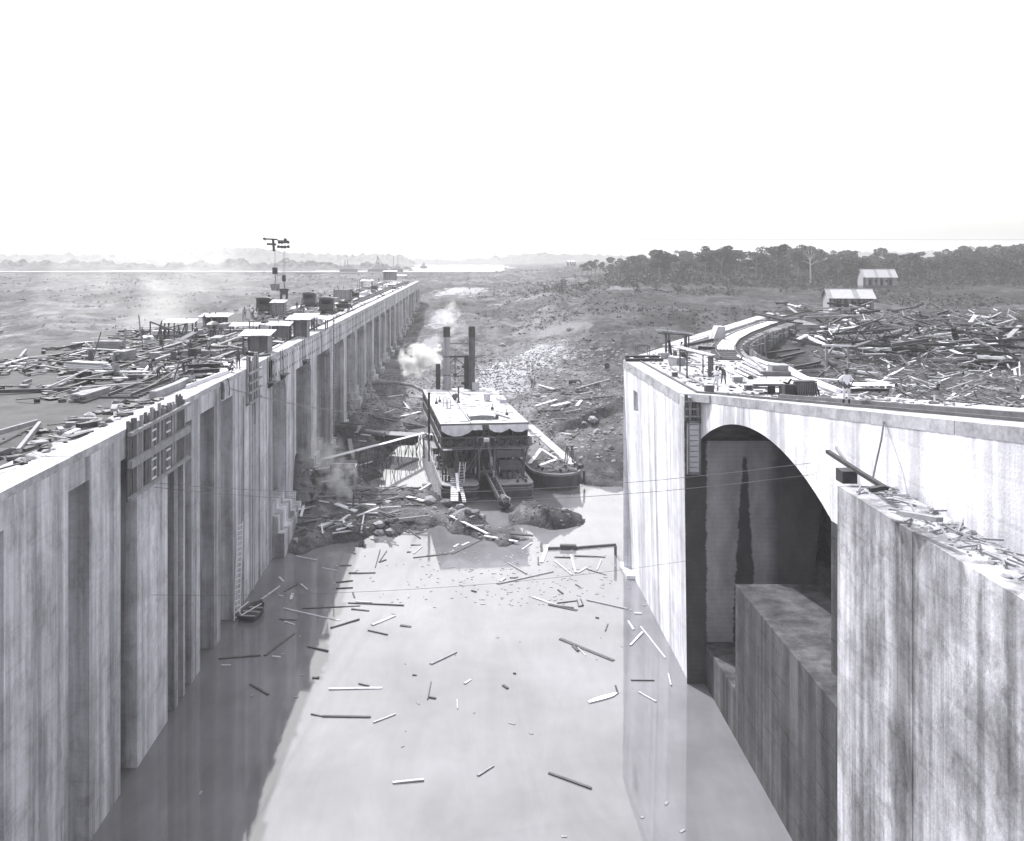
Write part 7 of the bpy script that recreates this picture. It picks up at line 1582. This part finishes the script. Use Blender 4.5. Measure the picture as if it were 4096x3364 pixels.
wire((14.4, 84, 16.6), (20.0, 74, 19.5), 'pair wire climbing from the wall corner to the lean-to, upper', .2, .014); 

# ================================================================ far vessels and derricks
def far_dredge(px, py, w_, lab, masts, kind=0):
    Y = F*11.9/(py-VY)*1.0; c = at(px, py, Y); t_ = thing('far_vessel', lab, 'vessel', c); s_ = Y/F
    m_ = MB(); W = w_*s_; m_.bb(-W/2, W/2, -3, 3, -.3, 2.2); part('hull', m_, M_iron, t_)
    m_ = MB(); m_.bb(-W*.28, W*.22, -2.5, 2.5, 2.2, 4.4); m_.bb(-W*.1, W*.12, -2, 2, 4.4, 6); part('deckhouse', m_, M_wood_m, t_)
    for dx, hh, r_ in masts: m_ = MB(); m_.tube((dx*s_, 0, 2), (dx*s_, 0, hh*s_), r_*s_, r_*s_*.9, 8); part('stack' if r_ > 1 else 'mast', m_, M_black, t_)
    return t_, s_
far_dredge(1395, 1086, 70, 'distant dredge with two stacks and a mast, leftmost beyond the wall', ((-32, 38, .8), (-15, 48, 1.4), (-4, 48, 1.4)))
t_, s_ = far_dredge(1512, 1086, 80, 'distant tall lattice derrick vessel beyond the wall', ((20, 30, .8),))
for a, b in (((-14, 0), (-2, 62)), ((14, 0), (-1, 62)), ((2, 0), (-2, 62)), ((-10, 20), (10, 20)), ((-7, 36), (6, 36)), ((-10, 20), (6, 36)), ((10, 20), (-7, 36)), ((-2, 62), (34, 4))): m = MB(); m.bar((a[0]*s_, 0, a[1]*s_), (b[0]*s_, 0, b[1]*s_), .35); part('derrick_leg', m, M_black, t_)
far_dredge(1588, 1086, 48, 'distant dredge with two tall thin masts at the river mouth', ((-14, 64, .9), (4, 64, .9), (12, 30, .8), (-20, 26, .8)))
far_dredge(1695, 1072, 30, 'tiny boat alone on the bright river', ((0, 22, .8), (5, 14, 1)))

# ================================================================ trees
def leaf_crown(m_, q, c, rx, rz, n, size, hollow=.55):
    for _ in range(n):
        while True:
            u = Vector((q.uniform(-1, 1), q.uniform(-1, 1), q.uniform(-1, 1)))
            if hollow < u.length < 1: break
        p_ = Vector((c[0]+u.x*rx, c[1]+u.y*rx, c[2]+u.z*rz)); s_ = size*q.uniform(.5, 1.3)
        a = Vector((q.gauss(0, 1), q.gauss(0, 1), q.gauss(0, .6))).normalized(); b = a.cross(Vector((q.gauss(0, 1), q.gauss(0, 1), q.gauss(0, 1)))).normalized()
        m_.add([p_-a*s_, p_+b*s_*.6, p_+a*s_, p_-b*s_*.6], [(0, 1, 2, 3)])
TM = []
for v in range(7):
    q = random.Random(900+v); H = (13, 16, 11, 18, 14, 9, 20)[v]
    tr = MB(); tr.tube((0, 0, -1), (q.uniform(-.4, .4), 0, H*.6), .34, .22, 7); tr.tube((0, 0, H*.55), (q.uniform(-.6, .6), 0, H*.85), .22, .1, 6)
    cr = MB(); nl = (6, 8, 6, 9, 5, 6, 7)[v]
    for i in range(nl):
        an = q.uniform(0, 6.28); rr = q.uniform(.4, 1)*(3.4 if v != 3 else 2.6); z_ = H*q.uniform(.55 if v in (3, 4) else .38, .92)
        c = (rr*math.cos(an), rr*math.sin(an), z_); tr.tube((0, 0, H*.45), c, .14, .06, 5)
        leaf_crown(cr, q, c, q.uniform(1.5, 2.7), q.uniform(.9, 1.7), 170, .42)
    TM.append((tr.mesh('trunk', M_bark), cr.mesh('crown', M_leaf), H))
def tree(px, py, top, v, lab, Y=None, group=None):
    if Y is None: b = G(px, py)
    else: b = at(px, py, Y); b.z = H1(b.x, b.y)
    tr, cr, H = TM[v]; t_ = thing('tree', lab, 'tree', b, rnd.uniform(0, 6), group); h = (VY-top)/F*b.y+CAM_H-b.z
    s_ = max(.3, h/H); t_.scale = (s_*rnd.uniform(.9, 1.25), s_*rnd.uniform(.9, 1.25), s_)
    part('trunk', tr, None, t_); part('crown', cr, None, t_); return t_
prof = [(2040, 1035), (2300, 1030), (2450, 1033), (2560, 1012), (2620, 1002), (2700, 1000), (2790, 1003), (2830, 985), (2880, 985), (2940, 1000), (2990, 1000), (3040, 993), (3110, 980), (3180, 980), (3260, 985), (3340, 1000), (3450, 996), (3540, 995), (3800, 985), (4096, 978), (4300, 975)]
q = random.Random(21); zt2 = ['west', 'mid', 'right', 'far right']
px = 2040
spec = {2640: (2, 'small rounded tree standing up from the jungle line, left of the bigger ones'), 2820: (3, 'twin-crowned tall tree in the jungle line, left of centre'), 2885: (1, 'bushy tall tree right of the twin-crowned one'), 2940: (4, 'flat-topped slim tree between taller trees in the jungle line'), 3025: (4, 'slim umbrella-shaped tree standing clear of the jungle line'), 3105: (1, 'round bushy tree standing clear above the jungle line'), 3190: (3, 'broad tall tree left of the bare dead tree')}
for k_, (v, lab) in spec.items(): tree(k_, 1085, {2640: 1000, 2820: 982, 2885: 980, 2940: 996, 3025: 985, 3105: 975, 3190: 977}[k_], v, lab, 385)
for row, (Y, dtop, step) in enumerate(((520, 8, 17), (450, 16, 25), (390, 30, 46))):
    px = 2330 if row == 0 else (2480 if row == 1 else 2640)
    while px < 4250:
        tp = np.interp(px, [a for a, b in prof], [b for a, b in prof])+dtop
        v_ = q.choice((0, 2, 5, 1, 3, 5, 6)); dj = q.choice((-6, 2, 10, 18, 26, 34)); z_ = 'far left of the line' if px < 2500 else ('left of the clear-standing trees' if px < 2800 else ('behind the clear-standing trees' if px < 3250 else ('right of the dead tree' if px < 3560 else 'at the far right')))
        tree(px, 1080, tp+dj+q.uniform(-3, 3), v_, '%s %s jungle tree in the %s row, %s' % ('tall' if dj < 4 else ('middling' if dj < 15 else 'low'), ('round', 'bushy', 'squat', 'broad', 'slim', 'small dense', 'loose-crowned')[v_], ('back', 'middle', 'front')[row], z_), Y, 'dense jungle trees edging the plain'); px += step*q.uniform(.7, 1.4)
# low understorey closing the foot of the tree line
m = MB(); q = random.Random(5)
for i in range(11000):
    px = 2420+1880*q.random()**.85; Y = q.choice((375, 400, 430, 470, 520))+q.uniform(-15, 15); X = (px-VX)/F*Y; hh = q.uniform(.3, 3.6)
    z_ = float(np.interp(Y, [361, 512, 644], [17, 19, 20])); s_ = q.uniform(.35, .9)
    p_ = Vector((X, Y, z_+hh)); a = Vector((q.gauss(0, 1), q.gauss(0, .4), q.gauss(0, .6))).normalized()*s_; b = a.cross(Vector((q.gauss(0, 1), 1, q.gauss(0, 1)))).normalized()*s_*.7
    m.add([p_-a, p_+b, p_+a, p_-b], [(0, 1, 2, 3)])
struct('undergrowth', m, M_leaf, kind='stuff', label='dense undergrowth along the foot of the jungle line')
b = G(3243, 1090); t_ = thing('dead_tree', 'tall bare dead tree rising above the jungle line', 'tree', (at(3243, 1090, 380).x, 380, 17.3))
m = MB(); hh = (1100-945)/F*380; m.tube((0, 0, 0), (-.3, 0, hh*.65), .45, .25, 7); part('trunk', m, M_bark_l, t_)
for (dx, dz, z0) in ((-2.6, 4.2, .62), (1.8, 4.8, .6), (-1.2, 5.6, .62), (3, 2.5, .5), (-3.0, 1.4, .55), (.6, 6, .6)): m = MB(); m.tube((-.3, 0, hh*z0), (dx, 0, hh*z0+dz), .16, .05, 5); m.tube((dx*.6, 0, hh*z0+dz*.6), (dx*1.4, 0, hh*z0+dz*.8), .07, .03, 4); part('branch', m, M_bark_l, t_)
# scrub over the plain: nobody could count it
def scrub(name, n, seed, region, size, lab, mat):
    q = random.Random(seed); P_ = [region(q) for _ in range(n)]; A = np.array(P_); Z_ = hgt(A[:, 0], A[:, 1]); den = fbm(A[:, 0]/35, A[:, 1]/45, seed, 3); m_ = MB()
    for i, (x_, y_) in enumerate(P_):
        if den[i] < .02+q.gauss(0, .06): continue
        s_ = q.uniform(*size)*(1+y_/600)
        for _ in range(5):
            p_ = Vector((x_+q.gauss(0, .6)*s_, y_+q.gauss(0, .6)*s_, Z_[i]+q.uniform(.05, .8)*s_)); a = Vector((q.gauss(0, 1), q.gauss(0, 1), q.gauss(0, .5))).normalized()*s_*.6; b = a.cross(Vector((q.gauss(0, 1), q.gauss(0, 1), 1))).normalized()*s_*.45
            m_.add([p_-a, p_+b, p_+a, p_-b], [(0, 1, 2, 3)])
    struct(name, m_, mat, kind='stuff', label=lab)
def r1(q):
    while True:
        Y = 190+300*q.random()**.8; t = q.uniform(-.02, .62)
        if q.random() < min(1, max(0, (t+.01)/.2)) and q.random() < min(1, (Y-185)/90): return (t*Y, Y)
scrub('scrub', 13000, 41, r1, (.12, .5), 'low dark scrub over the plain to the right', M_leaf)
def r2(q): Y = 190+600*q.random(); return (q.gauss(.12, .1)*Y, Y)
scrub('scrub', 5500, 42, r2, (.1, .4), 'thin scrub over the middle of the plain', M_leaf2)
def r3(q): Y = 170+600*q.random(); return (q.uniform(-.62, -.1)*Y, Y)
scrub('scrub', 3000, 43, r3, (.2, .6), 'sparse scrub over the land left of the wall', M_leaf2)
q = random.Random(12)
for i in range(46):
    px = q.uniform(2150, 3500); Y = q.uniform(300, 440); X = (px-VX)/F*Y; z_ = H1(X, Y); dd = (X-14.4)*WD.y-(Y-84.8)*WD.x
    m = MB(); leaf_crown(m, q, (0, 0, 1.1), q.uniform(1.0, 2.2), q.uniform(.9, 1.8), 90, .4, .2); m.tube((0, 0, -.3), (.1, 0, 1.2), .12, .06, 5)
    solo('bush', m, M_leaf, 'dark rounded bush on the cleared plain, %s' % ('left of the wing wall end' if px < 2900 else 'beyond the scrap heap'), 'bush', (X, Y, z_), group='bushes dotted over the plain')

# ================================================================ steam and smoke
def puff(c, r, dens, lab, seed, name='steam_puff', stretch=(1, 1, 1), scale=.5, n=1):
    m_ = MB(); q = random.Random(seed); N = 14
    prof_ = [(math.sin(math.pi*i/N), -math.cos(math.pi*i/N)) for i in range(N+1)]
    m_.lathe(prof_, 18); me_ = m_.mesh(name, [], None, True); o = bpy.data.objects.new(name, me_); C.objects.link(o); o.location = c; o.scale = (r*stretch[0], r*stretch[1], r*stretch[2])
    k_ = bpy.data.materials.new(name); k_.use_nodes = True; T = k_.node_tree; T.nodes.clear(); out = T.nodes.new('ShaderNodeOutputMaterial'); pv_ = T.nodes.new('ShaderNodeVolumePrincipled'); pv_.inputs['Color'].default_value = (1, 1, 1, 1)
    pv_.inputs['Anisotropy'].default_value = .2
    tc = T.nodes.new('ShaderNodeTexCoord'); ln = T.nodes.new('ShaderNodeVectorMath'); ln.operation = 'LENGTH'; T.links.new(tc.outputs['Object'], ln.inputs[0])
    ge = T.nodes.new('ShaderNodeNewGeometry'); nz = T.nodes.new('ShaderNodeTexNoise'); nz.inputs['Scale'].default_value = scale; nz.inputs['Detail'].default_value = 4; nz.inputs['Roughness'].default_value = .6; T.links.new(ge.outputs['Position'], nz.inputs['Vector'])
    a = T.nodes.new('ShaderNodeMath'); a.operation = 'MULTIPLY_ADD'; T.links.new(nz.outputs['Fac'], a.inputs[0]); a.inputs[1].default_value = 4.2; a.inputs[2].default_value = -1.62
    b = T.nodes.new('ShaderNodeMath'); b.operation = 'SUBTRACT'; T.links.new(a.outputs[0], b.inputs[0]); T.links.new(ln.outputs['Value'], b.inputs[1])
    d = T.nodes.new('ShaderNodeMapRange'); d.inputs[1].default_value = -.12; d.inputs[2].default_value = .9; d.inputs[3].default_value = 0; d.inputs[4].default_value = dens; T.links.new(b.outputs[0], d.inputs[0])
    T.links.new(d.outputs[0], pv_.inputs['Density']); T.links.new(pv_.outputs[0], out.inputs['Volume']); me_.materials.append(k_)
    return props(o, lab, None, None, 'stuff')
puff(at(1700, 1430, 143), 3.4, 3.0, 'dense white steam puff blown left from the dredge stern', 1, stretch=(1.15, .8, .8), scale=.55)
puff(at(1655, 1440, 144), 2.9, 2.4, 'white steam drifting at the left end of the puff', 2, stretch=(1, .8, 1.1), scale=.5)
puff(at(1798, 1265, 142), 2.6, .45, 'thin smoke rising from the left smokestack', 3, stretch=(.9, .8, 1.3), scale=.7)
puff(at(1350, 1950, 103), 3.2, 1.0, 'thin white steam over the mud by the hopper', 4, stretch=(.8, .8, 1.6), scale=.6)
puff(at(1270, 1850, 110), 4.0, .4, 'faint steam at the wall foot', 5, stretch=(1.2, 1, 1.2), scale=.4)
puff(at(690, 1190, 240), 34, .03, 'smoke bank drifting beyond the left of the wall', 6, name='smoke_bank', stretch=(1.25, .6, .55), scale=.05)
puff(at(640, 1060, 420), 44, .012, 'pale smoke cloud far off at the left', 7, name='smoke_bank', stretch=(1.2, .6, .75), scale=.04)
